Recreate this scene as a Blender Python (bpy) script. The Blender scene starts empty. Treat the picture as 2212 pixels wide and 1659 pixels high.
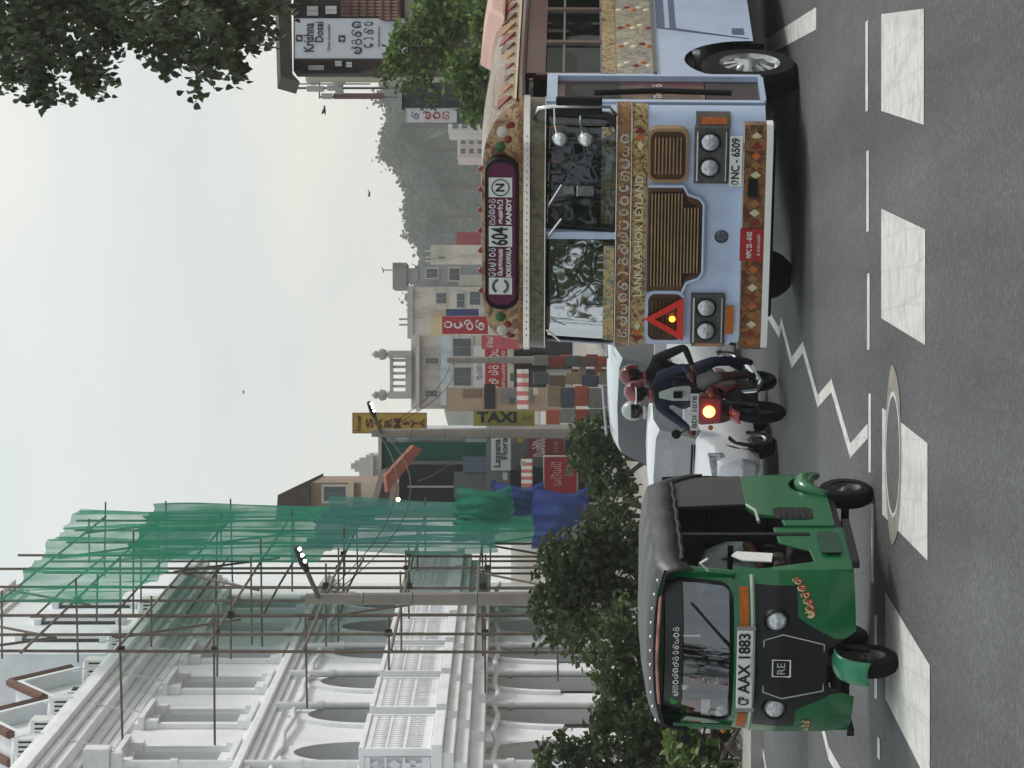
import bpy, bmesh, math, random
from mathutils import Vector, Matrix
R = math.radians
rnd = random.Random(7)
sc = bpy.context.scene
col = sc.collection

# ---------------------------------------------------------------- camera, sky, sun, exposure
FPX, HOR, CAMZ = 7373.0, 1090.0, 2.7          # focal length and horizon in the 2212 px wide measuring frame
cd = bpy.data.cameras.new('camera')
cam = bpy.data.objects.new('camera', cd); col.objects.link(cam)
cd.sensor_fit = 'HORIZONTAL'; cd.sensor_width = 36.0
cd.lens = 36.0 * FPX / 2212.0
cd.clip_start = 0.5; cd.clip_end = 6000
pitch = (1106 - HOR) / FPX                    # looks a hair downwards; the phone is held on its side
fwd = Vector((0, math.cos(pitch), -math.sin(pitch)))
rgt = Vector((1, 0, 0)); upv = rgt.cross(fwd)
cam.matrix_world = Matrix((( -upv.x, rgt.x, -fwd.x, 0), (-upv.y, rgt.y, -fwd.y, 0), (-upv.z, rgt.z, -fwd.z, CAMZ), (0, 0, 0, 1)))
sc.camera = cam

w = bpy.data.worlds.new('World'); sc.world = w; w.use_nodes = True
nt = w.node_tree; nt.nodes.clear()
SUN_EL, SUN_AZ = R(40), R(64)                # azimuth clockwise from +Y
sky = nt.nodes.new('ShaderNodeTexSky'); sky.sky_type = 'NISHITA'; sky.sun_disc = False
sky.sun_elevation = SUN_EL; sky.sun_rotation = SUN_AZ
sky.air_density = 1.3; sky.dust_density = 6.0; sky.ozone_density = 1.0
hs = nt.nodes.new('ShaderNodeHueSaturation'); hs.inputs['Saturation'].default_value = 0.5
tc = nt.nodes.new('ShaderNodeTexCoord')
mp = nt.nodes.new('ShaderNodeMapping'); mp.inputs['Scale'].default_value = (2.2, 2.2, 6.0)
nz = nt.nodes.new('ShaderNodeTexNoise'); nz.inputs['Scale'].default_value = 2.4; nz.inputs['Detail'].default_value = 5
rp = nt.nodes.new('ShaderNodeValToRGB')
rp.color_ramp.elements[0].position = 0.33; rp.color_ramp.elements[0].color = (7.0, 7.75, 8.1, 1)
rp.color_ramp.elements[1].position = 0.62; rp.color_ramp.elements[1].color = (9.0, 8.85, 8.4, 1)
sz = nt.nodes.new('ShaderNodeSeparateXYZ'); hr = nt.nodes.new('ShaderNodeValToRGB')      # creamier towards the horizon, bluer above
hr.color_ramp.elements[0].position = 0.02; hr.color_ramp.elements[0].color = (1.05, 1.0, .925, 1)
hr.color_ramp.elements[1].position = 0.2; hr.color_ramp.elements[1].color = (.94, 1.0, 1.03, 1)
hm_ = nt.nodes.new('ShaderNodeMix'); hm_.data_type = 'RGBA'; hm_.blend_type = 'MULTIPLY'; hm_.inputs[0].default_value = 1.0
mx = nt.nodes.new('ShaderNodeMix'); mx.data_type = 'RGBA'; mx.inputs[0].default_value = 0.88
bg = nt.nodes.new('ShaderNodeBackground'); bg.inputs['Strength'].default_value = 0.1
wo = nt.nodes.new('ShaderNodeOutputWorld')
L = nt.links.new
L(sky.outputs[0], hs.inputs['Color']); L(tc.outputs['Generated'], mp.inputs[0]); L(mp.outputs[0], nz.inputs['Vector'])
L(nz.outputs['Fac'], rp.inputs[0]); L(hs.outputs[0], mx.inputs[6]); L(tc.outputs['Generated'], sz.inputs[0]); L(sz.outputs['Z'], hr.inputs[0]); L(rp.outputs[0], hm_.inputs[6]); L(hr.outputs[0], hm_.inputs[7]); L(hm_.outputs[2], mx.inputs[7])
L(mx.outputs[2], bg.inputs[0]); L(bg.outputs[0], wo.inputs[0])

sl = bpy.data.lights.new('sun', 'SUN'); sl.energy = 1.5; sl.angle = R(14); sl.color = (1.0, 0.95, 0.88)
so = bpy.data.objects.new('sun', sl); col.objects.link(so)
sd = Vector((math.sin(SUN_AZ) * math.cos(SUN_EL), math.cos(SUN_AZ) * math.cos(SUN_EL), math.sin(SUN_EL)))
so.rotation_euler = sd.to_track_quat('Z', 'Y').to_euler(); so.location = (0, 0, 60)
sc.view_settings.view_transform = 'Standard'; sc.view_settings.look = 'None'
sc.view_settings.exposure = 0.12; sc.view_settings.gamma = 1.0
sc.render.engine = 'CYCLES'
sc.cycles.use_denoising = True
sc.cycles.max_bounces = 8; sc.cycles.transparent_max_bounces = 16; sc.cycles.volume_bounces = 2

# ---------------------------------------------------------------- helpers
def at(U, V, d):                               # a point seen at U, V (upright frame) standing d metres off
    return Vector(((U - 829.5) / FPX * d, d, CAMZ - (V - HOR) / FPX * d))
def gz(d):                                     # the street falls away gently behind the crossing
    if d < 25: return 0.0
    if d < 27: return -0.022 * (d - 25) ** 2 / 4
    if d < 46: return -0.022 * (d - 26)
    if d < 60: return -0.44 - 0.022 * ((d - 46) - (d - 46) ** 2 / 28)
    return -0.594
def gp(U, V):                                  # ground point seen at U, V
    d = 25.0
    for i in range(40):
        d = 0.5 * d + 0.5 * (CAMZ - gz(d)) * FPX / max(V - HOR, 3)
    return Vector(((U - 829.5) / FPX * d, d, gz(d)))
def c(r, g, b):
    f = lambda x: (x / 255 / 12.92) if x / 255 <= 0.04045 else ((x / 255 + 0.055) / 1.055) ** 2.4
    return (f(r), f(g), f(b), 1)

MATS = {}
def mat(name, color, rough=0.6, metal=0.0, var=0.12, scale=4.0, bump=0.0, bscale=40.0, dirt=None, dirt_amt=0.4, dscale=1.5,
        emit=None, estr=0.0, coat=0.0, spec=0.5, stretch=(1, 1, 1), trans=0.0, alpha=1.0, ior=1.45):
    if name in MATS: return MATS[name]
    m = bpy.data.materials.new(name); m.use_nodes = True; MATS[name] = m
    n = m.node_tree; p = n.nodes['Principled BSDF']; k = n.links.new
    p.inputs['Roughness'].default_value = rough; p.inputs['Metallic'].default_value = metal
    p.inputs['Specular IOR Level'].default_value = spec; p.inputs['IOR'].default_value = ior
    p.inputs['Coat Weight'].default_value = coat; p.inputs['Coat Roughness'].default_value = 0.08
    p.inputs['Transmission Weight'].default_value = trans; p.inputs['Alpha'].default_value = alpha
    t = n.nodes.new('ShaderNodeTexCoord'); mpn = n.nodes.new('ShaderNodeMapping'); mpn.inputs['Scale'].default_value = stretch
    k(t.outputs['Object'], mpn.inputs[0])
    out = None
    if var > 0:
        a = n.nodes.new('ShaderNodeTexNoise'); a.inputs['Scale'].default_value = scale; a.inputs['Detail'].default_value = 6
        k(mpn.outputs[0], a.inputs['Vector'])
        r = n.nodes.new('ShaderNodeMapRange'); r.inputs[1].default_value = 0.3; r.inputs[2].default_value = 0.7
        r.inputs[3].default_value = 1 - var; r.inputs[4].default_value = 1 + var
        k(a.outputs['Fac'], r.inputs[0])
        v = n.nodes.new('ShaderNodeVectorMath'); v.operation = 'SCALE'; v.inputs[0].default_value = color[:3]
        k(r.outputs[0], v.inputs['Scale']); out = v.outputs[0]
    if dirt:
        a = n.nodes.new('ShaderNodeTexNoise'); a.inputs['Scale'].default_value = dscale; a.inputs['Detail'].default_value = 9
        a.inputs['Roughness'].default_value = 0.65
        k(mpn.outputs[0], a.inputs['Vector'])
        r = n.nodes.new('ShaderNodeMapRange'); r.inputs[1].default_value = 0.48; r.inputs[2].default_value = 0.72
        r.inputs[3].default_value = 0; r.inputs[4].default_value = dirt_amt
        k(a.outputs['Fac'], r.inputs[0])
        x = n.nodes.new('ShaderNodeMix'); x.data_type = 'RGBA'; x.inputs[7].default_value = dirt
        k(r.outputs[0], x.inputs[0])
        if out: k(out, x.inputs[6])
        else: x.inputs[6].default_value = color
        out = x.outputs[2]
    if out: k(out, p.inputs['Base Color'])
    else: p.inputs['Base Color'].default_value = color
    if bump > 0:
        a = n.nodes.new('ShaderNodeTexNoise'); a.inputs['Scale'].default_value = bscale; a.inputs['Detail'].default_value = 4
        k(mpn.outputs[0], a.inputs['Vector'])
        b = n.nodes.new('ShaderNodeBump'); b.inputs['Strength'].default_value = bump; b.inputs['Distance'].default_value = 0.02
        k(a.outputs['Fac'], b.inputs['Height']); k(b.outputs[0], p.inputs['Normal'])
    if emit:
        p.inputs['Emission Color'].default_value = emit; p.inputs['Emission Strength'].default_value = estr
    return m

class MB:                                      # collects faces, builds one mesh object
    def __init__(s): s.v = []; s.f = []; s.m = []
    def face(s, pts, m=0):
        i = len(s.v); s.v += [tuple(p) for p in pts]; s.f.append(tuple(range(i, i + len(pts)))); s.m.append(m)
    def box(s, x0, x1, y0, y1, z0, z1, m=0, fn=None):
        P = [Vector(q) for q in ((x0,y0,z0),(x1,y0,z0),(x1,y1,z0),(x0,y1,z0),(x0,y0,z1),(x1,y0,z1),(x1,y1,z1),(x0,y1,z1))]
        if fn: P = [fn(*q) for q in P]
        i = len(s.v); s.v += [tuple(q) for q in P]
        for q in ((0,3,2,1),(4,5,6,7),(0,1,5,4),(1,2,6,5),(2,3,7,6),(3,0,4,7)):
            s.f.append(tuple(i + a for a in q)); s.m.append(m)
        return s
    def prism(s, poly, vec, m=0, m2=None):     # polygon extruded along vec
        vec = Vector(vec); i = len(s.v); n = len(poly)
        s.v += [tuple(p) for p in poly] + [tuple(Vector(p) + vec) for p in poly]
        s.f.append(tuple(range(i, i + n))[::-1]); s.m.append(m)
        s.f.append(tuple(range(i + n, i + 2 * n))); s.m.append(m)
        for k in range(n):
            q = (k + 1) % n
            s.f.append((i + k, i + q, i + n + q, i + n + k)); s.m.append(m if m2 is None else m2)
        return s
    def tube(s, pts, r, n=8, m=0, cap=True):
        pts = [Vector(p) for p in pts]
        rr = r if isinstance(r, (list, tuple)) else [r] * len(pts)
        rings = []; ref = None
        for k, p in enumerate(pts):
            a = pts[max(k - 1, 0)]; b = pts[min(k + 1, len(pts) - 1)]
            t = (b - a).normalized()
            if ref is None or abs(ref.dot(t)) > 0.97:
                ref = Vector((0, 0, 1)) if abs(t.z) < 0.9 else Vector((1, 0, 0))
            u = t.cross(ref).normalized(); v = t.cross(u); ref = -v if False else ref
            i = len(s.v)
            s.v += [tuple(p + rr[k] * (math.cos(2*math.pi*j/n) * u + math.sin(2*math.pi*j/n) * v)) for j in range(n)]
            rings.append(i)
        for a, b in zip(rings, rings[1:]):
            for j in range(n):
                q = (j + 1) % n
                s.f.append((a + j, a + q, b + q, b + j)); s.m.append(m)
        if cap:
            s.f.append(tuple(rings[0] + j for j in range(n))[::-1]); s.m.append(m)
            s.f.append(tuple(rings[-1] + j for j in range(n))); s.m.append(m)
        return s
    def lathe(s, prof, cen, axis, n=24, m=0, a0=0.0, a1=2 * math.pi):   # prof: (radius, along axis)
        cen = Vector(cen); ax = Vector(axis).normalized()
        u = ax.cross(Vector((0, 0, 1)) if abs(ax.z) < 0.9 else Vector((1, 0, 0))).normalized(); v = ax.cross(u)
        full = abs(a1 - a0 - 2 * math.pi) < 1e-6
        cnt = n if full else n + 1
        rings = []
        for r, h in prof:
            i = len(s.v)
            s.v += [tuple(cen + ax * h + r * (math.cos(a0 + (a1 - a0) * j / n) * u + math.sin(a0 + (a1 - a0) * j / n) * v)) for j in range(cnt)]
            rings.append(i)
        for k, (a, b) in enumerate(zip(rings, rings[1:])):
            for j in range(n):
                q = (j + 1) % cnt
                s.f.append((a + j, a + q, b + q, b + j)); s.m.append(m[k] if isinstance(m, (list, tuple)) else m)
        return s
    def grid(s, fn, nu, nv, m=0):              # fn(u, v) with u, v in 0..1
        i = len(s.v)
        for a in range(nu + 1):
            for b in range(nv + 1): s.v.append(tuple(fn(a / nu, b / nv)))
        for a in range(nu):
            for b in range(nv):
                p = i + a * (nv + 1) + b
                s.f.append((p, p + nv + 1, p + nv + 2, p + 1)); s.m.append(m(a / nu, b / nv) if callable(m) else m)
        return s
    def mesh(s, name, mats, smooth=False):
        me = bpy.data.meshes.new(name); me.from_pydata(s.v, [], s.f)
        for mm in (mats if isinstance(mats, (list, tuple)) else [mats]): me.materials.append(mm)
        me.polygons.foreach_set('material_index', s.m)
        if smooth: me.polygons.foreach_set('use_smooth', [True] * len(s.f))
        me.update(); return me
    def build(s, name, mats, parent=None, smooth=False, bevel=0.0, fix=True, loc=None, auto=None, subsurf=0):
        me = s.mesh(name, mats, smooth)
        if fix:
            bm = bmesh.new(); bm.from_mesh(me)
            if smooth: bmesh.ops.remove_doubles(bm, verts=bm.verts, dist=1e-4)
            bmesh.ops.recalc_face_normals(bm, faces=bm.faces); bm.to_mesh(me); bm.free()
        if auto is not None: me.set_sharp_from_angle(angle=R(auto))
        o = bpy.data.objects.new(name, me); col.objects.link(o)
        if parent: o.parent = parent
        if loc is not None: o.location = loc
        if subsurf:
            q = o.modifiers.new('s', 'SUBSURF'); q.levels = q.render_levels = subsurf
        if bevel:
            b = o.modifiers.new('b', 'BEVEL'); b.width = bevel; b.segments = 2; b.limit_method = 'ANGLE'; b.angle_limit = R(40)
        return o

def tag(o, label=None, cat=None, group=None, kind=None):
    if label: o['label'] = label
    if cat: o['category'] = cat
    if group: o['group'] = group
    if kind: o['kind'] = kind
    return o
def empty(name, loc=(0, 0, 0), rz=0.0, label=None, cat=None, group=None, rx=0.0):
    o = bpy.data.objects.new(name, None); col.objects.link(o)
    o.empty_display_size = 0.2; o.location = loc; o.rotation_euler = (rx, 0, rz)
    return tag(o, label, cat, group)
def dup(o, parent, loc=None, rot=None, scale=None):
    q = o.copy(); col.objects.link(q); q.parent = parent
    if loc is not None: q.location = loc
    if rot is not None: q.rotation_euler = rot
    if scale is not None: q.scale = scale
    return q
def text(name, s, size, m, parent, origin, ux, uz, align='CENTER', width=None, height=None, ext=0.002, bold=0.0, spacing=1.0):
    """Flat lettering: origin = centre of the line, ux = reading direction, uz = up."""
    cu = bpy.data.curves.new(name, 'FONT'); cu.body = s; cu.size = size; cu.align_x = align; cu.align_y = 'CENTER'
    cu.extrude = ext; cu.offset = bold; cu.resolution_u = 3; cu.space_character = spacing
    cu.materials.append(m)
    o = bpy.data.objects.new(name, cu); col.objects.link(o)
    ux = Vector(ux).normalized(); uz = Vector(uz).normalized(); nn = ux.cross(uz)
    sx = sz = 1.0
    if width or height:
        bpy.context.view_layer.update()
        if width and o.dimensions.x > 1e-6: sx = width / o.dimensions.x
        if height and o.dimensions.y > 1e-6: sz = height / o.dimensions.y
        if width and not height: sz = sx
        if height and not width: sx = sz
    M = Matrix(((ux.x*sx, uz.x*sz, nn.x, origin[0]), (ux.y*sx, uz.y*sz, nn.y, origin[1]), (ux.z*sx, uz.z*sz, nn.z, origin[2]), (0, 0, 0, 1)))
    bpy.context.view_layer.update()
    me = bpy.data.meshes.new_from_object(o.evaluated_get(bpy.context.evaluated_depsgraph_get()))
    bpy.data.objects.remove(o); bpy.data.curves.remove(cu)
    o = bpy.data.objects.new(name, me); col.objects.link(o)
    if parent: o.parent = parent
    o.matrix_local = M; o['kind'] = 'stuff'
    return o
# hand-drawn strokes for the rounded Sinhala letters (unit cell 0..1), arcs as (cx, cy, rx, ry, from, to)
SG = {
 'ma': [(.3,.3,.26,.28,60,400),(.72,.42,.24,.42,-90,150),(.3,.7,.2,.2,20,230)],
 'ha': [(.35,.35,.3,.33,100,430),(.7,.55,.26,.42,-100,120)],
 'na': [(.5,.45,.42,.45,-60,250),(.42,.3,.18,.18,0,360)],
 'va': [(.5,.42,.42,.42,40,400),(.4,.72,.2,.2,0,250)],
 'ra': [(.5,.3,.38,.3,0,360),(.5,.78,.26,.18,-40,200)],
 'ka': [(.5,.4,.45,.4,120,420),(.42,.4,.16,.18,0,360),(.8,.7,.2,.26,-90,120)],
 'ba': [(.5,.4,.42,.4,150,390),(.5,.78,.4,.18,0,180)],
 'sa': [(.4,.32,.35,.32,60,420),(.6,.75,.35,.2,-30,200),(.5,.32,.12,.14,0,360)],
 'da': [(.55,.55,.35,.42,60,330),(.45,.18,.3,.18,90,-120)],
 'ta': [(.4,.35,.35,.35,0,360),(.7,.6,.28,.35,-90,130)],
 'ya': [(.32,.35,.28,.32,90,400),(.74,.4,.24,.38,180,400)],
 'e':  [(.55,.5,.3,.45,100,400),(.5,.95,.2,.16,180,400)],
 'aa': [(.35,.5,.3,.5,-90,90)],
}
def sinhala(name, letters, m, parent, origin, ux, uz, width, height, sw=0.12, ext=0.004):
    ux = Vector(ux).normalized(); uz = Vector(uz).normalized(); nn = ux.cross(uz); origin = Vector(origin)
    b = MB(); k = len(letters); cw = width / k
    for i, g in enumerate(letters):
        for (cx, cy, rx, ry, a0, a1) in SG[g]:
            n = 10; P = []
            for j in range(n + 1):
                a = R(a0 + (a1 - a0) * j / n)
                for q in (1 - sw, 1 + sw):
                    x = (cx + rx * 0.86 * q * math.cos(a) - 0.5) * 0.92; y = (cy + ry * 0.9 * q * math.sin(a) - 0.5) * 0.95
                    P.append(origin + ux * (-width / 2 + cw * (i + 0.5) + x * cw) + uz * (y * height) + nn * ext)
            for j in range(n): b.face((P[2*j], P[2*j+1], P[2*j+3], P[2*j+2]))
    o = b.build(name, m, parent, fix=False); o['kind'] = 'stuff'; return o
def rrect(x0, x1, z0, z1, r, n=5, r2=None):     # rounded rectangle in x, z; r2 = radius of the upper corners
    r2 = r if r2 is None else r2; P = []
    for cx, cz, rr, a in ((x1 - r, z0 + r, r, -90), (x1 - r2, z1 - r2, r2, 0), (x0 + r2, z1 - r2, r2, 90), (x0 + r, z0 + r, r, 180)):
        if rr < 1e-5: P.append((cx, cz)); continue
        for k in range(n + 1): P.append((cx + rr * math.cos(R(a + 90 * k / n)), cz + rr * math.sin(R(a + 90 * k / n))))
    return P
def noisev(x, y, s=1.0):                        # cheap smooth pseudo noise
    return math.sin(x * 1.7 * s + 1.3 * math.sin(y * 1.1 * s)) * 0.5 + math.sin(y * 2.3 * s + 1.7 * math.sin(x * 0.9 * s + 2)) * 0.5
# ---------------------------------------------------------------- ground, road, markings
M_asph = mat('asphalt', (0.118, 0.117, 0.118, 1), 0.85, var=0.0)
def _asph(m):
    n = m.node_tree; k = n.links.new; p = n.nodes['Principled BSDF']
    t = n.nodes.new('ShaderNodeTexCoord')
    def noise(s, d=4):
        a = n.nodes.new('ShaderNodeTexNoise'); a.inputs['Scale'].default_value = s; a.inputs['Detail'].default_value = d
        k(t.outputs['Object'], a.inputs['Vector']); return a.outputs['Fac']
    def rng(o, a, b, x, y):
        r = n.nodes.new('ShaderNodeMapRange'); r.inputs[1].default_value = a; r.inputs[2].default_value = b
        r.inputs[3].default_value = x; r.inputs[4].default_value = y; k(o, r.inputs[0]); return r.outputs[0]
    def mul(a, b):
        q = n.nodes.new('ShaderNodeMath'); q.operation = 'MULTIPLY'; k(a, q.inputs[0]); k(b, q.inputs[1]); return q.outputs[0]
    vo = n.nodes.new('ShaderNodeTexVoronoi'); vo.inputs['Scale'].default_value = 42; k(t.outputs['Object'], vo.inputs['Vector'])
    sp = n.nodes.new('ShaderNodeSeparateColor'); k(vo.outputs['Color'], sp.inputs[0])
    st = n.nodes.new('ShaderNodeMapping'); st.inputs['Scale'].default_value = (1.6, .12, 1); st.inputs['Rotation'].default_value = (0, 0, .2); k(t.outputs['Object'], st.inputs[0]); sn = n.nodes.new('ShaderNodeTexNoise'); sn.inputs['Scale'].default_value = 1.0; sn.inputs['Detail'].default_value = 6; k(st.outputs[0], sn.inputs['Vector'])
    f = mul(mul(mul(rng(sn.outputs['Fac'], .35, .65, .74, 1.1), rng(noise(0.35), .3, .7, .86, 1.12)), rng(noise(22, 3), .3, .75, .82, 1.2)), rng(sp.outputs[0], .6, 1.0, .95, 1.5))
    v = n.nodes.new('ShaderNodeVectorMath'); v.operation = 'SCALE'; v.inputs[0].default_value = (0.092, 0.092, 0.093)
    k(f, v.inputs['Scale']); k(v.outputs[0], p.inputs['Base Color'])
    b = n.nodes.new('ShaderNodeBump'); b.inputs['Strength'].default_value = 0.5; b.inputs['Distance'].default_value = 0.01
    k(noise(60, 2), b.inputs['Height']); k(b.outputs[0], p.inputs['Normal'])
_asph(M_asph)
M_ground = mat('packed_earth', c(120, 112, 98), 0.95, var=0.2, scale=0.6)
M_paint = mat('road_paint', (0.62, 0.61, 0.57, 1), 0.7, var=0.10, scale=9, dirt=(0.28, 0.27, 0.25, 1), dirt_amt=0.55, dscale=3.5, bump=0.15)
def _paint(m):
    n = m.node_tree; k = n.links.new; p = n.nodes['Principled BSDF']; src = p.inputs['Base Color'].links[0].from_socket
    t = n.nodes.new('ShaderNodeTexCoord'); mpn = n.nodes.new('ShaderNodeMapping'); mpn.inputs['Scale'].default_value = (4.5, .16, 1); mpn.inputs['Rotation'].default_value = (0, 0, .12)
    v = n.nodes.new('ShaderNodeTexVoronoi'); v.feature = 'DISTANCE_TO_EDGE'; v.inputs['Scale'].default_value = 1.0; v.inputs['Randomness'].default_value = .75
    k(t.outputs['Object'], mpn.inputs[0]); k(mpn.outputs[0], v.inputs['Vector'])
    r = n.nodes.new('ShaderNodeMapRange'); r.inputs[1].default_value = .012; r.inputs[2].default_value = .05; r.inputs[3].default_value = .13; r.inputs[4].default_value = 0
    k(v.outputs['Distance'], r.inputs[0]); x = n.nodes.new('ShaderNodeMix'); x.data_type = 'RGBA'; x.inputs[7].default_value = (.12, .12, .12, 1)
    k(r.outputs[0], x.inputs[0]); k(src, x.inputs[6])
    z = n.nodes.new('ShaderNodeTexNoise'); z.inputs['Scale'].default_value = 55; z.inputs['Detail'].default_value = 3; k(t.outputs['Object'], z.inputs['Vector'])
    r2 = n.nodes.new('ShaderNodeMapRange'); r2.inputs[1].default_value = .62; r2.inputs[2].default_value = .72; r2.inputs[3].default_value = 0; r2.inputs[4].default_value = .55; k(z.outputs['Fac'], r2.inputs[0])
    y = n.nodes.new('ShaderNodeMix'); y.data_type = 'RGBA'; y.inputs[7].default_value = (.16, .16, .16, 1); k(r2.outputs[0], y.inputs[0]); k(x.outputs[2], y.inputs[6]); k(y.outputs[2], p.inputs['Base Color'])
_paint(M_paint)
M_pave = mat('pavement', c(150, 146, 138), 0.9, var=0.15, scale=2)
M_kerb = mat('kerb_concrete', c(158, 155, 150), 0.9, var=0.2, scale=3, dirt=(0.1, 0.1, 0.1, 1))

YS = [-40, 0, 15, 25] + [25 + 0.25 * i for i in range(1, 9)] + [28, 30, 34, 38, 42, 46] + [48 + 2 * i for i in range(7)] + [80, 120, 200, 330]
def sheet(name, m, x0, x1, ys, dz, parent=None):
    b = MB()
    for a, e in zip(ys, ys[1:]):
        b.face(((x0, a, gz(a) + dz), (x1, a, gz(a) + dz), (x1, e, gz(e) + dz), (x0, e, gz(e) + dz)))
    return b.build(name, m, parent)
tag(sheet('ground', M_ground, -700, 700, [-80] + YS + [600, 1760], -0.02), kind='structure')
road = tag(sheet('road', M_asph, -60, 70, YS, 0.0), kind='structure')

def patch(name, pts, m, dz, parent, sub=1):
    b = MB(); b.face([(p.x, p.y, gz(p.y) + dz) for p in pts]); return b.build(name, m, parent)
# zebra bars of the crossing (far edge, near edge) in the measuring frame
bars = [((1420, 1905), (1629, 1905), (1641, 1997), (1390, 1997)), ((972, 1905), (1209, 1905), (1164, 2000), (914, 2000)),
        ((548, 1907), (779, 1907), (702, 2005), (448, 2005)), ((150, 1914), (380, 1914), (222, 2010), (-40, 2010)),
        ((-250, 1918), (-30, 1918), (-260, 2012), (-520, 2012)), ((1850, 1903), (2060, 1903), (2110, 1995), (1860, 1995))]
for q in bars: patch('crossing_bar', [gp(*p) for p in q][::-1], M_paint, 0.004, road)
# dashed edge line of the crossing
for u0, u1, v in ((1419, 1614, 1873.5), (1159, 1334, 1875.5), (904, 1069, 1877), (639, 809, 1880), (400, 570, 1886), (150, 330, 1893), (20, 66, 1899), (-180, -20, 1904), (1690, 1860, 1872)):
    a, e = gp(u0, v), gp(u1, v); o = Vector((0, 0.09, 0))
    patch('dash', [a - o, e - o, e + o, a + o], M_paint, 0.004, road)
def zz(x, y): return gp((2024 - 1.22 * y) / 1.823, (2900 + 1.22 * x) / 1.823)
def strip(name, pts, wd, parent):
    b = MB()
    for a, e in zip(pts, pts[1:]):
        t = (e - a); t.z = 0; t.normalize(); n_ = Vector((t.y, -t.x, 0)) * wd / 2
        a2, e2 = a - t * wd * 0.35, e + t * wd * 0.35
        b.face([(p.x, p.y, gz(p.y) + 0.004) for p in (a2 - n_, e2 - n_, e2 + n_, a2 + n_)])
    return b.build(name, M_paint, parent)
zig = [zz(60, 150), zz(104, 195), zz(140, 255), zz(146, 218), zz(180, 350), zz(216, 300), zz(264, 475), zz(308, 424), zz(369, 634), zz(424, 572)]
for a, e in zip(zig, zig[1:]):
    strip('zigzag_line', [a + Vector((0, 0, 0)), e], 0.11, road)
zig2 = [zz(262, 1455), zz(299, 1610), zz(338, 1680), zz(380, 1860)]
for a, e in zip(zig2, zig2[1:]): strip('zigzag_line', [a, e], 0.11, road)
for a, e in zip([gp(95, 1643), gp(40, 1647), gp(20, 1652), gp(-40, 1660)], [gp(40, 1647), gp(20, 1652), gp(-40, 1660), gp(-120, 1680)]): strip('zigzag_line', [a, e], 0.11, road)
strip('edge_line', [gp(1556, 1655), gp(1612, 1750), gp(1700, 1900)], 0.2, road)
# manhole cover sitting in a lighter ring of mortar
mh = gp(677, 1931)
M_cover = mat('manhole_dark', c(92, 92, 92), 0.8, var=0.25, scale=14, bump=0.5, bscale=30)
M_mortar = mat('mortar', c(140, 134, 126), 0.9, var=0.2, scale=8)
b = MB(); b.lathe([(0.0, 0.009), (0.40, 0.009), (0.415, 0.006)], (mh.x, mh.y, 0), (0, 0, 1), 40); mc = b.build('manhole_cover', M_cover)
tag(mc, 'round grey manhole cover cutting into a white crossing bar', 'manhole cover')
b = MB(); P = [(mh.x + 0.62 * math.cos(a) * (1 + 0.03 * math.sin(5 * a)), mh.y + 0.49 * math.sin(a), 0.0055) for a in [2 * math.pi * i / 40 for i in range(40)]]
b.face(P); b.build('mortar_ring', M_mortar, mc)
b = MB(); b.lathe([(0.405, 0.0075), (0.425, 0.0105), (0.44, 0.0075)], (mh.x, mh.y, 0), (0, 0, 1), 40); b.build('cover_rim', M_paint, mc)
# pavements with real kerbs
def pavement(name, poly, h=0.14):
    b = MB(); n = len(poly); top = [(x, y, gz(y) + h) for x, y in poly]; bot = [(x, y, gz(y) - 0.05) for x, y in poly]
    b.face(top, 0)
    for i in range(n):
        j = (i + 1) % n; b.face((bot[i], bot[j], top[j], top[i]), 1)
    return tag(b.build(name, [M_pave, M_kerb]), kind='structure')
def curve_road(d): return -3.35 + 0.062 * (d - 41)
lp = [(-60, 39.6), (-4.1, 39.6), (-3.6, 39.9), (-3.35, 40.6)] + [(curve_road(d), d) for d in (42, 44, 46, 50, 54, 58, 60, 80, 120, 200, 300)] + [(-60, 300)]
pavement('pavement_left', lp)
rp_ = [(5.6, -30), (5.6, 26), (5.7, 34), (6.4, 46), (7.6, 60), (10.5, 100), (17, 200), (24, 300), (70, 300), (70, -30)]
pavement('pavement_right', rp_)
b = MB()
for i in range(8):
    x = -4.3 - i * 0.9; b.box(x - 0.43, x + 0.43, 39.58 - 0.14, 39.58, gz(39.5) + 0.0, gz(39.5) + 0.165, i % 2)
M_redk = mat('red_kerb_paint', c(150, 60, 50), 0.8, var=0.25, scale=6)

# ---------------------------------------------------------------- white colonial building along the left
T = Vector((0.0549, 1, 0)).normalized(); N = Vector((T.y, -T.x, 0)); O0 = Vector((-8.1, 72.0, 0))
def fp(s, n, z): return O0 + T * s + N * n + Vector((0, 0, z))
M_white = mat('white_plaster', (0.86, 0.87, 0.90, 1), 0.75, var=0.03, scale=0.6, dirt=(0.5, 0.5, 0.5, 1), dirt_amt=0.22, dscale=0.8, stretch=(1, 1, .35))
M_white2 = mat('white_trim', (0.84, 0.845, 0.87, 1), 0.7, var=0.04, scale=1.5, dirt=(0.45, 0.45, 0.44, 1), dirt_amt=0.3, dscale=1.2)
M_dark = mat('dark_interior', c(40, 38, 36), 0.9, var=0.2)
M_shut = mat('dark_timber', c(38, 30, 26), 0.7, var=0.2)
M_glass = mat('window_glass', c(22, 26, 28), 0.06, var=0.0, spec=0.8)
M_pipe = mat('white_pipe', (0.76, 0.77, 0.78, 1), 0.5, var=0.08)
bld = empty('colonial_building', fp(0, 0, gz(75)), 0, 'long white colonial building with arches, balconies and heavy cornice behind the roadside trees', 'building')
bld.location = (0, 0, 0)
S0, S1, BAY, NB = -8.6, 34.6, 5.4, 8
ZG, Z1, Z2, Z3 = -0.6, 4.05, 8.2, 12.0
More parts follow.
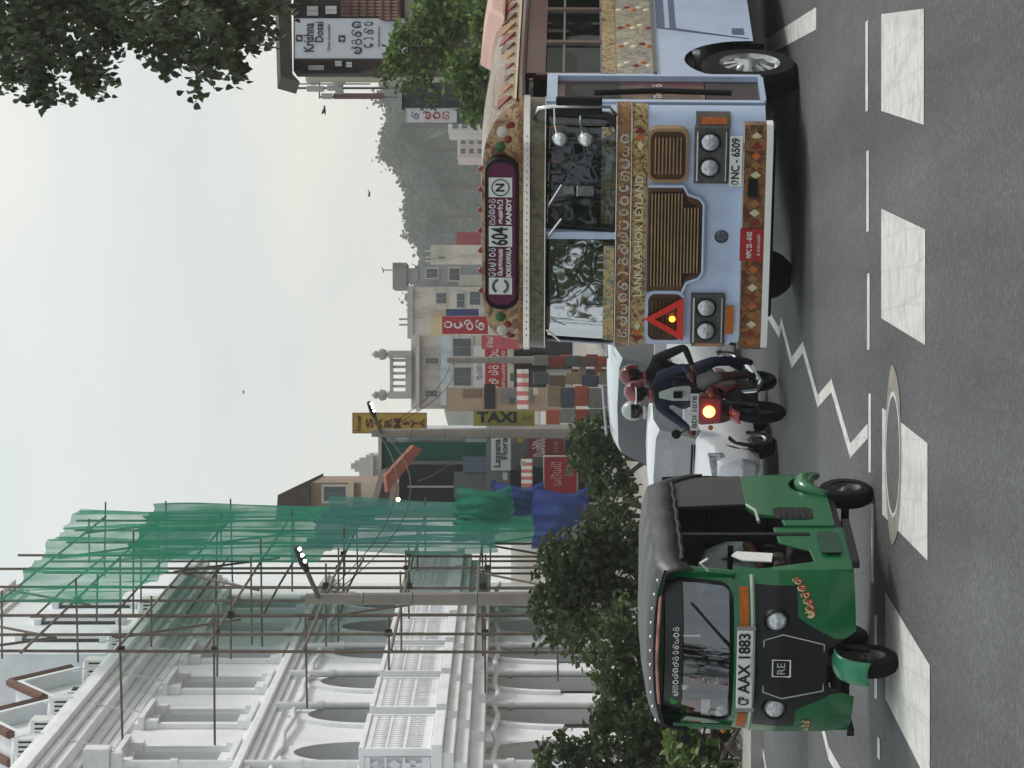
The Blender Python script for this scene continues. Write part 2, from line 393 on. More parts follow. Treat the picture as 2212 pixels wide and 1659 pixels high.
def arch_pts(c_, hw, zs, n=12, rise=None):
    rise = hw if rise is None else rise
    return [(c_ - hw * math.cos(math.pi * i / n), zs + rise * math.sin(math.pi * i / n)) for i in range(n + 1)]
wallb = MB()
def storey(z0, z1, centers, hw, zb, zs, arched, t):
    ed = S0
    for c_ in centers:
        wallb.face([fp(ed, 0, z0), fp(c_ - hw, 0, z0), fp(c_ - hw, 0, z1), fp(ed, 0, z1)]); ed = c_ + hw
        if zb > z0: wallb.face([fp(c_ - hw, 0, z0), fp(c_ + hw, 0, z0), fp(c_ + hw, 0, zb), fp(c_ - hw, 0, zb)])
        P = arch_pts(c_, hw, zs, 14, hw * 1.15) if arched else [(c_ - hw, zs), (c_ + hw, zs)]
        for (a, za), (e, ze) in zip(P, P[1:]):
            wallb.face([fp(a, 0, za), fp(e, 0, ze), fp(e, 0, z1), fp(a, 0, z1)])
        out = [(c_ - hw, zb)] + P + [(c_ + hw, zb)]
        for (a, za), (e, ze) in zip(out, out[1:] + out[:1]):
            wallb.face([fp(a, 0, za), fp(e, 0, ze), fp(e, -t, ze), fp(a, -t, za)])
    wallb.face([fp(ed, 0, z0), fp(S1, 0, z0), fp(S1, 0, z1), fp(ed, 0, z1)])
CA = [1.6 + BAY * (k - 2) for k in range(NB)]; CA = [x for x in CA if S0 + 2 < x < S1 - 2]
CW = [x - 0.4 for x in CA]
storey(ZG, Z1, CA, 1.55, ZG + 0.02, 1.35, True, 0.34)
storey(Z1, Z2, CA, 1.35, Z1 + 0.02, 5.7, True, 0.34)
storey(Z2, Z3, CW, 0.95, 8.85, 10.7, False, 0.34)
wallb.face([fp(S0, 0, ZG), fp(S0, -14, ZG), fp(S0, -14, Z3), fp(S0, 0, Z3)])
wallb.face([fp(S1, 0, ZG), fp(S1, -14, ZG), fp(S1, -14, Z3), fp(S1, 0, Z3)])
wallb.face([fp(S0, 0.0, Z3), fp(S1, 0.0, Z3), fp(S1, -14, Z3), fp(S0, -14, Z3)])
wallb.build('wall', M_white, bld)
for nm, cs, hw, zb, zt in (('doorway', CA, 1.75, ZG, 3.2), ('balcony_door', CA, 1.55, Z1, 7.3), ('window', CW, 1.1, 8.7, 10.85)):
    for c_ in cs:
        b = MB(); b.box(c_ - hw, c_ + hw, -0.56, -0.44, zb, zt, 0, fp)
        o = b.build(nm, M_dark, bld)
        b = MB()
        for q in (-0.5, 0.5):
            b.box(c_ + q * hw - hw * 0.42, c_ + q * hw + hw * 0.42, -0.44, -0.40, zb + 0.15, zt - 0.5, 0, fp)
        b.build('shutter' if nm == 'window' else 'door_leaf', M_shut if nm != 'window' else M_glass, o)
# mouldings: stepped courses that run the length of the front
def course(name, steps, s0=S0, s1=S1, n0=0.0, m=M_white2, dx=0.003):
    b = MB()
    for i, (n1, z0, z1) in enumerate(steps): b.box(s0 - dx * i, s1 + dx * i, n0 - 0.02, n1, z0, z1 - 0.001, 0, fp)
    return b.build(name, m, bld, bevel=0.02)
course('cornice', [(0.10, 11.15, 11.35), (0.16, 11.35, 11.5), (0.26, 11.5, 11.7), (0.55, 11.7, 11.9), (0.68, 11.9, 12.08), (0.85, 12.08, 12.33), (0.74, 12.33, 12.43)])
course('parapet', [(0.12, 12.43, 12.82), (0.24, 12.82, 12.95)])
course('string_course', [(0.12, 7.85, 8.0), (0.22, 8.0, 8.14), (0.36, 8.14, 8.3), (0.2, 8.3, 8.42)])
course('lower_course', [(0.10, 3.45, 3.6), (0.2, 3.6, 3.75)])
for k, c_ in enumerate(CA):
    for (hw, zs, w_) in ((1.55, 1.35, 0.32), (1.35, 5.7, 0.28)):     # raised rings round the arches
        b = MB(); P = arch_pts(c_, hw, zs, 14, hw * 1.15); Q = arch_pts(c_, hw + w_, zs, 14, (hw + w_) * 1.15)
        for i in range(14):
            p = [fp(P[i][0], .0, P[i][1]), fp(P[i+1][0], .0, P[i+1][1]), fp(Q[i+1][0], .0, Q[i+1][1]), fp(Q[i][0], .0, Q[i][1])]
            b.prism(p, N * 0.09)
        b.build('arch_moulding', M_white2, bld)
    b = MB()                                                           # pier capital between arches
    b.box(c_ + 2.2, c_ + 3.1, 0.0, 0.16, 5.45, 5.62, 0, fp); b.box(c_ + 2.25, c_ + 3.05, 0, 0.11, Z1, 5.45, 0, fp)
    b.box(c_ + 2.3, c_ + 3.0, 0, 0.24, 5.62, 5.75, 0, fp); b.build('pilaster', M_white2, bld, bevel=0.015)
for c_ in CW:                                                          # window surrounds of the top storey
    b = MB()
    for q in (-1, 1):
        b.box(c_ + q * 1.15 - 0.16, c_ + q * 1.15 + 0.16, 0, 0.12, 8.75, 10.55, 0, fp)
        b.box(c_ + q * 1.15 - 0.2, c_ + q * 1.15 + 0.2, 0, 0.2, 10.55, 10.85, 0, fp)
        b.box(c_ + q * 1.15 - 0.2, c_ + q * 1.15 + 0.2, 0, 0.2, 8.55, 8.75, 0, fp)
    b.box(c_ - 1.5, c_ + 1.5, 0, 0.3, 10.85, 10.98, 0, fp); b.box(c_ - 1.4, c_ + 1.4, 0, 0.14, 10.98, 11.08, 0, fp)
    b.box(c_ - 1.4, c_ + 1.4, 0, 0.26, 8.43, 8.55, 0, fp)
    b.build('window_surround', M_white2, bld, bevel=0.012)
# balconies with pierced panels
for k, c_ in enumerate(CA):
    a0, a1, n1 = c_ - 2.15, c_ + 2.15, 1.35
    bal = MB()
    for dn, z0, z1 in ((0.0, 3.9, 4.12), (-0.16, 3.68, 3.9), (-0.36, 3.42, 3.68), (-0.62, 3.12, 3.42)):
        bal.box(a0 - dn * 0.4 - 0.1, a1 + dn * 0.4 + 0.1, 0.0, n1 + dn + 0.12, z0, z1 - 0.001, 0, fp)
    bo = bal.build('balcony', M_white2, bld, bevel=0.02)
    r = MB(); r.box(a0 - 0.05, a1 + 0.05, n1 - 0.08, n1 + 0.06, 5.42, 5.52, 0, fp)
    for e in (a0, a1): r.box(e - 0.05, e + 0.05, 0, n1 - 0.08, 5.42, 5.52, 0, fp)
    r.build('handrail', M_white2, bo, bevel=0.01)
    for e in (a0, a1):
        p = MB(); p.box(e - 0.07, e + 0.07, n1 - 0.1, n1 + 0.04, 4.12, 5.42, 0, fp); p.build('corner_post', M_white2, bo)
    def pierced(fnp, wd, name):
        p = MB()
        def bar(u0, u1, z0, z1): p.box(u0, u1, -0.02, 0.02, z0, z1, 0, fnp)
        for z0, z1 in ((4.14, 4.30), (4.62, 4.68), (4.98, 5.02), (5.30, 5.42)): bar(0.08, wd - 0.08, z0, z1)
        nn_ = max(4, int(wd / 0.27))
        for i in range(nn_):
            x = 0.1 + (wd - 0.2) * (i + 0.5) / nn_; bw = (wd - 0.2) / nn_
            bar(x - 0.045, x + 0.045, 4.30, 4.62); bar(x - 0.09, x + 0.09, 4.42, 4.52)
            for (zz0, zz1) in ((4.68, 4.98), (5.02, 5.30)):
                cz = (zz0 + zz1) / 2; h2 = (zz1 - zz0) / 2
                q = [fnp(x + dx * bw * 0.36, 0.0, cz + dz * h2) for dx, dz in ((-1, 0), (0, -1), (1, 0), (0, 1))]
                p.prism(q, N * 0.03)
                bar(x - bw / 2, x - bw / 2 + 0.035, zz0, zz1)
        return p.build(name, M_white2, bo)
    pierced(lambda u, n, z: fp(a0 + u, n1 + n, z), a1 - a0, 'pierced_panel')
    pierced(lambda u, n, z: fp(a0 + n, u, z), n1 - 0.05, 'pierced_end')
    p = MB(); p.box(a0 + 0.1, a1 - 0.1, n1 - 0.12, n1 - 0.06, 4.14, 5.4, 0, fp); p.build('panel_backing', M_white2, bo)
    p = MB(); p.box(a0 - 0.02 + 0.08, a0 + 0.12, 0.05, n1 - 0.14, 4.14, 5.4, 0, fp); p.build('panel_backing', M_white2, bo)
# drain pipes, hoppers and loose service pipes
for s_, n_, z0, z1 in ((1.6 - 2.5, .24, ZG, 10.9), (7.3, .24, ZG, 8.0), (12.6, .24, ZG, 8.0), (17.8, .24, ZG, 8.0)):
    b = MB(); b.tube([fp(s_, n_, z0), fp(s_, n_, z1)], 0.09, 10)
    for z in (2.5, 6.9, 9.5):
        if z < z1: b.tube([fp(s_, n_, z), fp(s_, n_, z + 0.16)], 0.125, 10)
    o = b.build('drain_pipe', M_pipe, bld, smooth=True, auto=40)
    if z1 > 9:
        b = MB(); b.box(s_ - .3, s_ + .3, .05, .6, z1, z1 + .55, 0, fp); b.box(s_ - .2, s_ + .2, .1, .5, z1 - .25, z1 - .001, 0, fp); b.build('hopper', M_pipe, o, bevel=.03)
for z0, n_ in ((7.55, 0.16), (3.25, 0.3), (2.9, 0.22)):
    b = MB(); b.tube([fp(S0 + 41 * i / 40, n_ + 0.02 * math.sin(i), z0 + 0.05 * math.sin(i * 1.7)) for i in range(41)], 0.065, 8); b.build('service_pipe', M_pipe, bld, smooth=True)
for i in range(5):                                                     # cables sagging over the cornice
    s_ = -1 + 5.1 * i; b = MB()
    b.tube([fp(s_ + 2.2 * t + 0.2 * math.sin(9 * t), 0.78 - 0.68 * max(0, (t - .35)) / .65, 12.95 - 1.9 * t - 0.4 * t * t) for t in [k / 12 for k in range(13)]], 0.022, 5); b.build('cable', M_pipe, bld)
# taller end block rising behind the parapet
wing = empty('end_block', (0, 0, 0), 0, 'taller plain white end block with moulded top behind the green net', 'building')
b = MB(); b.box(22.5, 37, -9, -0.6, 11.9, 21.0, 0, fp); b.build('wall', mat('pale_plaster', (0.74, 0.77, 0.80, 1), 0.8, var=0.06, scale=.7, dirt=(.4, .4, .4, 1), dirt_amt=.3), wing)
for nn_, z0, z1 in ((.12, 17.9, 18.1), (.25, 18.1, 18.35), (.4, 18.35, 18.6), (.25, 18.6, 18.75)):
    b = MB(); b.box(22.5 - nn_, 37 + nn_, -9 - nn_, -.6 + nn_, z0, z1 - 0.001, 0, fp); b.build('top_moulding', M_white2, wing)
for s_ in (25.5, 29.5, 33.5):
    b = MB(); b.box(s_ - .5, s_ + .5, -.6, -.5, 14.2, 16.4, 0, fp); o = b.build('window', M_glass, wing)
    for z0 in (16.4, 14.0):
        b = MB(); b.box(s_ - .65, s_ + .65, -.6, -.42, z0, z0 + .2, 0, fp); b.build('frame', M_white2, o)
# tiled roof gables and air-conditioner boxes behind the parapet
M_tile = mat('clay_tile', c(104, 72, 60), 0.85, var=0.3, scale=6, dirt=(0.06, 0.05, 0.05, 1), dirt_amt=.5)
for i, s_ in enumerate((12.6, 18.6)):
    g = empty('roof_dormer', (0, 0, 0), 0, ['dormer with clay tiles and dark opening nearest the frame edge above the cornice', 'dormer with clay tiles and dark opening next to the end block'][i], 'dormer', 'dormers on the white building roof')
    b = MB(); zb = 13.55; n0_ = -1.2
    b.prism([fp(s_ - 2.2, n0_, zb - 1.7), fp(s_ + 2.2, n0_, zb - 1.7), fp(s_ + 2.2, n0_, zb + .9), fp(s_, n0_, zb + 1.9), fp(s_ - 2.2, n0_, zb + .9)], N * -6); b.build('wall', M_white, g)
    for q in (-1, 1):
        b = MB(); b.prism([fp(s_ + q * 2.75, n0_ + .4, zb + .68), fp(s_, n0_ + .4, zb + 1.93), fp(s_, n0_ + .4, zb + 2.13), fp(s_ + q * 2.75, n0_ + .4, zb + .88)], N * -6.6); rf = b.build('roof_slope', M_white2, g)
        for r_ in range(6):
            for k in range(9):
                t = (r_ + 0.5) / 6; b = MB(); x = s_ + q * 2.7 * (1 - t); z = zb + .94 + 1.25 * t
                b.tube([fp(x + q * .24, n0_ + .35 - k * .7 + .0, z - .04), fp(x - q * .24, n0_ + .35 - k * .7, z + .19)], .13, 6)
                b.build('tile', M_tile, rf)
    for w_ in (-1, 1):
        b = MB(); b.box(s_ + w_ * .75 - .6, s_ + w_ * .75 + .6, n0_ - .02, n0_ + .05, zb - .8, zb + .75, 0, fp); b.build('opening', M_dark, g)
    b = MB(); b.box(s_ - .12, s_ + .12, n0_ + .05, n0_ + .12, zb - .8, zb + .75, 0, fp); b.build('mullion', M_white2, g)
M_ac = mat('ac_white', (0.72, 0.72, 0.70, 1), 0.5, var=0.08)
def ac_unit(pos, sc_, label):
    g = empty('ac_unit', pos, math.atan2(-T.x, T.y), label, 'air conditioner', 'air conditioner boxes on the white building')
    b = MB(); b.box(-.5 * sc_, .5 * sc_, 0, .85 * sc_, 0, .9 * sc_); b.build('casing', M_ac, g, bevel=.03)
    b = MB()
    for i in range(9): b.box(-.44 * sc_ + i * .105 * sc_, -.40 * sc_ + i * .105 * sc_, -.02 * sc_, 0, .1 * sc_, .78 * sc_)
    b.build('grille', M_dark, g)
    b = MB(); b.lathe([(.0, .92 * sc_), (.36 * sc_, .92 * sc_), (.4 * sc_, .96 * sc_), (.42 * sc_, .9 * sc_)], (0, .42 * sc_, 0), (0, 0, 1), 18); b.build('fan_ring', M_ac, g, smooth=True)
    return g
for i, (s_, lab) in enumerate(((3.0, 'rounded white air conditioner box nearest the frame edge behind the parapet'), (5.6, 'second air conditioner box from the frame edge behind the parapet'), (9.0, 'third air conditioner box from the frame edge behind the parapet'),
        (15.7, 'fourth air conditioner box from the frame edge, by a dormer'), (21.0, 'air conditioner box below the bare poles, closest to the end block'), (29.0, 'air conditioner box above the cornice behind the green net'))):
    p = fp(s_, -0.35, 12.6); ac_unit((p.x, p.y, p.z), 1.0, lab)
    b = MB(); b.box(s_ - .9, s_ + .9, -1.6, -.1, 11.9, 12.59, 0, fp); b.build('roof_plinth', M_white, bld)

# ---------------------------------------------------------------- bamboo and steel scaffold with nets
M_pole = mat('scaffold_pole', c(98, 88, 76), 0.7, var=0.3, scale=3)
M_clamp = mat('scaffold_clamp', c(34, 32, 32), 0.8, var=0.2)
scf = empty('scaffold', (0, 0, 0), 0, 'tall lattice of dark scaffold poles standing against the white building', 'scaffold')
PS = [2.2, 5.0, 8.3, 11.2, 14.3, 18.5, 22, 25.5, 29, 32]
LZ = [1.3 + 1.95 * i for i in range(8)]
for oi, off in enumerate((0.95, 2.2)):
    for i, s_ in enumerate(PS):
        if oi == 0 and i < 5: continue
        j = rnd.uniform(-.15, .15); zt = 15.2 + rnd.uniform(-.5, 1.1) + (0.3 if i > 2 else 0)
        if i == 0 and oi == 1: zt = 14.3
        b = MB(); b.tube([fp(s_ + j, off + rnd.uniform(-.05, .05), ZG), fp(s_ + j + rnd.uniform(-.12, .12), off, zt)], 0.038, 6); b.build('standard', M_pole, scf)
    for i, z in enumerate(LZ):
        a = PS[0] - rnd.uniform(.3, .9) + (1.0 if i < 1 else 0); e = PS[-1] + rnd.uniform(.2, 1.2); z_ = z + rnd.uniform(-.1, .1)
        if oi == 0: a = PS[5] - .5
        b = MB(); b.tube([fp(a, off + .07, z_), fp((a + e) / 2, off + .07, z_ + .04), fp(e, off + .07, z_ + rnd.uniform(-.1, .1))], 0.032, 6); b.build('ledger', M_pole, scf)
for i, s_ in enumerate(PS):
    for z in LZ:
        zz_ = z + rnd.uniform(-.12, .12)
        if rnd.random() < .3: continue
        b = MB(); b.tube([fp(s_ + .09, rnd.uniform(.02, 1.5), zz_), fp(s_ + .09, 2.45 + rnd.uniform(0, .55), zz_ + rnd.uniform(-.05, .05))], 0.027, 6); b.build('transom', M_pole, scf)
        for off in (2.2,):
            if rnd.random() < 0.6:
                b = MB(); p = fp(s_ + .03, off + .03, zz_); q = rnd.uniform(.05, .09)
                b.box(p.x - q, p.x + q, p.y - q, p.y + q, p.z - q, p.z + q); b.build('clamp', M_clamp, scf)
for i in range(len(PS) - 1):
    for k in range(0, 7, 2):
        if rnd.random() < .4:
            z = LZ[k]; b = MB(); q = 1 if (i + k // 2) % 2 else 0
            b.tube([fp(PS[i + q], 2.12, z - .2), fp(PS[i + 1 - q], 2.12, z + 2.1 + rnd.uniform(-.2, .3))], 0.032, 6); b.build('brace', M_pole, scf)
def net_mat(name, colr, al, var=.25, scale=1.2):
    m = bpy.data.materials.new(name); m.use_nodes = True; n = m.node_tree; k = n.links.new; n.nodes.clear()
    out = n.nodes.new('ShaderNodeOutputMaterial'); mixs = n.nodes.new('ShaderNodeMixShader'); tr = n.nodes.new('ShaderNodeBsdfTransparent')
    add = n.nodes.new('ShaderNodeMixShader'); add.inputs[0].default_value = .4
    d = n.nodes.new('ShaderNodeBsdfDiffuse'); tl = n.nodes.new('ShaderNodeBsdfTranslucent')
    d.inputs['Color'].default_value = colr; tl.inputs['Color'].default_value = colr
    t = n.nodes.new('ShaderNodeTexCoord'); z = n.nodes.new('ShaderNodeTexNoise'); z.inputs['Scale'].default_value = scale; z.inputs['Detail'].default_value = 5
    r = n.nodes.new('ShaderNodeMapRange'); r.inputs[1].default_value = .3; r.inputs[2].default_value = .7; r.inputs[3].default_value = al - var; r.inputs[4].default_value = al + var; r.clamp = True
    k(t.outputs['Object'], z.inputs['Vector']); k(z.outputs['Fac'], r.inputs[0]); k(r.outputs[0], mixs.inputs[0])
    k(d.outputs[0], add.inputs[1]); k(tl.outputs[0], add.inputs[2]); k(tr.outputs[0], mixs.inputs[1]); k(add.outputs[0], mixs.inputs[2]); k(mixs.outputs[0], out.inputs[0])
    return m
M_net = net_mat('green_net', (0.045, 0.30, 0.18, 1), 0.6, .2, .9)
M_net2 = net_mat('green_net_dense', (0.035, 0.26, 0.165, 1), 0.82, .14, .9)
M_tarp = net_mat('blue_tarp', (0.05, 0.075, 0.27, 1), 0.93, .07, 2.5)
M_teal = net_mat('teal_net', (0.06, 0.23, 0.20, 1), 0.72, .15, .9)
def net(name, m, s0, s1, z0, z1, off, lab, amp=.1, top=None, bot=None, ph=0.0):
    def f(u, v):
        s = s0 + (s1 - s0) * u; zt = (z1 if top is None else top(u)); zb = (z0 if bot is None else bot(u))
        e = .10 * math.sin(u * 23 + ph) + .06 * math.sin(u * 57 + 1 + ph)
        z = zb + (zt - zb) * v + e * (1 if v < .5 else .4) - .18 * abs(math.sin(u * 12)) * v
        fold = amp * noisev(s * .9 + ph, z * .35) + .35 * amp * math.sin(s * 4.1 + 1.2 * math.sin(z * .8) + ph) + .2 * amp * math.sin(s * 9 + z)
        return fp(s, off + fold, z)
    b = MB(); b.grid(f, 90, 40)
    return tag(b.build(name, m, smooth=True, fix=False), lab, 'net', 'nets on the scaffold')
net('debris_net', M_net, 9.0, 32.6, 11.2, 15.6, 2.5, 'thin torn green debris net along the top of the scaffold', top=lambda u: 14.7 + 1.1 * u, bot=lambda u: 11.7 - 1.2 * u)
net('debris_net', M_net2, 17.5, 32.8, 6.6, 13.2, 2.58, 'dense green debris net over the middle of the scaffold', bot=lambda u: 7.6 - 1.4 * u, top=lambda u: 12.8 + .8 * u, ph=2.0)
net('debris_net', M_teal, 19.0, 33.0, 3.0, 8.2, 2.66, 'bluish green debris net hanging over the lower scaffold', amp=.16, ph=4.0)
net('debris_net', M_net2, 22.0, 33.2, 0.6, 4.2, 2.75, 'green debris net sagging near the foot of the scaffold behind trees', amp=.18, ph=1.0)
# end face of the scaffold facing the camera far side, and bundled tarpaulins bulging over the pavement
def bulge(name, m, U0, U1, V0, V1, d, dep, lab):
    def f(u, v):
        p = at(U0 + (U1 - U0) * u, V0 + (V1 - V0) * v, d)
        w_ = math.sin(math.pi * min(max(u, 0.02), .98)) ** .6 * math.sin(math.pi * min(max(v, .03), .97)) ** .6
        return p + Vector((.10 * noisev(u * 5, v * 3), -dep * w_ - .10 * noisev(u * 6, v * 3) - .06 * math.sin(u * 31 + 4 * v), .08 * noisev(u * 5, v * 4 + 2)))
    b = MB(); b.grid(f, 60, 44); return tag(b.build(name, m, smooth=True, fix=False), lab, 'tarpaulin', 'tarpaulins by the scaffold')
bulge('tarpaulin', M_tarp, 545, 612, 1065, 1180, 98, 1.2, 'blue tarpaulin bundle bulging out beside the lower green net')
bulge('tarpaulin', M_net2, 520, 604, 985, 1110, 97, 1.0, 'green tarpaulin bundle bulging out above the blue one')
bulge('tarpaulin', M_tarp, 470, 600, 1150, 1275, 93, 1.2, 'crumpled blue tarpaulin hanging low behind the roadside trees')
# ---------------------------------------------------------------- shared vehicle materials
M_rub = mat('tyre_rubber', c(20, 20, 21), 0.85, spec=.2, var=0.2, scale=12, bump=.3, bscale=60)
M_rim = mat('steel_rim', c(120, 120, 122), 0.4, 0.8, var=.25, scale=10)
M_chrome = mat('chrome', c(215, 215, 215), 0.16, 1.0, var=0.05)
M_black = mat('black_plastic', c(16, 16, 18), 0.5, var=.15, spec=.25)
M_lens = mat('lamp_lens', c(190, 195, 198), 0.1, .5, var=.35, scale=26, spec=.9, bump=.6, bscale=34)
M_amber = mat('amber_lens', c(176, 92, 22), 0.25, var=.2, scale=20)
M_plate = mat('plate_white', c(215, 217, 212), 0.5, var=.06)
M_ink = mat('black_ink', c(24, 24, 26), 0.6, var=0)
M_wink = mat('white_ink', c(225, 222, 222), 0.6, var=0.03)
M_redl = mat('red_lens', c(120, 26, 22), 0.3, var=.2)
def glass_mat(name, tint, refl, rough=.02):
    m = bpy.data.materials.new(name); m.use_nodes = True; n = m.node_tree; k = n.links.new; n.nodes.clear()
    o = n.nodes.new('ShaderNodeOutputMaterial'); mx_ = n.nodes.new('ShaderNodeMixShader'); t = n.nodes.new('ShaderNodeBsdfTransparent'); g = n.nodes.new('ShaderNodeBsdfGlossy')
    fr = n.nodes.new('ShaderNodeLayerWeight'); fr.inputs['Blend'].default_value = .25
    r = n.nodes.new('ShaderNodeMapRange'); r.inputs[3].default_value = refl; r.inputs[4].default_value = min(1, refl + .6)
    t.inputs['Color'].default_value = tint; g.inputs['Roughness'].default_value = rough; g.inputs['Color'].default_value = (.95, .97, 1, 1)
    tcn = n.nodes.new('ShaderNodeTexCoord'); z = n.nodes.new('ShaderNodeTexNoise'); z.inputs['Scale'].default_value = 1.3
    bp = n.nodes.new('ShaderNodeBump'); bp.inputs['Strength'].default_value = .06; bp.inputs['Distance'].default_value = .2
    k(tcn.outputs['Object'], z.inputs['Vector']); k(z.outputs['Fac'], bp.inputs['Height']); k(bp.outputs[0], g.inputs['Normal'])
    k(fr.outputs['Fresnel'], r.inputs[0]); k(r.outputs[0], mx_.inputs[0]); k(t.outputs[0], mx_.inputs[1]); k(g.outputs[0], mx_.inputs[2]); k(mx_.outputs[0], o.inputs[0])
    return m
M_gl = glass_mat('clear_glass', (.5, .53, .52, 1), .05)
M_glr = glass_mat('reflecting_film_glass', (.2, .22, .23, 1), .5, .02)
M_scr = glass_mat('car_screen_glass', (.25, .28, .28, 1), .2, .03)
M_gld = glass_mat('tinted_glass', (.2, .24, .24, 1), .04)

def mural(name, colors, scale=5.0, stretch=(1, 1, 1), rough=.35):   # hand-painted panels: patches of several colours
    m = bpy.data.materials.new(name); m.use_nodes = True; n = m.node_tree; k = n.links.new; p = n.nodes['Principled BSDF']
    p.inputs['Roughness'].default_value = rough; p.inputs['Coat Weight'].default_value = .3
    t = n.nodes.new('ShaderNodeTexCoord'); q = n.nodes.new('ShaderNodeMapping'); q.inputs['Scale'].default_value = stretch; k(t.outputs['Object'], q.inputs[0])
    a = n.nodes.new('ShaderNodeTexNoise'); a.inputs['Scale'].default_value = scale; a.inputs['Detail'].default_value = 7; a.inputs['Distortion'].default_value = 1.2; k(q.outputs[0], a.inputs['Vector'])
    r = n.nodes.new('ShaderNodeValToRGB'); r.color_ramp.interpolation = 'LINEAR'
    e = r.color_ramp.elements; e[0].position = .3; e[0].color = colors[0]; e[1].position = .7; e[1].color = colors[-1]
    for i in range(1, len(colors) - 1):
        x = e.new(.3 + .4 * i / (len(colors) - 1)); x.color = colors[i]
    k(a.outputs['Fac'], r.inputs[0]); k(r.outputs[0], p.inputs['Base Color']); return m
GOLD, CREAM, BROWN, DKB, RUST = c(158, 118, 52), c(196, 184, 140), c(98, 58, 28), c(48, 26, 14), c(140, 52, 26)
M_mur1 = mural('painted_gold_mural', [DKB, c(80, 50, 24), GOLD, c(180, 164, 116), c(84, 54, 26), c(150, 110, 50)], 13)
M_mur2 = mural('painted_brown_mural', [c(60, 30, 14), BROWN, c(128, 80, 36), GOLD, c(84, 44, 20)], 13, (1, 1, 2))
M_mur3 = mural('painted_cream_mural', [c(104, 84, 50), c(166, 158, 128), c(150, 150, 136), c(120, 92, 52), c(146, 156, 158), c(80, 56, 36)], 7)
M_mur4 = mural('painted_bumper_mural', [DKB, c(80, 34, 16), c(110, 66, 26), c(140, 100, 46), c(90, 24, 14)], 9)
M_maroon = mat('maroon_board', c(88, 16, 58), 0.35, var=.08)
M_busw = mat('bus_pale_blue_paint', c(178, 194, 222), 0.32, var=.05, scale=2, coat=.4, dirt=c(120, 118, 120), dirt_amt=.3, dscale=2.5)
M_busred = mat('bus_red_brown_paint', c(74, 32, 20), 0.4, var=.25, scale=5, coat=.3)
M_blue = mat('slate_blue_stripe', c(72, 84, 112), 0.4, var=.08)
M_seat = mat('seat_vinyl', c(54, 42, 44), 0.7, var=.2)
M_vent = mat('pink_fibreglass', c(206, 168, 156), 0.6, var=.08)

# ---------------------------------------------------------------- the bus
BPSI = R(23)
bus = empty('bus', (1.387, 32.2, gz(32.2)), -BPSI, 'pale blue city bus with painted brown front, maroon route board and red warning triangle', 'bus')
bus.rotation_euler = (-0.022, 0, -BPSI)
W2, LEN, RC = 1.2, 9.6, 0.30
def plan(inset=0.0, y1=1.0, n=7):               # horizontal outline of the front: left side, rounded corners, right side
    P = [(-W2 + inset, y1)]
    for i in range(n + 1):
        a = math.pi + math.pi / 2 * i / n; P.append((-W2 + RC + (RC - inset) * math.cos(a), RC + (RC - inset) * math.sin(a)))
    for i in range(n + 1):
        a = 1.5 * math.pi + math.pi / 2 * i / n; P.append((W2 - RC + (RC - inset) * math.cos(a), RC + (RC - inset) * math.sin(a)))
    return P
def yfront(x, off=0.0):                         # where the front skin lies at a given x
    ax = abs(x)
    if ax <= W2 - RC: return -off
    return RC - math.sqrt(max((RC + off) ** 2 - (ax - (W2 - RC)) ** 2, 0))
def band(name, z0, z1, m, off=0.0, x0=None, x1=None, th=.03, y1=.42, parent=None, bevel=0.0, lean=0.0):
    P = plan(-off, y1)
    if x0 is not None: 
        k = 28; P = [(x0 + (x1 - x0) * i / k, yfront(x0 + (x1 - x0) * i / k, off)) for i in range(k + 1)]
    b = MB(); n = len(P)
    for (ax, ay), (ex, ey) in zip(P, P[1:]):
        b.face([(ax, ay, z0), (ex, ey, z0), (ex, ey + lean, z1), (ax, ay + lean, z1)])
        if off > 0:
            b.face([(ax, ay, z0), (ax, ay + off + .01, z0), (ex, ey + off + .01, z0), (ex, ey, z0)])
            b.face([(ax, ay + lean, z1), (ex, ey + lean, z1), (ex, ey + lean + off + .01, z1), (ax, ay + lean + off + .01, z1)])
    if off > 0:
        for (ax, ay) in (P[0], P[-1]): b.face([(ax, ay, z0), (ax, ay + off + .01, z0), (ax, ay + off + .01, z1), (ax, ay, z1)])
    return b.build(name, m, parent or bus, smooth=True, auto=35)
fskin = band('front_panel', .40, 1.5, M_busw)
band('letter_band', 1.5, 1.64, M_mur1, .012)
band('ornament_band', 1.64, 1.79, M_mur2, .022)
# windscreen zone leans back slightly
def wy(z): return 0.10 * max(0, (z - 1.79)) / .65
for x0, x1, glass in ((.05, 1.13, M_gl), (-1.13, -.05, M_glr)):
    Pn = rrect(x0, x1, 1.80, 2.44, .13, 5, .03)
    def wg(u, v, x0=x0, x1=x1):
        x = x0 + (x1 - x0) * u; e_ = min(x - x0, x1 - x); lo = 1.80 + (.13 - math.sqrt(max(0, .13 ** 2 - (.13 - e_) ** 2)) if e_ < .13 else 0); z = lo + (2.44 - lo) * v
        return (x, yfront(x) + wy(z) + .015, z)
    b = MB(); b.grid(wg, 40, 10); wsn = b.build('windscreen', glass, bus, smooth=True)
    Po = rrect(x0 - .045, x1 + .045, 1.755, 2.47, .16, 5, .05); b = MB()
    for i in range(len(Pn)):
        j = (i + 1) % len(Pn)
        q = [(x, yfront(x) + wy(z) - .012, z) for x, z in (Pn[i], Pn[j], Po[j], Po[i])]; b.prism(q, (0, .03, 0))
    b.build('rubber_seal', M_black, wsn)
b = MB(); b.box(-.035, .035, -.005, .12, 1.79, 2.46); b.build('mullion', M_busw, bus)
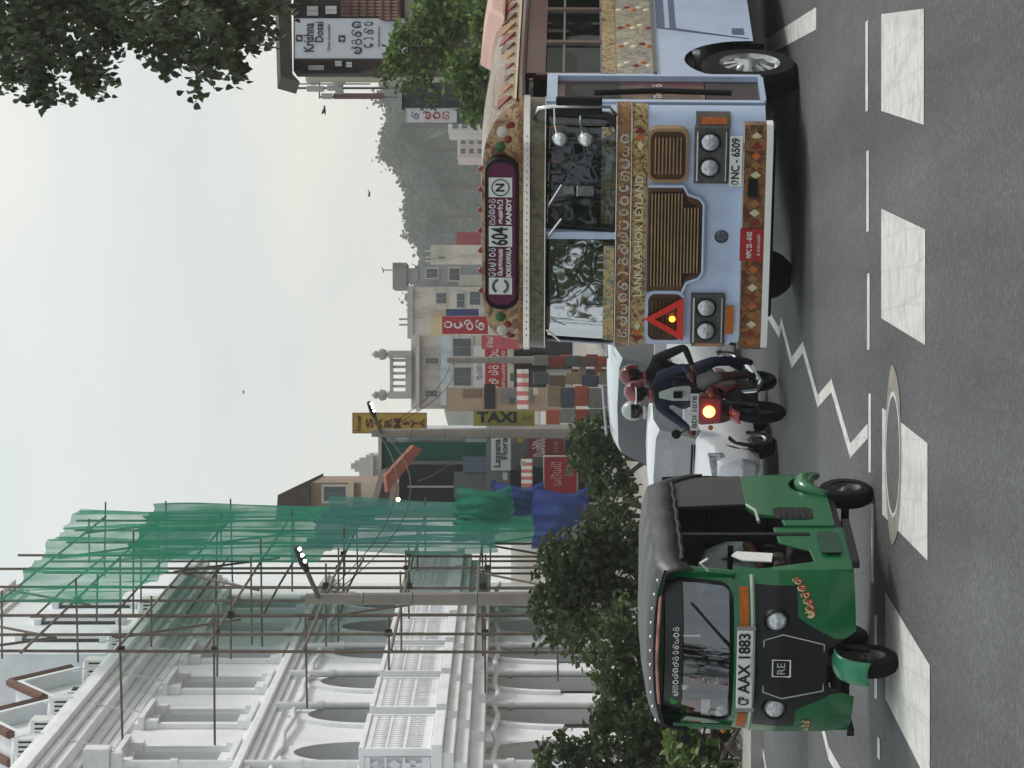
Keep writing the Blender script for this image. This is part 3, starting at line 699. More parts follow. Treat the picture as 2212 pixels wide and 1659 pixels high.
for q in (-1, 1):
    b = MB(); b.prism([(q * W2 * .985, .16, 1.79), (q * W2 * .985, .42, 1.79), (q * W2 * .985, .50, 2.47), (q * W2 * .985, .26, 2.47)], (-q * .05, 0, 0)); b.build('corner_pillar', M_busw, bus)
band('visor_band', 2.45, 2.60, mural('olive_visor_mural', [c(40, 34, 26), c(70, 64, 44), c(96, 88, 58), c(58, 50, 36)], 8), .05, y1=.5, lean=.02)
band('chrome_trim', 2.605, 2.66, M_chrome, .065, y1=.5)
band('gutter_trim', 2.665, 2.705, M_mur2, .05, y1=.5)
# domed top of the front
def zroof(x): return 2.68 + .375 * (1 - min(1, abs(x) / 1.205) ** 5.5) ** .55
b = MB(); XS = [-1.2 + 2.4 * i / 40 for i in range(41)]
for a, e in zip(XS, XS[1:]):
    b.face([(a, yfront(a, -.02) , 2.66), (e, yfront(e, -.02), 2.66), (e, yfront(e, -.02) + .08, zroof(e)), (a, yfront(a, -.02) + .08, zroof(a))])
b.build('front_dome', mural('painted_dome_mural', [c(70, 36, 20), c(120, 84, 48), c(170, 140, 96), c(110, 66, 36), c(84, 46, 26)], 6), bus, smooth=True)
def roofgrid(u, v):
    x = -1.2 + 2.4 * v; y = yfront(x, -.02) + .08 + (LEN - yfront(x, -.02)) * u
    return (x, y, zroof(x) + .03 * math.sin(math.pi * min(1, u * 4)) )
b = MB(); b.grid(roofgrid, 20, 40)
b.build('roof', mural('painted_roof_mural', [c(54, 30, 16), c(138, 112, 70), c(98, 60, 32), c(158, 142, 108), c(64, 38, 20)], 6, (2.5, .8, 2.5)), bus, smooth=True)
b = MB(); b.tube([(1.2, .35, 2.68), (1.22, 1, 2.69), (1.22, LEN, 2.69)], .035, 8); b.build('gutter', M_busred, bus)
for q in range(7):
    b = MB(); x = -.62 + q * .205; b.lathe([(.028, 0), (.03, .02), (.02, .04), (0, .048)], (x, .14, zroof(x) - .005), (0, 0, 1), 10); b.build('roof_marker_lamp', M_redl, bus, smooth=True)
b = MB(); b.prism([(.55, 3.2, 3.0), (.55, 5.2, 3.0), (.55, 5.0, 3.17), (.55, 3.5, 3.17)], (.62, 0, -.1)); rv = b.build('roof_vent', M_vent, bus, bevel=.03)
b = MB(); b.box(1.13, 1.18, 3.8, 4.6, 2.98, 3.0); b.build('vent_slot', M_black, rv)
# route board
bdp = rrect(-.70, .745, 2.735, 3.0, .11)
yb = -.045
b = MB(); b.prism([(x, yb, z) for x, z in bdp], (0, .12, 0)); rb = b.build('route_board', M_maroon, bus)
bo = rrect(-.735, .78, 2.70, 3.02, .14); b = MB()
for i in range(len(bdp)):
    j = (i + 1) % len(bdp); b.prism([(x, yb - .015, z) for x, z in (bdp[i], bdp[j], bo[j], bo[i])], (0, .13, 0))
b.build('board_frame', M_black, rb)
UX, UZ = (1, 0, 0), (0, 0, 1)
def panel(name, x0, x1, z0, z1, y, m, parent, th=.006):
    b = MB(); b.box(x0, x1, y - th, y, z0, z1); return b.build(name, m, parent)
for x0, x1 in ((-.585, -.415), (-.10, .105), (.395, .59)): panel('white_square', x0, x1, 2.765, 2.985, yb - .001, M_plate, rb)
text('route_number', '604', .2, M_ink, rb, (.003, yb - .011, 2.875), UX, UZ, width=.18, height=.16, bold=.004)
text('route_letter', 'N', .12, M_ink, rb, (.492, yb - .011, 2.875), UX, UZ, height=.085, bold=.003)
b = MB(); b.lathe([(.075, 0), (.085, .003), (.085, 0)], (.492, yb - .01, 2.875), (0, -1, 0), 24); b.build('letter_ring', M_ink, rb)
b = MB(); b.lathe([(.055, 0), (.082, .003), (.082, 0)], (-.50, yb - .01, 2.875), (0, -1, 0), 24, a0=.4, a1=2.6); b.lathe([(.055, 0), (.082, .003), (.082, 0)], (-.50, yb - .01, 2.875), (0, -1, 0), 24, a0=3.5, a1=5.7); b.build('board_emblem', mat('emblem_grey', c(70, 84, 86), .5), rb)
sinhala('board_text', ['ba', 'e', 'ka', 'aa', 'va', 'ra'], M_wink, rb, (-.258, yb - .004, 2.955), UX, UZ, .30, .07, .22)
text('board_text', '\u0bc6\u0baa\u0bbe\u0b95\u0bcd\u0b95\u0bbe\u0bb5\u0bb2', .07, M_wink, rb, (-.258, yb - .006, 2.873), UX, UZ, width=.27, height=.055, bold=.002)
text('board_text', 'BOKKAWALA', .08, M_wink, rb, (-.258, yb - .006, 2.795), UX, UZ, width=.30, height=.05, bold=.002)
sinhala('board_text', ['ma', 'ha', 'na', 'va', 'ra'], M_wink, rb, (.25, yb - .004, 2.955), UX, UZ, .27, .07, .22)
text('board_text', '\u0b95\u0ba3\u0bcd\u0b9f\u0bbf', .07, M_wink, rb, (.25, yb - .006, 2.873), UX, UZ, width=.24, height=.055, bold=.002)
text('board_text', 'KANDY', .08, M_wink, rb, (.25, yb - .006, 2.795), UX, UZ, width=.26, height=.052, bold=.003)
# painted fruit and blooms beside the board
for q in (-1, 1):
    for x, z, r_, mm in ((.86, 2.88, .05, 'paint_green'), (.93, 2.80, .04, 'paint_red'), (1.0, 2.86, .055, 'paint_white'), (1.05, 2.78, .045, 'paint_red'), (.84, 2.77, .04, 'paint_ochre')):
        mm_ = mat(mm, {'paint_green': c(52, 96, 48), 'paint_red': c(120, 30, 24), 'paint_white': c(196, 190, 180), 'paint_ochre': c(150, 104, 50)}[mm], .4, var=.2, scale=20)
        b = MB(); b.lathe([(0, .012), (r_ * .7, .01), (r_, 0)], (q * x, yfront(x, -.02) + .035, z), (0, -1, 0), 14); b.build('painted_fruit', mm_, bus, smooth=True)
# lettering on the front
text('maker_text', 'LANKA ASHOK LEYLAND', .12, mat('cream_ink', c(214, 204, 170), .5, var=.05), bus, (0, -.022, 1.568), UX, UZ, width=1.21, height=.075, bold=.002)
GL = list(SG)
for i in range(17):
    x = -.98 + i * .122
    sinhala('chrome_scroll', [GL[(i * 5) % len(GL)]], mat('silver_script', c(190, 186, 176), .3, .6, var=.2, scale=20), bus, (x, yfront(x) - .024, 1.715), UX, UZ, .115, .10, .26)
for i in range(26):
    x = -1.05 + i * .084; b = MB(); b.tube([(x - .02, yfront(x) - .03, 2.53), (x, yfront(x) - .04, 2.56), (x + .02, yfront(x) - .03, 2.52)], .006, 4); b.build('visor_scroll', mat('gilt', c(150, 130, 70), .4, .5), bus)
M_or = mat('paint_orange', c(176, 96, 36), .4, var=.25, scale=14); M_rd = mat('paint_red', c(120, 30, 24), .4, var=.2, scale=20); M_crm = mat('paint_cream', c(206, 196, 160), .4, var=.15, scale=14)
for i in range(23):                             # painted diamonds along the bumper
    x = -1.04 + i * .094
    if -.24 < x < .16 or .42 < x < .64: continue
    b = MB(); z = .49; s_ = .05
    b.face([(x - .04, yfront(x, .104), z), (x, yfront(x, .104), z - s_), (x + .04, yfront(x, .104), z), (x, yfront(x, .104), z + s_)]); b.build('painted_diamond', (M_or, M_rd, M_crm, mat('paint_ochre', c(150, 104, 50), .4))[i % 4], bus)
for q in (1, -1):
    for k in range(3):
        x = q * (1.03 - .06 * k); z = 1.57; b = MB(); s_ = .055 - .012 * k
        b.face([(x - .05, yfront(abs(x), .016 + .002 * k), z), (x, yfront(abs(x), .016 + .002 * k), z - s_), (x + .05, yfront(abs(x), .016 + .002 * k), z), (x, yfront(abs(x), .016 + .002 * k), z + s_)]); b.build('painted_diamond', (M_rd, M_or, M_crm)[k], bus)
for z in (1.645, 1.785, 2.452, 2.6): band('chrome_line', z, z + .008, M_chrome, .03 if z < 2 else .056, y1=.42)
for i in range(30):
    x = -1.0 + i * .069; b = MB(); b.lathe([(0, .012), (.008, .008), (.012, 0)], (x, yfront(abs(x), .068), 2.632), (0, -1, 0), 8); b.build('trim_bead', M_chrome, bus)
# grille and side grilles
M_grb = mat('grille_brown', c(74, 40, 20), 0.45, var=.35, scale=4, dirt=c(150, 110, 60), dirt_amt=.4)
gpoly = [(-.56, 1.49), (-.56, 1.15), (-.46, 1.11), (-.42, 1.0), (-.36, .96), (.33, .96), (.39, 1.0), (.43, 1.11), (.51, 1.15), (.51, 1.49)]
b = MB(); b.prism([(x, -.018, z) for x, z in gpoly], (0, .02, 0)); gr = b.build('grille', M_grb, bus)
b = MB()
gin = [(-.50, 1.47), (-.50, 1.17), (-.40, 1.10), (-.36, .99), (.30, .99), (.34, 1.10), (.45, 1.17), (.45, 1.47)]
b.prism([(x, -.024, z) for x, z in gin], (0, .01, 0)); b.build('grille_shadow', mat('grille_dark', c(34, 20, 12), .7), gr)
M_slat = mat('grille_slat', c(160, 132, 92), 0.35, .3, var=.3, scale=6)
for i in range(15):
    z = 1.45 - i * .031
    wl = -.49 if z > 1.15 else -.355; wr = .44 if z > 1.15 else .30
    b = MB(); b.box(wl, wr, -.05, -.026, z - .006, z + .006); b.build('slat', M_slat, gr)
rim_ = [((x - 0) * 1.0, z) for x, z in gpoly]
b = MB()
for (ax, az), (ex, ez) in zip(gpoly[1:], gpoly[2:-1] + [gpoly[-1]]):
    b.tube([(ax, -.03, az), (ex, -.03, ez)], .016, 6)
b.build('grille_trim', M_busw, gr)
for q, x0, x1 in ((1, .575, 1.05), (-1, -1.05, -.575)):
    b = MB(); Pn = rrect(x0, x1, 1.145, 1.47, .07); b.prism([(x, -.016, z) for x, z in Pn], (0, .09, 0)); sg = b.build('side_grille', M_grb, bus)
    for i in range(8):
        z = 1.19 + i * .034; b = MB()
        b.box(x0 + .06, x1 - .06, -.045, -.017, z - .006, z + .006); b.build('slat', M_slat if q > 0 else mat('slat_dark', c(90, 66, 40), .5, .2), sg)
    b = MB(); Po = rrect(x0 - .03, x1 + .03, 1.115, 1.5, .09)
    for i in range(len(Pn)):
        j = (i + 1) % len(Pn); b.prism([(x, -.03, z) for x, z in (Pn[i], Pn[j], Po[j], Po[i])], (0, .10, 0))
    b.build('grille_frame', M_busw if q < 0 else mat('tan_trim', c(150, 120, 84), .5), sg)
# warning triangle hung on the left grille, and the glowing hazard lamp behind it
tri = [(-1.04, 1.135), (-.60, 1.135), (-.82, 1.505)]; tin = [(-.945, 1.195), (-.695, 1.195), (-.82, 1.405)]
b = MB()
for i in range(3):
    j = (i + 1) % 3; b.prism([(x, -.075, z) for x, z in (tri[i], tri[j], tin[j], tin[i])], (0, .02, 0))
wt = tag(b.build('warning_triangle', mat('red_reflector_glow', c(200, 44, 34), .35, var=.08, scale=25, emit=c(200, 30, 20), estr=.05)), 'red reflective warning triangle hung on the grille of the bus', 'warning triangle'); bpy.context.view_layer.update(); wt.matrix_world = bus.matrix_world.copy()  # faint emission stands in for light thrown back by the reflector
b = MB(); b.lathe([(0, .02), (.02, .018), (.03, 0)], (-.82, -.06, 1.24), (0, -1, 0), 12); b.build('hazard_lamp', mat('hazard_glow', c(255, 180, 60), .4, emit=c(255, 150, 40), estr=6), bus)
# headlamps
for q, xs in ((1, (.70, .95)), (-1, (-.71, -.95))):
    x0, x1 = (.54, 1.09) if q > 0 else (-1.09, -.57)
    b = MB(); yy = yfront(1.0, .03); b.prism([(x, min(yfront(x), yfront(1.02)) - .04, z) for x, z in ((x0, .74), (x1, .74), (x1, 1.065), (x0, 1.065))], (0, .12, 0)); hb = b.build('headlamp_housing', mat('grey_housing', c(74, 76, 74), .5, .2, var=.3, scale=14), bus, bevel=.01)
    panel('chrome_strip', x0 + .03, x1 - .03, 1.03, 1.045, -.05, M_chrome, hb); panel('chrome_strip', x0 + .03, x1 - .03, .765, .775, -.05, M_chrome, hb)
    for x in xs:
        b = MB(); b.lathe([(0, .025), (.05, .02), (.082, 0)], (x, -.045, .92), (0, -1, 0), 22); hl = b.build('headlamp', M_lens, hb, smooth=True)
        b = MB(); b.lathe([(.082, 0), (.09, .012), (.1, 0)], (x, -.045, .92), (0, -1, 0), 22); b.build('lamp_ring', M_black, hl)
panel('marker_lamp', -.98, -.70, .655, .735, -.012, M_amber, bus, .02)
for q in (1, -1):
    xm = q * 1.09; b = MB()
    P = [(q * (1.085 + .1 * i / 4), yfront(1.085 + .1 * i / 4, .02)) for i in range(5)]
    for (ax, ay), (ex, ey) in zip(P, P[1:]): b.prism([(ax, ay, .73), (ex, ey, .73), (ex, ey, 1.05), (ax, ay, 1.05)], (0, .02, 0))
    cl = b.build('corner_lamp', mat('corner_lamp_body', c(92, 82, 76), .5, var=.2), bus)
    b = MB(); P = [(q * (1.10 + .05 * i / 3), yfront(1.10 + .05 * i / 3, .026)) for i in range(4)]
    for (ax, ay), (ex, ey) in zip(P, P[1:]): b.prism([(ax, ay, .76), (ex, ey, .76), (ex, ey, 1.0), (ax, ay, 1.0)], (0, .01, 0))
    b.build('amber_lens', M_amber, cl)
# emblem, plates, bumper
b = MB(); b.lathe([(.045, 0), (.055, .012), (.068, 0)], (0, -.002, .79), (0, -1, 0), 24)
for i in range(5):
    a = i * 1.2566; b.tube([(.045 * math.cos(a), -.01, .79 + .045 * math.sin(a)), (.03 * math.cos(a + .9), -.014, .79 + .03 * math.sin(a + .9)), (.01 * math.cos(a + 1.6), -.012, .79 + .01 * math.sin(a + 1.6))], .008, 5)
b.build('wheel_emblem', mat('emblem_steel', c(80, 88, 96), .4, .4), bus)
np_ = panel('number_plate', .53, 1.02, .618, .735, -.055, M_plate, bus, .012)
text('plate_text', 'NC - 6509', .1, M_ink, np_, (.80, -.07, .677), UX, UZ, width=.4, height=.082, bold=.002)
text('plate_text', 'CP', .05, M_ink, np_, (.565, -.07, .677), UX, UZ, width=.045, height=.07)
band('bumper', .385, .60, M_mur4, .10, -1.14, 1.12, bevel=.02)
band('bumper_trim', .60, .613, M_chrome, .105, -1.14, 1.12)
band('bumper_strip', .335, .395, mat('white_metal_strip', c(232, 232, 230), .4, var=.04), .12, -1.10, 1.13)
rpn = panel('permit_plate', -.20, .12, .40, .62, -.105, mat('red_plate', c(158, 28, 28), .45, var=.06), bus, .01)
text('plate_text', 'WPC 22 - 0102', .05, M_wink, rpn, (-.04, -.118, .53), UX, UZ, width=.27, height=.05, bold=.001)
sinhala('plate_text', ['sa', 'ra', 'va', 'ma', 'ka', 'na'], M_wink, rpn, (-.04, -.116, .445), UX, UZ, .22, .03, .2)
panel('bumper_block', .44, .62, .47, .56, -.105, M_black, bus, .012)
# wipers and corner mirrors
for x, dx in ((-.95, -.12), (-.02, .2), (.28, .24)):
    b = MB(); b.tube([(x, -.03, 2.44), (x + dx, -.035, 2.30)], .012, 5); b.build('wiper', M_chrome, bus)
mir = MB(); mir.tube([(1.14, .05, 2.56), (1.3, -.12, 2.52), (1.33, -.16, 2.40), (1.33, -.16, 1.86), (1.2, .0, 1.80)], .017, 6); ma = mir.build('mirror_arm', M_chrome, bus, smooth=True)
b = MB(); b.box(1.24, 1.42, -.17, -.10, 1.93, 2.36); b.build('side_mirror', M_black, ma, bevel=.02)
b = MB(); b.box(1.26, 1.40, -.10, -.095, 1.95, 2.34); b.build('mirror_glass', M_chrome, ma)
for z in (2.32, 2.08):
    b = MB(); b.lathe([(0, .055), (.045, .045), (.075, 0), (.0, -.004)], (1.0, -.13, z), (-.3, -1, .1), 18); rm = b.build('round_mirror', mat('mirror_white', c(225, 226, 228), .12, .55), ma, smooth=True)
    b = MB(); b.tube([(1.0, -.1, z + .02), (1.16, -.12, z + .05), (1.33, -.16, z + .05)], .01, 5); b.build('mirror_stalk', M_chrome, ma)
# painted ornament along the roof edge and the side mural
for i in range(26):
    y = .55 + i * .34; x = 1.165; b = MB(); z = zroof(x) + .012
    b.prism([(x - .05, y - .14, z + .05), (x + .03, y, z - .06), (x - .05, y + .14, z + .05), (x - .13, y, z + .10)], (.008, 0, .02)); b.build('painted_diamond', (M_rd, mat('paint_ochre', c(150, 104, 50), .4), mat('paint_umber', c(92, 58, 32), .4))[i % 3], bus)
for z_, m_ in ((2.70, M_rd), (2.735, M_crm)):
    b = MB(); b.box(1.196, 1.225, .4, LEN, z_, z_ + .02); b.build('roof_stripe', m_, bus)
for i in range(7):
    for k in range(5):
        y = 1.5 + i * .62; b = MB(); b.lathe([(0, .012), (.03, .01), (.042, 0)], (W2 + .002, y + (.09 if k % 2 else 0), 1.46 + k * .07), (1, 0, 0), 10); b.build('painted_bloom', (M_crm, M_or, M_rd, M_crm)[(i + k) % 4], bus, smooth=True)
# right-hand side: door, wheel arch panel, windows
YD0, YD1, YW = .45, 1.17, 1.72
b = MB(); b.box(W2 - .08, W2 - .05, YD0, YD1, .95, 2.35); dr = b.build('door', mural('door_mural', [c(50, 10, 10), c(90, 20, 18), c(70, 40, 30), c(130, 100, 70)], 3), bus)
b = MB(); b.box(W2 - .05, W2 - .04, YD0 + .1, YD1 - .1, 1.75, 2.28); b.build('door_glass', M_gld, dr)
b = MB(); b.box(W2 - .09, W2 - .05, YD0, YD1, .43, .94); b.build('door_lower', mat('door_dark', c(56, 46, 48), .5, var=.2), dr)
for y0, y1, z0, z1 in ((.38, .45, .40, 2.45), (1.17, 1.24, .40, 2.45), (.451, 1.169, 2.35, 2.45), (.451, 1.169, .38, .43)):
    b = MB(); b.box(W2 - .06, W2 + .004, y0, y1, z0, z1); b.build('door_frame', M_busw, dr)
b = MB(); b.tube([(W2 + .02, .62, .7), (W2 + .03, .64, 1.4), (W2 + .02, .6, 2.0)], .03, 6); b.build('grab_bar', M_black, dr)
sinhala('door_text', ['sa', 'na', 'va', 'ka', 'ra'], M_wink, dr, (W2 - .048, .80, 1.4), (0, 1, 0), UZ, .55, .1, .2)
def side(q):
    b = MB(); arch = [(YW - .62, .42)] + [(YW - .62 * math.cos(math.pi * i / 16), .48 + .64 * math.sin(math.pi * i / 16)) for i in range(17)] + [(YW + .62, .42)]
    y0 = 1.24 if q > 0 else .42
    zt = 1.42
    P = [(y0, .42)] if y0 < YW - .62 - 1e-3 else []
    x = q * (W2 - .001)
    pts = [(YW - .62, .42), (YW - .62, zt)] 
    for (a, za), (e, ze) in zip(arch, arch[1:]):
        aa, ee = max(a, y0), max(e, y0)
        if ee - aa > 1e-4 or True:
            b.face([(x, aa, za), (x, ee, ze), (x, ee, zt), (x, aa, zt)])
    if y0 < YW - .62: b.face([(x, y0, .42), (x, YW - .62, .42), (x, YW - .62, zt), (x, y0, zt)])
    b.face([(x, YW + .62, .42), (x, LEN, .42), (x, LEN, zt), (x, YW + .62, zt)])
    b.build('side_panel', M_busw, bus)
    b = MB(); b.box(x - .02 * q, x + .004 * q, max(y0, 1.24), LEN, 1.42, 1.79); b.build('mural_panel', M_mur3, bus)
    b = MB(); b.box(x - .02 * q, x + .012 * q, max(y0, 1.24), LEN, 1.79, 1.92); b.build('sill_band', M_mur1, bus)
    b = MB(); b.box(x - .01 * q, x + .028 * q, max(y0, 1.24), LEN, 1.395, 1.43); b.build('side_moulding', M_chrome if q < 0 else mat('dull_trim', c(110, 112, 112), .35, .6), bus)
    b = MB()
    for y0_, y1_ in [(1.2, 1.28)] + [(2.23 + 1.12 * i, 2.33 + 1.12 * i) for i in range(7)]:
        b.box(x - .05 * q, x + .003 * q, y0_, y1_, 1.92, 2.56)
    b.box(x - .05 * q, x + .006 * q, max(y0, 1.2), LEN, 2.47, 2.68); b.build('window_pillars' if False else 'window_frame', M_busred, bus)
    for i in range(7):
        a = 1.28 + 1.12 * i if i else 1.28; e = 2.23 + 1.12 * i
        if i: a = 2.33 + 1.12 * (i - 1)
        b = MB(); b.box(x - .03 * q, x - .022 * q, a, e, 1.93, 2.46); wn = b.build('side_window', M_gld, bus)
        b = MB(); b.box(x - .035 * q, x - .005 * q, a, e, 2.285, 2.305); b.box(x - .035 * q, x - .005 * q, a, e, 1.92, 1.94); b.box(x - .035 * q, x - .005 * q, e - .02, e, 1.94, 2.47); b.build('sash', M_rim, wn)
side(1); side(-1)
for z0, z1, y0, y1 in ((1.52, 1.6, 2.9, 5), (1.62, 1.68, 2.8, 5)): pass
for y0, y1, z0, z1, m_ in ((2.75, 9, 1.29, 1.37, M_blue), (2.75, 9, 1.18, 1.24, M_blue), (2.55, 2.75, .5, .62, M_blue)):
    b = MB(); b.box(W2 - .002, W2 + .004, y0, y1, z0, z1); b.build('side_stripe', m_, bus)
b = MB(); b.prism([(W2 + .001, 2.75, 1.18), (W2 + .001, 2.75, 1.37), (W2 + .001, 2.42, .46), (W2 + .001, 2.42, .56)][:3] + [(W2 + .001, 2.40, .46)], (.003, 0, 0)); b.build('side_stripe', M_blue, bus)
def wheel(parent, cx, cy, r, wd, q, hub, spokes=8, dish=.1):
    b = MB(); b.lathe([(r * .62, -wd / 2), (r * .9, -wd / 2), (r, -wd * .32), (r, wd * .32), (r * .9, wd / 2), (r * .62, wd / 2)], (cx, cy, r), (1, 0, 0), 36); t_ = b.build('wheel', M_rub, parent, smooth=True, auto=35)
    b = MB(); s_ = q; b.lathe([(r * .63, wd / 2 * s_), (r * .58, (wd / 2 - dish * .3) * s_), (r * .5, (wd / 2 - dish) * s_), (r * .3, (wd / 2 - dish * .2) * s_), (r * .16, (wd / 2 + .02) * s_), (0, (wd / 2 + .03) * s_)], (cx, cy, r), (1, 0, 0), 28); rm = b.build('rim', hub, t_, smooth=True)
    for i in range(spokes):
        a = 2 * math.pi * i / spokes; b = MB()
        b.tube([(cx + s_ * (wd / 2 - dish * .1), cy + r * .2 * math.cos(a), r + r * .2 * math.sin(a)), (cx + s_ * (wd / 2 - dish * .5), cy + r * .52 * math.cos(a), r + r * .52 * math.sin(a))], [r * .04, r * .07], 5); b.build('spoke', hub, t_)
    return t_
M_bushub = mat('bright_hub', c(170, 172, 172), .25, .9, var=.3, scale=14)
for q in (1, -1): wheel(bus, q * (W2 - .16), YW, .48, .27, q, M_bushub, 10, .12)
for q in (1, -1): wheel(bus, q * (W2 - .2), 6.6, .48, .3, q, M_bushub, 10, .12)
b = MB(); b.box(-W2 + .05, W2 - .09, .1, LEN, .62, .68); b.box(-.95, .95, .35, 1.15, .28, .62); b.box(-.8, .8, 1.2, 8.5, .24, .62); b.box(-1.12, 1.12, 2.5, 5.8, .30, .62); b.box(-1.1, 1.1, YW - .1, YW + .1, .40, .52); b.build('chassis_light_block', M_black, bus)  # floor and axle, plus boxes added to block light and darken the ground below
b = MB(); b.box(-W2 + .05, W2 - .05, LEN - .05, LEN, .6, 2.9); b.build('rear_wall', M_busred, bus)
b = MB(); b.box(-1.1, 1.1, .1, .45, 1.3, 1.72); b.build('dashboard', mat('dash_cream', c(150, 140, 120), .7, var=.3, scale=8), bus)
for i in range(6):
    for x in (-.75, .7):
        b = MB(); y = 2.2 + i * 1.1; b.box(x - .42, x + .42, y, y + .12, 1.05, 1.85); b.box(x - .42, x + .42, y - .42, y, 1.0, 1.12); b.build('seat', M_seat, bus, bevel=.04)
b = MB(); b.lathe([(.2, -.015), (.215, 0), (.2, .015), (.185, 0), (.2, -.015)], (-.6, .55, 1.72), (0, .5, 1), 24); b.build('steering_wheel', M_black, bus)
b = MB()
for i in range(5): b.box(.1 + .2 * i, .13 + .2 * i, .62, .64, 1.75, 2.4)
b.build('guard_rail', M_rim, bus)
for i, (x, z, w_, h_) in enumerate(((.42, 2.08, .1, .16), (.42, 2.24, .08, .1), (.7, 1.86, .16, .06), (-.3, 1.85, .2, .07))):
    panel('dash_sticker', x - w_ / 2, x + w_ / 2, z - h_ / 2, z + h_ / 2, wy(z) + .03, M_plate, bus, .004)
for i in range(9):                              # tassels and pennants hanging inside the screen
    x = .14 + i * .11; b = MB(); b.tube([(x, .14, 2.44), (x + .01, .145, 2.36 - .05 * (i % 3))], [.012, .02], 6); b.build('tassel', (M_rd, M_crm, M_or)[i % 3], bus)
panel('windscreen_flowers', .1, 1.06, 1.80, 1.93, .06, mural('flower_mural', [c(120, 30, 30), c(196, 170, 110), c(70, 80, 50), c(210, 200, 180), c(150, 60, 60)], 12), bus, .02)
panel('windscreen_flowers', -1.06, -.1, 1.80, 1.90, -.006, mural('flower_mural2', [c(150, 60, 60), c(196, 170, 110), c(90, 100, 80), c(210, 200, 190)], 12), bus, .004)

# ---------------------------------------------------------------- the three-wheeler
tk = empty('auto_rickshaw', (-1.903, 23.42, 0), -R(17.5), 'green three-wheeled taxi with black canopy, nearest vehicle on the crossing', 'auto rickshaw')
M_grn = mat('tuk_green_paint', c(8, 96, 54), .27, var=.10, scale=3, coat=.3, spec=.4, dirt=c(44, 62, 48), dirt_amt=.3, dscale=3)
M_vinyl = mat('black_vinyl', c(50, 49, 50), .42, var=.15, scale=3, bump=.25, bscale=9)
M_nose = mat('nose_black', c(22, 23, 26), .42, var=.1, spec=.3)
def cowl(x, z):
    k = abs(x) / .6
    y = -.14 + .34 * k ** 2.3
    if z > .82: y += .35 * (z - .82) ** 1.25
    if z < .5: y += .35 * (.5 - z) ** 1.3
    return y + .015 * math.cos(x * 4)
def zlo(x): a = abs(x); return .30 if a > .24 else (.50 if a < .13 else .50 - .2 * (a - .13) / .11)
def isblack(x, z):
    a = abs(x)
    if a < .2: return z < .995
    if a < .52: return z < .985 and z > .70 - (.25 * max(0, (.34 - a) / .14)) 
    return False
def cg(u, v):
    x = -.6 + 1.2 * u; z = zlo(x) + (1.13 - zlo(x)) * v; return (x, cowl(x, z), z)
b = MB(); b.grid(cg, 150, 90, lambda u, v: 1 if isblack(-.6 + 1.2 * (u + .0033), zlo(-.6 + 1.2 * u) + (1.13 - zlo(-.6 + 1.2 * u)) * (v + .0055)) else 0)
fb = b.build('front_cowl', [M_grn, M_nose], tk, smooth=True)
# raised line round the nose, badge and lettering
hexl = [(-.19, .93), (.19, .93), (.235, .80), (.17, .52), (-.17, .52), (-.235, .80), (-.19, .93)]
b = MB(); b.tube([(x, cowl(x, z) - .006, z) for x, z in hexl], .005, 5); b.build('nose_line', mat('grey_line', c(170, 172, 172), .5), fb)
bdg = [(-.06, .75), (.06, .75), (.06, .87), (-.06, .87), (-.06, .75)]
b = MB(); b.tube([(x, cowl(x, z) - .008, z) for x, z in bdg], .006, 5); bg_ = b.build('badge', M_wink, fb)
text('badge_text', 'RE', .06, mat('grey_line', c(170, 172, 172), .5), bg_, (0, cowl(0, .81) - .012, .81), UX, UZ, width=.08)
for x in (-.32, .32):
    b = MB(); b.lathe([(0, .035), (.045, .028), (.07, 0), (.074, -.05)], (x, cowl(x, .845) - .012, .845), (0, -1, 0), 24); hl = b.build('headlamp', M_lens, fb, smooth=True)
    b = MB(); b.lathe([(.068, 0), (.08, .012), (.09, -.02)], (x, cowl(x, .845) - .012, .845), (0, -1, 0), 24); b.build('lamp_ring', M_black, hl)
for x0, x1 in ((-.56, -.40), (.24, .50)):
    b = MB(); P = [(x0 + (x1 - x0) * i / 4) for i in range(5)]
    for a, e in zip(P, P[1:]): b.prism([(a, cowl(a, 1.06) - .02, 1.03), (e, cowl(e, 1.06) - .02, 1.03), (e, cowl(e, 1.06) - .02, 1.09), (a, cowl(a, 1.06) - .02, 1.09)], (0, .04, 0))
    b.build('indicator_lamp', M_amber, fb)
b = MB(); b.tube([(x, cowl(x, 1.0) - .025, 1.005) for x in [-.57 + 1.14 * i / 16 for i in range(17)]], .016, 6); b.build('front_rail', mat('pale_rail', c(150, 165, 150), .4, .3), tk)
b = MB(); b.box(-.30, .27, -.115, -.10, 1.005, 1.115); tp = b.build('number_plate', M_plate, tk, bevel=.006)
text('plate_text', 'AAX 1883', .1, M_ink, tp, (.035, -.119, 1.06), UX, UZ, width=.44, height=.082, bold=.002)
text('plate_text', 'CP', .05, M_ink, tp, (-.245, -.119, 1.06), UX, UZ, width=.06, height=.075, bold=.001)
for x in (-.33, .27):
    b = MB(); b.box(x, x + .03, -.11, -.06, .99, 1.12); b.build('plate_bracket', M_chrome, tk)
M_gilt = mat('gold_sticker', c(206, 190, 140), .5, var=.1)
M_rsh = mat('red_sticker', c(150, 46, 30), .5, var=.1)
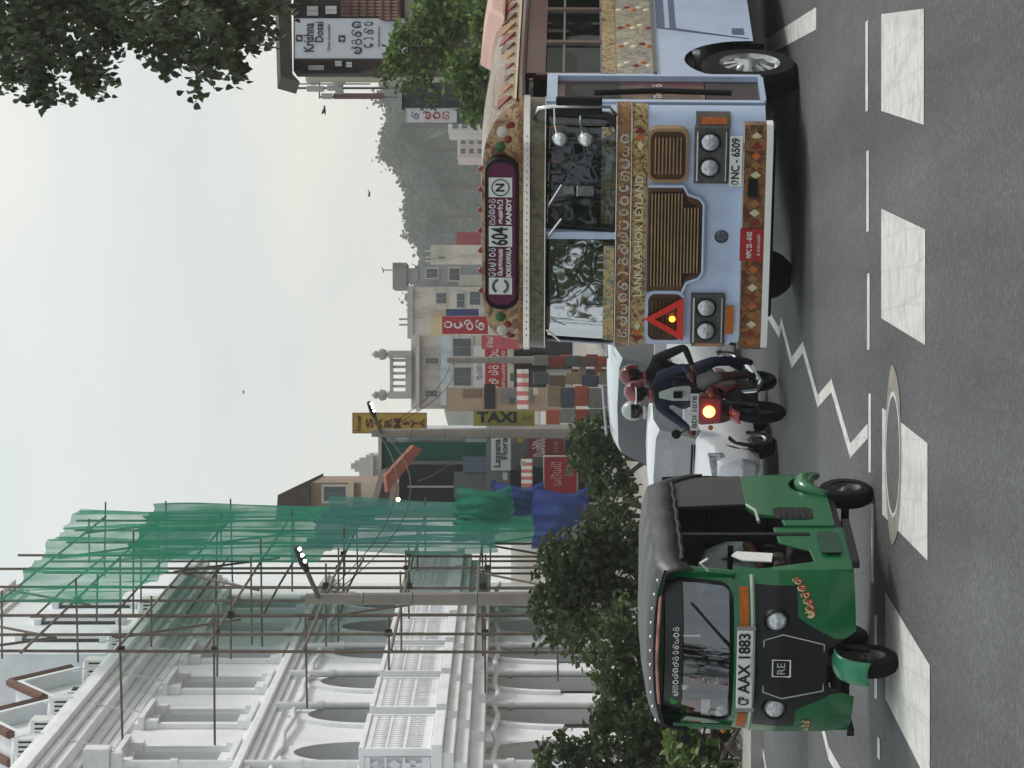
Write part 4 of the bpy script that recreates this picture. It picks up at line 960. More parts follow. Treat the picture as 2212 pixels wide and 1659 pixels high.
for x0, x1, z0, z1, L_ in ((.34, .56, .62, .70, ['ka', 'va', 'sa', 'ra', 'na', 'ta']), (-.58, -.44, .62, .62, ['ya', 'ma', 'ha'])):
    n_ = len(L_)
    for i, g_ in enumerate(L_):
        x = x0 + (x1 - x0) * (i + .5) / n_; z = z0 + (z1 - z0) * (i / max(1, n_ - 1)) ** 2
        dxy = Vector((.02, cowl(x + .01, z) - cowl(x - .01, z), 0)).normalized()
        for mm, o_ in ((M_rsh, .004), (M_gilt, .008)):
            sinhala('sticker_letter', [g_], mm, fb, (x + (.006 if mm is M_rsh else 0), cowl(x, z) - o_ , z - (.008 if mm is M_rsh else 0)), dxy, UZ, .052, .062, .3, .004)
# windscreen with its frame, black header and trim
def wsx(z): return .56 - .05 * (z - 1.13) / .5
def wsy(x, z): return .02 + .30 * abs(x / .6) ** 2.4 + .32 * (z - 1.13) - .05
Pn = rrect(-.50, .50, 1.15, 1.60, .07, 5, .12)
b = MB()
Pg = rrect(-.495, .495, 1.155, 1.47, .06, 5, .01)
def wgrid(u, v):
    z = 1.16 + .42 * v; x = (-.5 + u) * (1.0 - .04 * v); return (x, wsy(x, z), z)
b.grid(wgrid, 16, 6); tw = b.build('windscreen', glass_mat('tuk_glass', (.42, .46, .46, 1), .13, .02), tk, smooth=True)
Po = rrect(-.57, .57, 1.11, 1.66, .10, 5, .16); b = MB()
for i in range(len(Pn)):
    j = (i + 1) % len(Pn); q = [(x, wsy(x, z) - .012, z) for x, z in (Pn[i], Pn[j], Po[j], Po[i])]; b.prism(q, (0, .035, 0))
b.build('windscreen_frame', M_grn, tw, smooth=False)
b = MB(); Pr = rrect(-.515, .515, 1.135, 1.615, .085, 5, .135)
for i in range(len(Pn)):
    j = (i + 1) % len(Pn); q = [(x, wsy(x, z) - .018, z) for x, z in (Pn[i], Pn[j], Pr[j], Pr[i])]; b.prism(q, (0, .03, 0))
b.build('rubber_seal', M_black, tw)
b = MB(); b.grid(lambda u, v: ((-.49 + .98 * u), wsy(-.49 + .98 * u, 1.475 + .12 * v) - .014, 1.475 + .12 * v), 14, 2); hd = b.build('sun_strip', mat('black_film', c(12, 12, 13), .4, var=0), tw)
sinhala('strip_text', ['ka', 'ma', 'va', 'ha', 'na', 'ta', 'ra', 'e', 'sa', 'ya', 'va', 'ra'], M_wink, hd, (-.02, wsy(0, 1.525) - .045, 1.525), UX, UZ, .52, .045, .22)
b = MB(); b.lathe([(0, .004), (.028, .003), (.03, 0)], (-.36, wsy(.36, 1.525) - .016, 1.525), (0, -1, 0), 10); b.build('leaf_sticker', mat('leaf_green', c(40, 130, 50), .5), hd)
b = MB(); b.tube([(-.50 + 1.0 * i / 16, wsy(-.50 + i / 16, 1.62) - .03, 1.615 + .035 * math.sin(math.pi * i / 16)) for i in range(17)], .012, 6); b.build('header_trim', mat('red_white_trim', c(176, 120, 112), .5, var=.5, scale=9), tw)
b = MB(); b.tube([(.12, wsy(.12, 1.19) - .03, 1.16), (.02, wsy(0, 1.3) - .035, 1.30), (.30, wsy(.3, 1.46) - .035, 1.42)][:1] + [(.38, wsy(.38, 1.42) - .03, 1.42)], .009, 5); b.build('wiper', M_black, tw)
# canopy
def rooftop(u, v):                               # u along the length, v across
    y = .20 + 1.86 * u; hw = .60 + .05 * min(1, u * 2.5)
    a = (v - .5) * 2
    x = hw * math.copysign(min(1, abs(a) * 1.12) ** .9, a) if abs(a) < .9 else hw * math.copysign(1, a)
    z = 1.725 - .02 * (2 * u - 1) ** 2 - .10 * abs(a) ** 3.2
    if abs(a) > .86: z -= .14 * (abs(a) - .86) / .14
    if u < .08: z -= .06 * (1 - u / .08)
    if u > .88: z -= .22 * ((u - .88) / .12) ** 1.8
    return (x, y, z + .008 * math.sin(y * 14) * (abs(a) > .3))
b = MB(); b.grid(rooftop, 36, 26); cn = b.build('canopy', M_vinyl, tk, smooth=True)
sm_ = cn.modifiers.new('t', 'SOLIDIFY'); sm_.thickness = .012
b = MB(); b.tube([(.655 * math.copysign(1, 1), .24 + 1.6 * i / 20, 1.475 + .006 * math.sin(i * 2)) for i in range(21)], .018, 6); b.build('canopy_piping', M_black, cn)
b = MB(); b.tube([(-.58 + 1.16 * i / 16, .2 + .02 * abs(i - 8) / 8, 1.66 - .07 * (abs(i - 8) / 8) ** 3) for i in range(17)], .016, 6); b.build('front_piping', M_black, cn)
for i in range(11):
    b = MB(); x = -.52 + 1.04 * i / 10; b.lathe([(0, .012), (.009, .006), (.012, 0)], (x, .195, 1.69 - .05 * abs(x / .55) ** 3), (0, -1, .3), 8); b.build('canopy_stud', M_chrome, cn)
for q in (1, -1):                                 # vinyl rear quarters
    b = MB(); b.prism([(q * .645, 1.30, 1.53), (q * .645, 1.36, .97), (q * .645, 2.03, .97), (q * .635, 2.0, 1.50)], (-q * .015, 0, 0)); rq = b.build('rear_quarter', M_vinyl, tk)
    b = MB(); b.tube([(q * .65, 1.30, 1.52), (q * .652, 1.36, .96)], .014, 6); b.build('quarter_hem', M_black, rq)
b = MB(); b.grid(lambda u, v: ((-.63 + 1.26 * u), 2.05 + .03 * math.sin(math.pi * v), .96 + .58 * v), 8, 6); b.build('rear_curtain', M_vinyl, tk, smooth=True)
# rear tub
b = MB()
for q in (1, -1):
    P = [(.98, .38), (2.0, .40), (2.04, .70), (2.02, .97), (1.36, .97), (1.22, .90), (1.18, .74), (.98, .72)]
    ar = [(1.85 - .235 * math.cos(math.pi * i / 12), .36 + .26 * math.sin(math.pi * i / 12)) for i in range(13)]
    P2 = [(.98, .36), (1.615, .36)] + ar[1:-1] + [(2.06, .40), (2.08, .70), (2.04, .97), (1.36, .97), (1.22, .90), (1.18, .74), (.98, .72)]
    b.prism([(q * .64, y, z) for y, z in P2], (-q * .03, 0, 0))
b.box(-.61, .61, 2.03, 2.07, .42, .97); tub = b.build('rear_tub', M_grn, tk, bevel=.01)
for q in (1, -1):
    b = MB(); b.tube([(q * .64, 1.85 - .25 * math.cos(R(22 + 128 * i / 14)), .25 + .27 * math.sin(R(22 + 128 * i / 14))) for i in range(15)], [.015 + .05 * math.sin(math.pi * min(1, (i + 1.5) / 9) * .5) * (1 if i < 11 else 1 - .22 * (i - 10)) for i in range(15)], 10)
    b.build('rear_fender', M_grn, tub, smooth=True)
b = MB(); P = rrect(1.10, 1.34, .50, .78, .05, 4, .05); b.prism([(.642, y, z) for y, z in P], (.004, 0, 0)); b.build('side_vent', M_nose, tub)
for i in range(5):
    b = MB(); b.box(.646, .65, 1.13, 1.31, .54 + i * .045, .56 + i * .045); b.build('vent_slat', M_black, tub)
b = MB(); b.tube([(.655, 1.36, .965), (.658, 1.22, .905), (.656, 1.0, .90)], .013, 6); b.build('tub_rail', mat('pale_rail', c(150, 165, 150), .4, .3), tub)
# cabin sides, floor and sill
b = MB(); b.box(-.58, .58, .25, 2.0, .30, .36); b.build('floor_pan', M_nose, tk)
for q in (1, -1):
    b = MB(); b.prism([(q * .60, .20, .30), (q * .625, .98, .30), (q * .625, .98, .80), (q * .615, .70, .78), (q * .61, .56, .58), (q * .60, .36, .56), (q * .58, .22, 1.10), (q * .58, .18, .9)], (-q * .02, 0, 0)); b.build('side_sill', M_grn, tk, bevel=.008)
    b = MB(); P = rrect(.45, .88, .36, .50, .04); b.prism([(q * .625, y, z) for y, z in P], (q * .006, 0, 0)); b.build('sill_recess_shade', mat('recess_shade_green', c(16, 62, 42), .5, var=.15), tk)  # recess shade put into a darker green panel; no hollow is cut
    b = MB(); b.box(q * .60 - .025, q * .60 + .025, .82, .87, .55, 1.50); b.build('centre_post', M_black, tk)
    b = MB(); b.tube([(q * .57, .20, 1.12), (q * .585, .27, 1.52)], .022, 6); b.build('front_post', M_grn, tk)
    b = MB(); b.prism([(q * .60, .22, .26), (q * .63, 1.0, .26), (q * .63, 1.0, .31), (q * .60, .22, .31)], (q * .05, 0, 0)); b.build('foot_step', M_nose, tk)
b = MB(); b.box(-.5, .5, .80, 1.02, .36, .70); b.box(-.42, .42, .80, 1.05, .70, .80); b.build('driver_bench', M_seat, tk, bevel=.03)
b = MB(); b.box(-.56, .56, 1.42, 1.85, .36, .76); b.box(-.56, .56, 1.78, 1.96, .76, 1.22); b.build('rear_bench', M_seat, tk, bevel=.03)
b = MB(); b.box(-.5, .5, .92, .96, .8, .86); b.box(-.5, .5, .93, .95, 1.08, 1.12); b.build('divider_bar', M_black, tk)
b = MB(); b.tube([(-.34, .28, 1.08), (-.1, .2, 1.06), (0, .2, 1.05), (.1, .2, 1.06), (.34, .28, 1.08)], .016, 6); b.tube([(0, .2, 1.05), (0, .12, .5)], .03, 8); b.build('handlebar', M_black, tk)
b = MB(); b.prism([(.612, .30, .86), (.613, .46, .84), (.613, .50, 1.09), (.612, .42, 1.13), (.611, .33, 1.06)], (.008, 0, 0)); b.build('torn_sticker_sheet', mat('white_sheet', c(214, 214, 210), .6, var=.12, scale=30), tk)
b = MB(); b.tube([(.58, .22, 1.30), (.66, .16, 1.36), (.70, .14, 1.31)], .009, 6); b.build('mirror_stalk', mat('pale_stalk', c(200, 200, 196), .5), tk)
b = MB(); b.tube([(-.58, .22, 1.30), (-.68, .16, 1.33), (-.72, .14, 1.26)], .009, 6); b.build('left_mirror', M_black, tk)
# wheels, fork and front mudguard
def smallwheel(parent, cx, cy, r, wd, q):
    b = MB(); b.lathe([(r * .55, -wd / 2), (r * .85, -wd * .52), (r * .97, -wd * .38), (r, 0), (r * .97, wd * .38), (r * .85, wd * .52), (r * .55, wd / 2)], (cx, cy, r), (1, 0, 0), 32); t_ = b.build('wheel', M_rub, parent, smooth=True)
    b = MB(); b.lathe([(r * .57, wd * .44 * q), (r * .5, wd * .36 * q), (r * .42, wd * .2 * q), (r * .2, wd * .24 * q), (r * .16, wd * .42 * q), (0, wd * .44 * q)], (cx, cy, r), (1, 0, 0), 22); b.build('rim', mat('dull_rim', c(66, 66, 66), .5, .5, var=.3, scale=14), t_, smooth=True)
    return t_
fw = smallwheel(tk, 0, 0, .20, .115, 1)
for q in (1, -1): smallwheel(tk, q * .57, 1.85, .20, .115, q)
b = MB(); b.grid(lambda u, v: ((-.085 + .17 * v), -.245 * math.cos(math.pi * (.02 + .62 * u)), .20 + .235 * math.sin(math.pi * (.02 + .62 * u)) + .02 * math.sin(math.pi * v)), 14, 6); mg = b.build('front_mudguard', mat('light_green_guard', c(44, 130, 92), .35, var=.12, coat=.3), tk, smooth=True)
mg.modifiers.new('t', 'SOLIDIFY').thickness = .006
b = MB(); b.tube([(.085, .0, .20), (.085, .10, .50), (.02, .14, .55)], .02, 6); b.tube([(-.085, .0, .20), (-.085, .10, .50), (-.02, .14, .55)], .02, 6); b.build('front_fork', M_black, tk)
b = MB(); b.tube([(-.57, 1.85, .2), (.57, 1.85, .2)], .03, 8); b.box(-.3, .3, 1.6, 2.0, .2, .4); b.build('rear_axle', M_black, tk)
# ---------------------------------------------------------------- people
M_skin = mat('brown_skin', c(104, 68, 50), .55, var=.08, scale=8)
M_eye = mat('eye_dark', c(20, 16, 14), .3, var=0)
M_hair = mat('black_hair', c(18, 16, 16), .6, var=.2, scale=30)
def person(name, label, loc, rz, J, cols, group=None, look=(0, -1, 0), hair=True, scale=1.0):
    """J: joints in local metres. cols: shirt, trousers, skin, shoes materials. One continuous skinned body, head and hands welded in."""
    names = ['pelvis', 'waist', 'chest', 'neck', 'headb']
    ed = [('pelvis', 'waist'), ('waist', 'chest'), ('chest', 'neck'), ('neck', 'headb')]
    rad = {'pelvis': .135, 'waist': .125, 'chest': .145, 'neck': .055, 'headb': .06}
    for s in 'lr':
        names += ['sh' + s, 'el' + s, 'wr' + s, 'hp' + s, 'kn' + s, 'an' + s, 'to' + s]
        ed += [('chest', 'sh' + s), ('sh' + s, 'el' + s), ('el' + s, 'wr' + s), ('pelvis', 'hp' + s), ('hp' + s, 'kn' + s), ('kn' + s, 'an' + s), ('an' + s, 'to' + s)]
        rad.update({'sh' + s: .068, 'el' + s: .048, 'wr' + s: .03, 'hp' + s: .095, 'kn' + s: .062, 'an' + s: .042, 'to' + s: .035})
    J = {k: Vector(v) for k, v in J.items()}
    J.setdefault('waist', J['pelvis'].lerp(J['chest'], .45)); J.setdefault('headb', J['neck'] + (J['head'] - J['neck']) * .45)
    me = bpy.data.meshes.new(name + '_rig'); me.from_pydata([J[n] for n in names], [(names.index(a), names.index(b_)) for a, b_ in ed], [])
    o = bpy.data.objects.new(name + '_rig', me); col.objects.link(o)
    sk = o.modifiers.new('skin', 'SKIN')
    lay = me.skin_vertices[0] if me.skin_vertices else None
    if lay is None:
        bpy.context.view_layer.objects.active = o; me.skin_vertices.new() if hasattr(me.skin_vertices, 'new') else None
        lay = me.skin_vertices[0]
    for i, n in enumerate(names):
        lay.data[i].radius = (rad[n], rad[n] * (.75 if n in ('chest', 'waist', 'pelvis') else 1)); lay.data[i].use_root = (n == 'pelvis')
    sk.use_smooth_shade = True
    ss = o.modifiers.new('s', 'SUBSURF'); ss.levels = ss.render_levels = 2
    dg = bpy.context.evaluated_depsgraph_get(); dg.update()
    body = bpy.data.meshes.new_from_object(o.evaluated_get(dg)); bpy.data.objects.remove(o)
    B = MB()
    B.v = [tuple(v.co) for v in body.vertices]; B.f = [tuple(p.vertices) for p in body.polygons]
    kind = {}
    for a, b_ in ed: 
        k = 0
        if a in ('hpl', 'hpr', 'knl', 'knr') or b_ in ('hpl', 'hpr'): k = 1
        if a[:2] == 'an': k = 3
        if a in ('neck',) : k = 2
        if a[:2] == 'el': k = cols[4] if len(cols) > 4 else 0
        if a[:2] == 'kn' and len(cols) > 5: k = cols[5]
        kind[(a, b_)] = k
    for f in B.f:
        p = sum((Vector(B.v[i]) for i in f), Vector()) / len(f); best = None
        for (a, b_), k in kind.items():
            A, E = J[a], J[b_]; t = max(0, min(1, (p - A).dot(E - A) / max((E - A).length_squared, 1e-9))); d = (p - A - (E - A) * t).length / (rad[a] + (rad[b_] - rad[a]) * t)
            if best is None or d < best[0]: best = (d, k)
        B.m.append(best[1])
    # head: skull with jaw, nose, ears, eyes, mouth
    H = J['head']; lk = Vector(look).normalized(); up = (H - J['neck']).normalized(); up = (up - lk * up.dot(lk)).normalized(); sd_ = lk.cross(up)
    def hv(u, v):
        th = math.pi * u; ph = 2 * math.pi * v
        x, y, z = math.sin(th) * math.cos(ph), math.sin(th) * math.sin(ph), math.cos(th)
        jaw = 1 - .28 * max(0, -z) ** 1.3
        return H + sd_ * (x * .076 * jaw) + lk * (y * .096 * (1 - .12 * max(0, -z))) + up * (z * .118)
    B.grid(hv, 14, 20, 2)
    B.tube([H + lk * .085 + up * .01, H + lk * .112 - up * .03, H + lk * .092 - up * .037], [.008, .015, .012], 6, 2)
    for q in (-1, 1):
        B.tube([H + sd_ * q * .078 - up * .03, H + sd_ * q * .085 + up * .02], [.015, .018], 6, 2)
        B.tube([H + lk * .083 + sd_ * q * .031 + up * .012, H + lk * .091 + sd_ * q * .031 + up * .012], [.011, .008], 6, 4)
    B.tube([H + lk * .09 - sd_ * .022 - up * .06, H + lk * .094 - up * .062, H + lk * .09 + sd_ * .022 - up * .06], .005, 5, 4)
    for s in 'lr':                                 # hands: palm, four fingers, thumb
        wr, el = J['wr' + s], J['el' + s]; f = (wr - el).normalized(); gx = f.cross(Vector((0, 0, 1))).normalized(); gu = gx.cross(f)
        B.tube([wr, wr + f * .045, wr + f * .09], [.028, .038, .03], 8, 2)
        for i in range(4):
            o_ = gx * (-.028 + .0185 * i); l = (.062, .072, .068, .052)[i]; p0 = wr + f * .08 + o_
            B.tube([p0, p0 + f * l * .5 - gu * .01, p0 + f * l * .65 - gu * .038, p0 + f * l * .35 - gu * .055], [.0095, .009, .0085, .007], 6, 2)
        q = 1 if s == 'l' else -1
        p0 = wr + f * .03 + gx * q * .03; B.tube([p0, p0 + gx * q * .025 + f * .025 - gu * .01, p0 + gx * q * .02 + f * .05 - gu * .035], [.012, .011, .009], 6, 2)
    ob = B.build(name, [cols[0], cols[1], cols[2], cols[3], M_eye], smooth=True)
    ob.location = loc; ob.rotation_euler = (0, 0, rz); ob.scale = (scale,) * 3
    tag(ob, label, 'person', group)
    if hair:
        b = MB(); b.grid(lambda u, v: H + up * .012 - lk * .01 + sd_ * (math.sin(math.pi * .56 * u) * math.cos(2 * math.pi * v) * .084) + lk * (math.sin(math.pi * .56 * u) * math.sin(2 * math.pi * v) * .104 - .0) + up * (math.cos(math.pi * .56 * u) * .122 + (.03 * (math.sin(2 * math.pi * v) > .2) * u)), 8, 18)
        b.build('hair', M_hair, ob, smooth=True)
    ob['_h'] = 0
    del ob['_h']
    return ob, H, lk, up, sd_
def helmet(ob, H, lk, up, sd_, shell, visor, peak=None):
    def hp(u, v):
        th = math.pi * .66 * u; ph = 2 * math.pi * v
        x, y, z = math.sin(th) * math.cos(ph), math.sin(th) * math.sin(ph), math.cos(th)
        return H + up * .025 - lk * .012 + sd_ * x * .125 + lk * y * .142 + up * z * .145
    b = MB(); b.grid(hp, 14, 28, lambda u, v: 1 if (u > .62 and .12 < v < .38) else 0)
    h = b.build('helmet', [shell, visor], ob, smooth=True)
    b = MB(); b.tube([H - up * .115 + lk * .10 - sd_ * .07, H - up * .125 + lk * .135, H - up * .115 + lk * .10 + sd_ * .07], [.03, .034, .03], 8); b.build('chin_guard', shell, h)
    if peak:
        b = MB(); b.grid(lambda u, v: H + up * (.062 - .012 * u) + lk * (.11 + .055 * u) * math.cos((v - .5) * 1.7) + sd_ * (.13 * math.sin((v - .5) * 1.9)), 3, 10); b.build('visor_band', peak, h)
    return h
C = lambda r, g, b_, n, ro=.8: mat(n, c(r, g, b_), ro, var=.15, scale=12, bump=.2, bscale=25)
M_navy, M_greytr, M_shoe, M_whsh = C(28, 32, 58, 'navy_cloth'), C(110, 106, 104, 'grey_trousers'), C(30, 26, 24, 'dark_shoe'), C(196, 210, 204, 'pale_shirt')
M_blk, M_blue2 = C(22, 22, 26, 'black_cloth'), C(70, 80, 120, 'blue_shirt')
# three-wheeler driver and passenger (in the vehicle's frame, then placed)
def place(local, o):
    return o.matrix_world @ Vector(local)
bpy.context.view_layer.update()
def seated(y, zs, fl, arms, lean=-.02, sx=.19):
    return {'pelvis': (0, y, zs + .12), 'chest': (0, y + lean, zs + .50), 'neck': (0, y + lean - .01, zs + .64), 'head': (0, y + lean - .03, zs + .78),
            'shl': (sx, y + lean, zs + .53), 'shr': (-sx, y + lean, zs + .53), 'ell': arms[0], 'elr': arms[1], 'wrl': arms[2], 'wrr': arms[3],
            'hpl': (.10, y - .03, zs + .09), 'hpr': (-.10, y - .03, zs + .09), 'knl': (.15, y - .40, zs + .12), 'knr': (-.15, y - .40, zs + .12),
            'anl': (.15, y - .43, fl + .08), 'anr': (-.15, y - .43, fl + .08), 'tol': (.16, y - .57, fl + .045), 'tor': (-.16, y - .57, fl + .045)}
person('person', 'driver in blue shirt gripping the handlebar of the green three-wheeler', tk.location, -R(17.5),
       seated(.86, .70, .36, ((.30, .70, 1.02), (-.30, .70, 1.02), (.30, .40, 1.06), (-.30, .40, 1.06))), [M_blue2, M_navy, M_skin, M_shoe, 2])
person('person', 'passenger in white shirt on the rear bench of the green three-wheeler', tk.location, -R(17.5),
       seated(1.62, .66, .36, ((.32, 1.50, .94), (-.30, 1.50, .94), (.20, 1.28, .84), (-.18, 1.28, .84))), [M_whsh, M_greytr, M_skin, M_shoe, 2])

# ---------------------------------------------------------------- motorbikes
M_bikered = mat('motorbike_red', c(140, 18, 24), .3, var=.1, coat=.5)
M_eng = mat('engine_metal', c(58, 56, 56), .5, .5, var=.3, scale=20)
def motorbike(loc, rz, label, paint, lit, plate_text):
    g = empty('motorbike', loc, rz, label, 'motorbike', 'motorbikes between the bus and the car'); g.scale = (.94,) * 3;
    for y in (0, 1.25):
        b = MB(); r = .29; b.lathe([(r * .74, -.045), (r * .93, -.05), (r, -.02), (r, .02), (r * .93, .05), (r * .74, .045), (r * .74, -.045)], (0, y, r), (1, 0, 0), 32); t_ = b.build('wheel', M_rub, g, smooth=True)
        for i in range(6):
            a = math.pi * i / 3; b = MB(); b.tube([(0, y, r), (0, y + r * .76 * math.cos(a), r + r * .76 * math.sin(a))], [.03, .014], 5); b.build('spoke', M_eng, t_)
    for q in (-1, 1):
        b = MB(); b.tube([(q * .085, 0, .29), (q * .085, .20, .86)], .022, 8); b.build('fork_leg', M_eng, g)
        b = MB(); b.tube([(q * .10, 1.25, .29), (q * .10, .72, .38)], .02, 6); b.build('swing_arm', M_eng, g)
        b = MB(); b.tube([(q * .13, .98, .75), (q * .12, 1.22, .30)], .028, 8); b.build('shock_absorber', M_eng, g)
        b = MB(); b.tube([(q * .22, .23, .98), (q * .36, .33, 1.0)], .017, 6); b.build('grip', M_black, g)
        b = MB(); b.tube([(q * .22, .2, 1.0), (q * .30, .16, 1.16)], .007, 5); st = b.build('mirror_stalk', M_black, g)
        b = MB(); b.lathe([(0, .012), (.05, .008), (.055, 0), (0, -.008)], (q * .30, .155, 1.19), (0, -1, 0), 14); b.build('mirror', M_black, st)
        b = MB(); b.lathe([(0, .03), (.025, .02), (.03, 0), (.02, -.02)], (q * .19, .04, .82), (0, -1, 0), 10); b.build('indicator', M_amber, g)
        b = MB(); b.tube([(q * .12, .75, .30), (q * .24, .75, .30)], .014, 6); b.build('foot_peg', M_black, g)
    b = MB(); b.tube([(-.22, .23, .98), (-.1, .20, .95), (.1, .20, .95), (.22, .23, .98)], .015, 6); b.build('handlebar', M_black, g)
    b = MB(); b.grid(lambda u, v: ((-.07 + .14 * v), -.33 * math.cos(math.pi * (.25 + .55 * u)), .29 + .33 * math.sin(math.pi * (.25 + .55 * u)) - .015 * abs(v - .5)), 12, 4); mg_ = b.build('front_mudguard', paint, g, smooth=True); mg_.modifiers.new('t', 'SOLIDIFY').thickness = .008
    def tank(u, v):
        y = .30 + .48 * u; a = 2 * math.pi * v; w_ = .13 * math.sin(math.pi * (.15 + .72 * u)) ** .6
        return (w_ * math.cos(a), y, .80 + .10 * math.sin(a) * math.sin(math.pi * (.2 + .65 * u)) ** .5 - .05 * u)
    b = MB(); b.grid(tank, 12, 18); b.build('fuel_tank', paint, g, smooth=True)
    b = MB(); b.prism([(-.14, .02, .70), (.14, .02, .70), (.17, .06, .92), (.10, .04, 1.04), (-.10, .04, 1.04), (-.17, .06, .92)], (0, .16, .0)); b.build('headlamp_cowl', paint, g, bevel=.02)
    lm = mat('headlamp_lit', c(255, 240, 210), .3, emit=c(255, 176, 90), estr=3.2) if lit else M_lens
    b = MB(); b.lathe([(0, .03), (.045, .024), (.068, 0)], (0, .015, .84), (0, -1, 0), 18); b.build('headlamp', lm, g, smooth=True)
    b = MB(); b.box(-.21, .21, .0, .012, .955, 1.045); pl = b.build('number_plate', M_plate, g)
    if plate_text: text('plate_text', plate_text, .07, M_ink, pl, (0, -.004, 1.0), UX, UZ, width=.36, height=.05)
    b = MB(); b.box(-.12, .12, .45, .80, .30, .60); b.box(-.15, .15, .52, .70, .26, .34); b.build('engine', M_eng, g, bevel=.03)
    b = MB(); b.tube([(.10, .45, .45), (.13, .40, .30), (.14, .7, .22), (.16, 1.35, .32)], [.02, .02, .03, .045], 8); b.build('exhaust', M_chrome, g)
    for q in (-1, 1):
        b = MB(); b.prism([(q * .13, .32, .62), (q * .13, .62, .42), (q * .13, .72, .62), (q * .13, .60, .76)], (q * .02, 0, 0)); b.build('side_fairing', paint, g, bevel=.006)
    b = MB(); b.prism([(-.13, .74, .72), (-.12, 1.42, .80), (-.12, 1.42, .74), (-.13, .74, .64)], (.26, 0, 0)); b.build('saddle', M_black, g, bevel=.03)
    b = MB(); b.prism([(-.10, .80, .62), (-.09, 1.45, .72), (-.09, 1.40, .60), (-.10, .85, .48)], (.2, 0, 0)); b.build('tail_panel', paint, g, bevel=.02)
    b = MB(); b.tube([(0, .2, .93), (0, .3, .62), (0, .5, .3)], .03, 6); b.build('frame', M_eng, g)
    return g
def rider_pose(y=.92, zs=.80, hands=True, lean=-.10):
    J = seated(y, zs, .22, ((.34, y - .28, 1.08), (-.34, y - .28, 1.08), (.32, .38, 1.04), (-.32, .38, 1.04)), lean)
    for s, q in (('l', 1), ('r', -1)):
        J['kn' + s] = (q * .25, y - .38, .70); J['an' + s] = (q * .20, .82, .35); J['to' + s] = (q * .21, .66, .30); J['hp' + s] = (q * .11, y - .04, zs + .08)
    return J
d1 = gp(769, 1697); BR = -R(16)
motorbike(d1, BR, 'red motorbike with lit headlamp and white plate beside the bus', M_bikered, True, 'BDI 1078')
o_, H, lk, up, sd_ = person('person', 'motorbike rider in navy jacket and pale shirt wearing a white and red helmet', d1, BR, rider_pose(), [M_navy, M_greytr, M_skin, M_shoe, 0, 2], scale=.94, hair=False, look=(-.15, -1, -.1))
helmet(o_, H, lk, up, sd_, mat('helmet_red', c(140, 60, 62), .3, var=.7, scale=9, coat=.4), mat('visor_dark', c(24, 20, 20), .15), mat('helmet_white', c(214, 216, 220), .3, var=.05))
b = MB(); b.prism([(-.09, .745, 1.0), (.09, .745, 1.0), (.075, .72, 1.2), (.02, .715, 1.36), (-.05, .715, 1.36), (-.085, .72, 1.2)], (0, .03, 0)); b.build('shirt_front', M_whsh, o_, bevel=.012)
b = MB(); b.box(-.045, .03, .70, .72, 1.10, 1.20); b.build('phone_pouch', M_black, o_)
J = rider_pose(1.26, .84, lean=-.04); J.update({'ell': (.36, 1.10, 1.06), 'wrl': (.24, .92, .98), 'elr': (-.34, 1.12, 1.06), 'wrr': (-.2, .95, .98), 'kn' + 'l': (.30, .90, .74), 'knr': (-.3, .9, .74), 'anl': (.26, 1.05, .36), 'anr': (-.26, 1.05, .36), 'tol': (.28, .9, .32), 'tor': (-.28, .9, .32)})
J = {k: (Vector(v) + Vector((.08 if k in ('chest', 'neck', 'head', 'shl', 'shr', 'ell', 'elr') else .03, 0, 0))) for k, v in J.items()}
o_, H, lk, up, sd_ = person('person', 'pillion passenger in black jacket and dark red helmet behind the red motorbike rider', d1, BR, J, [M_blk, M_navy, M_skin, M_shoe], scale=.94, hair=False)
helmet(o_, H, lk, up, sd_, mat('helmet_maroon', c(104, 24, 30), .3, var=.4, scale=9, coat=.4), mat('visor_dark', c(24, 20, 20), .15))
d2 = gp(742, 1656)
motorbike(d2, -R(12), 'dark motorbike half hidden behind the red one', mat('bike_dark', c(34, 34, 38), .35, var=.1, coat=.3), False, '')
o_, H, lk, up, sd_ = person('person', 'rider with round grey helmet half hidden behind the red motorbike', d2, -R(12), rider_pose(.92, .78), [M_navy, M_blk, M_skin, M_shoe], scale=.94, hair=False)
helmet(o_, H, lk, up, sd_, mat('helmet_grey', c(168, 170, 170), .3, var=.1, coat=.3), mat('visor_dark', c(24, 20, 20), .15))

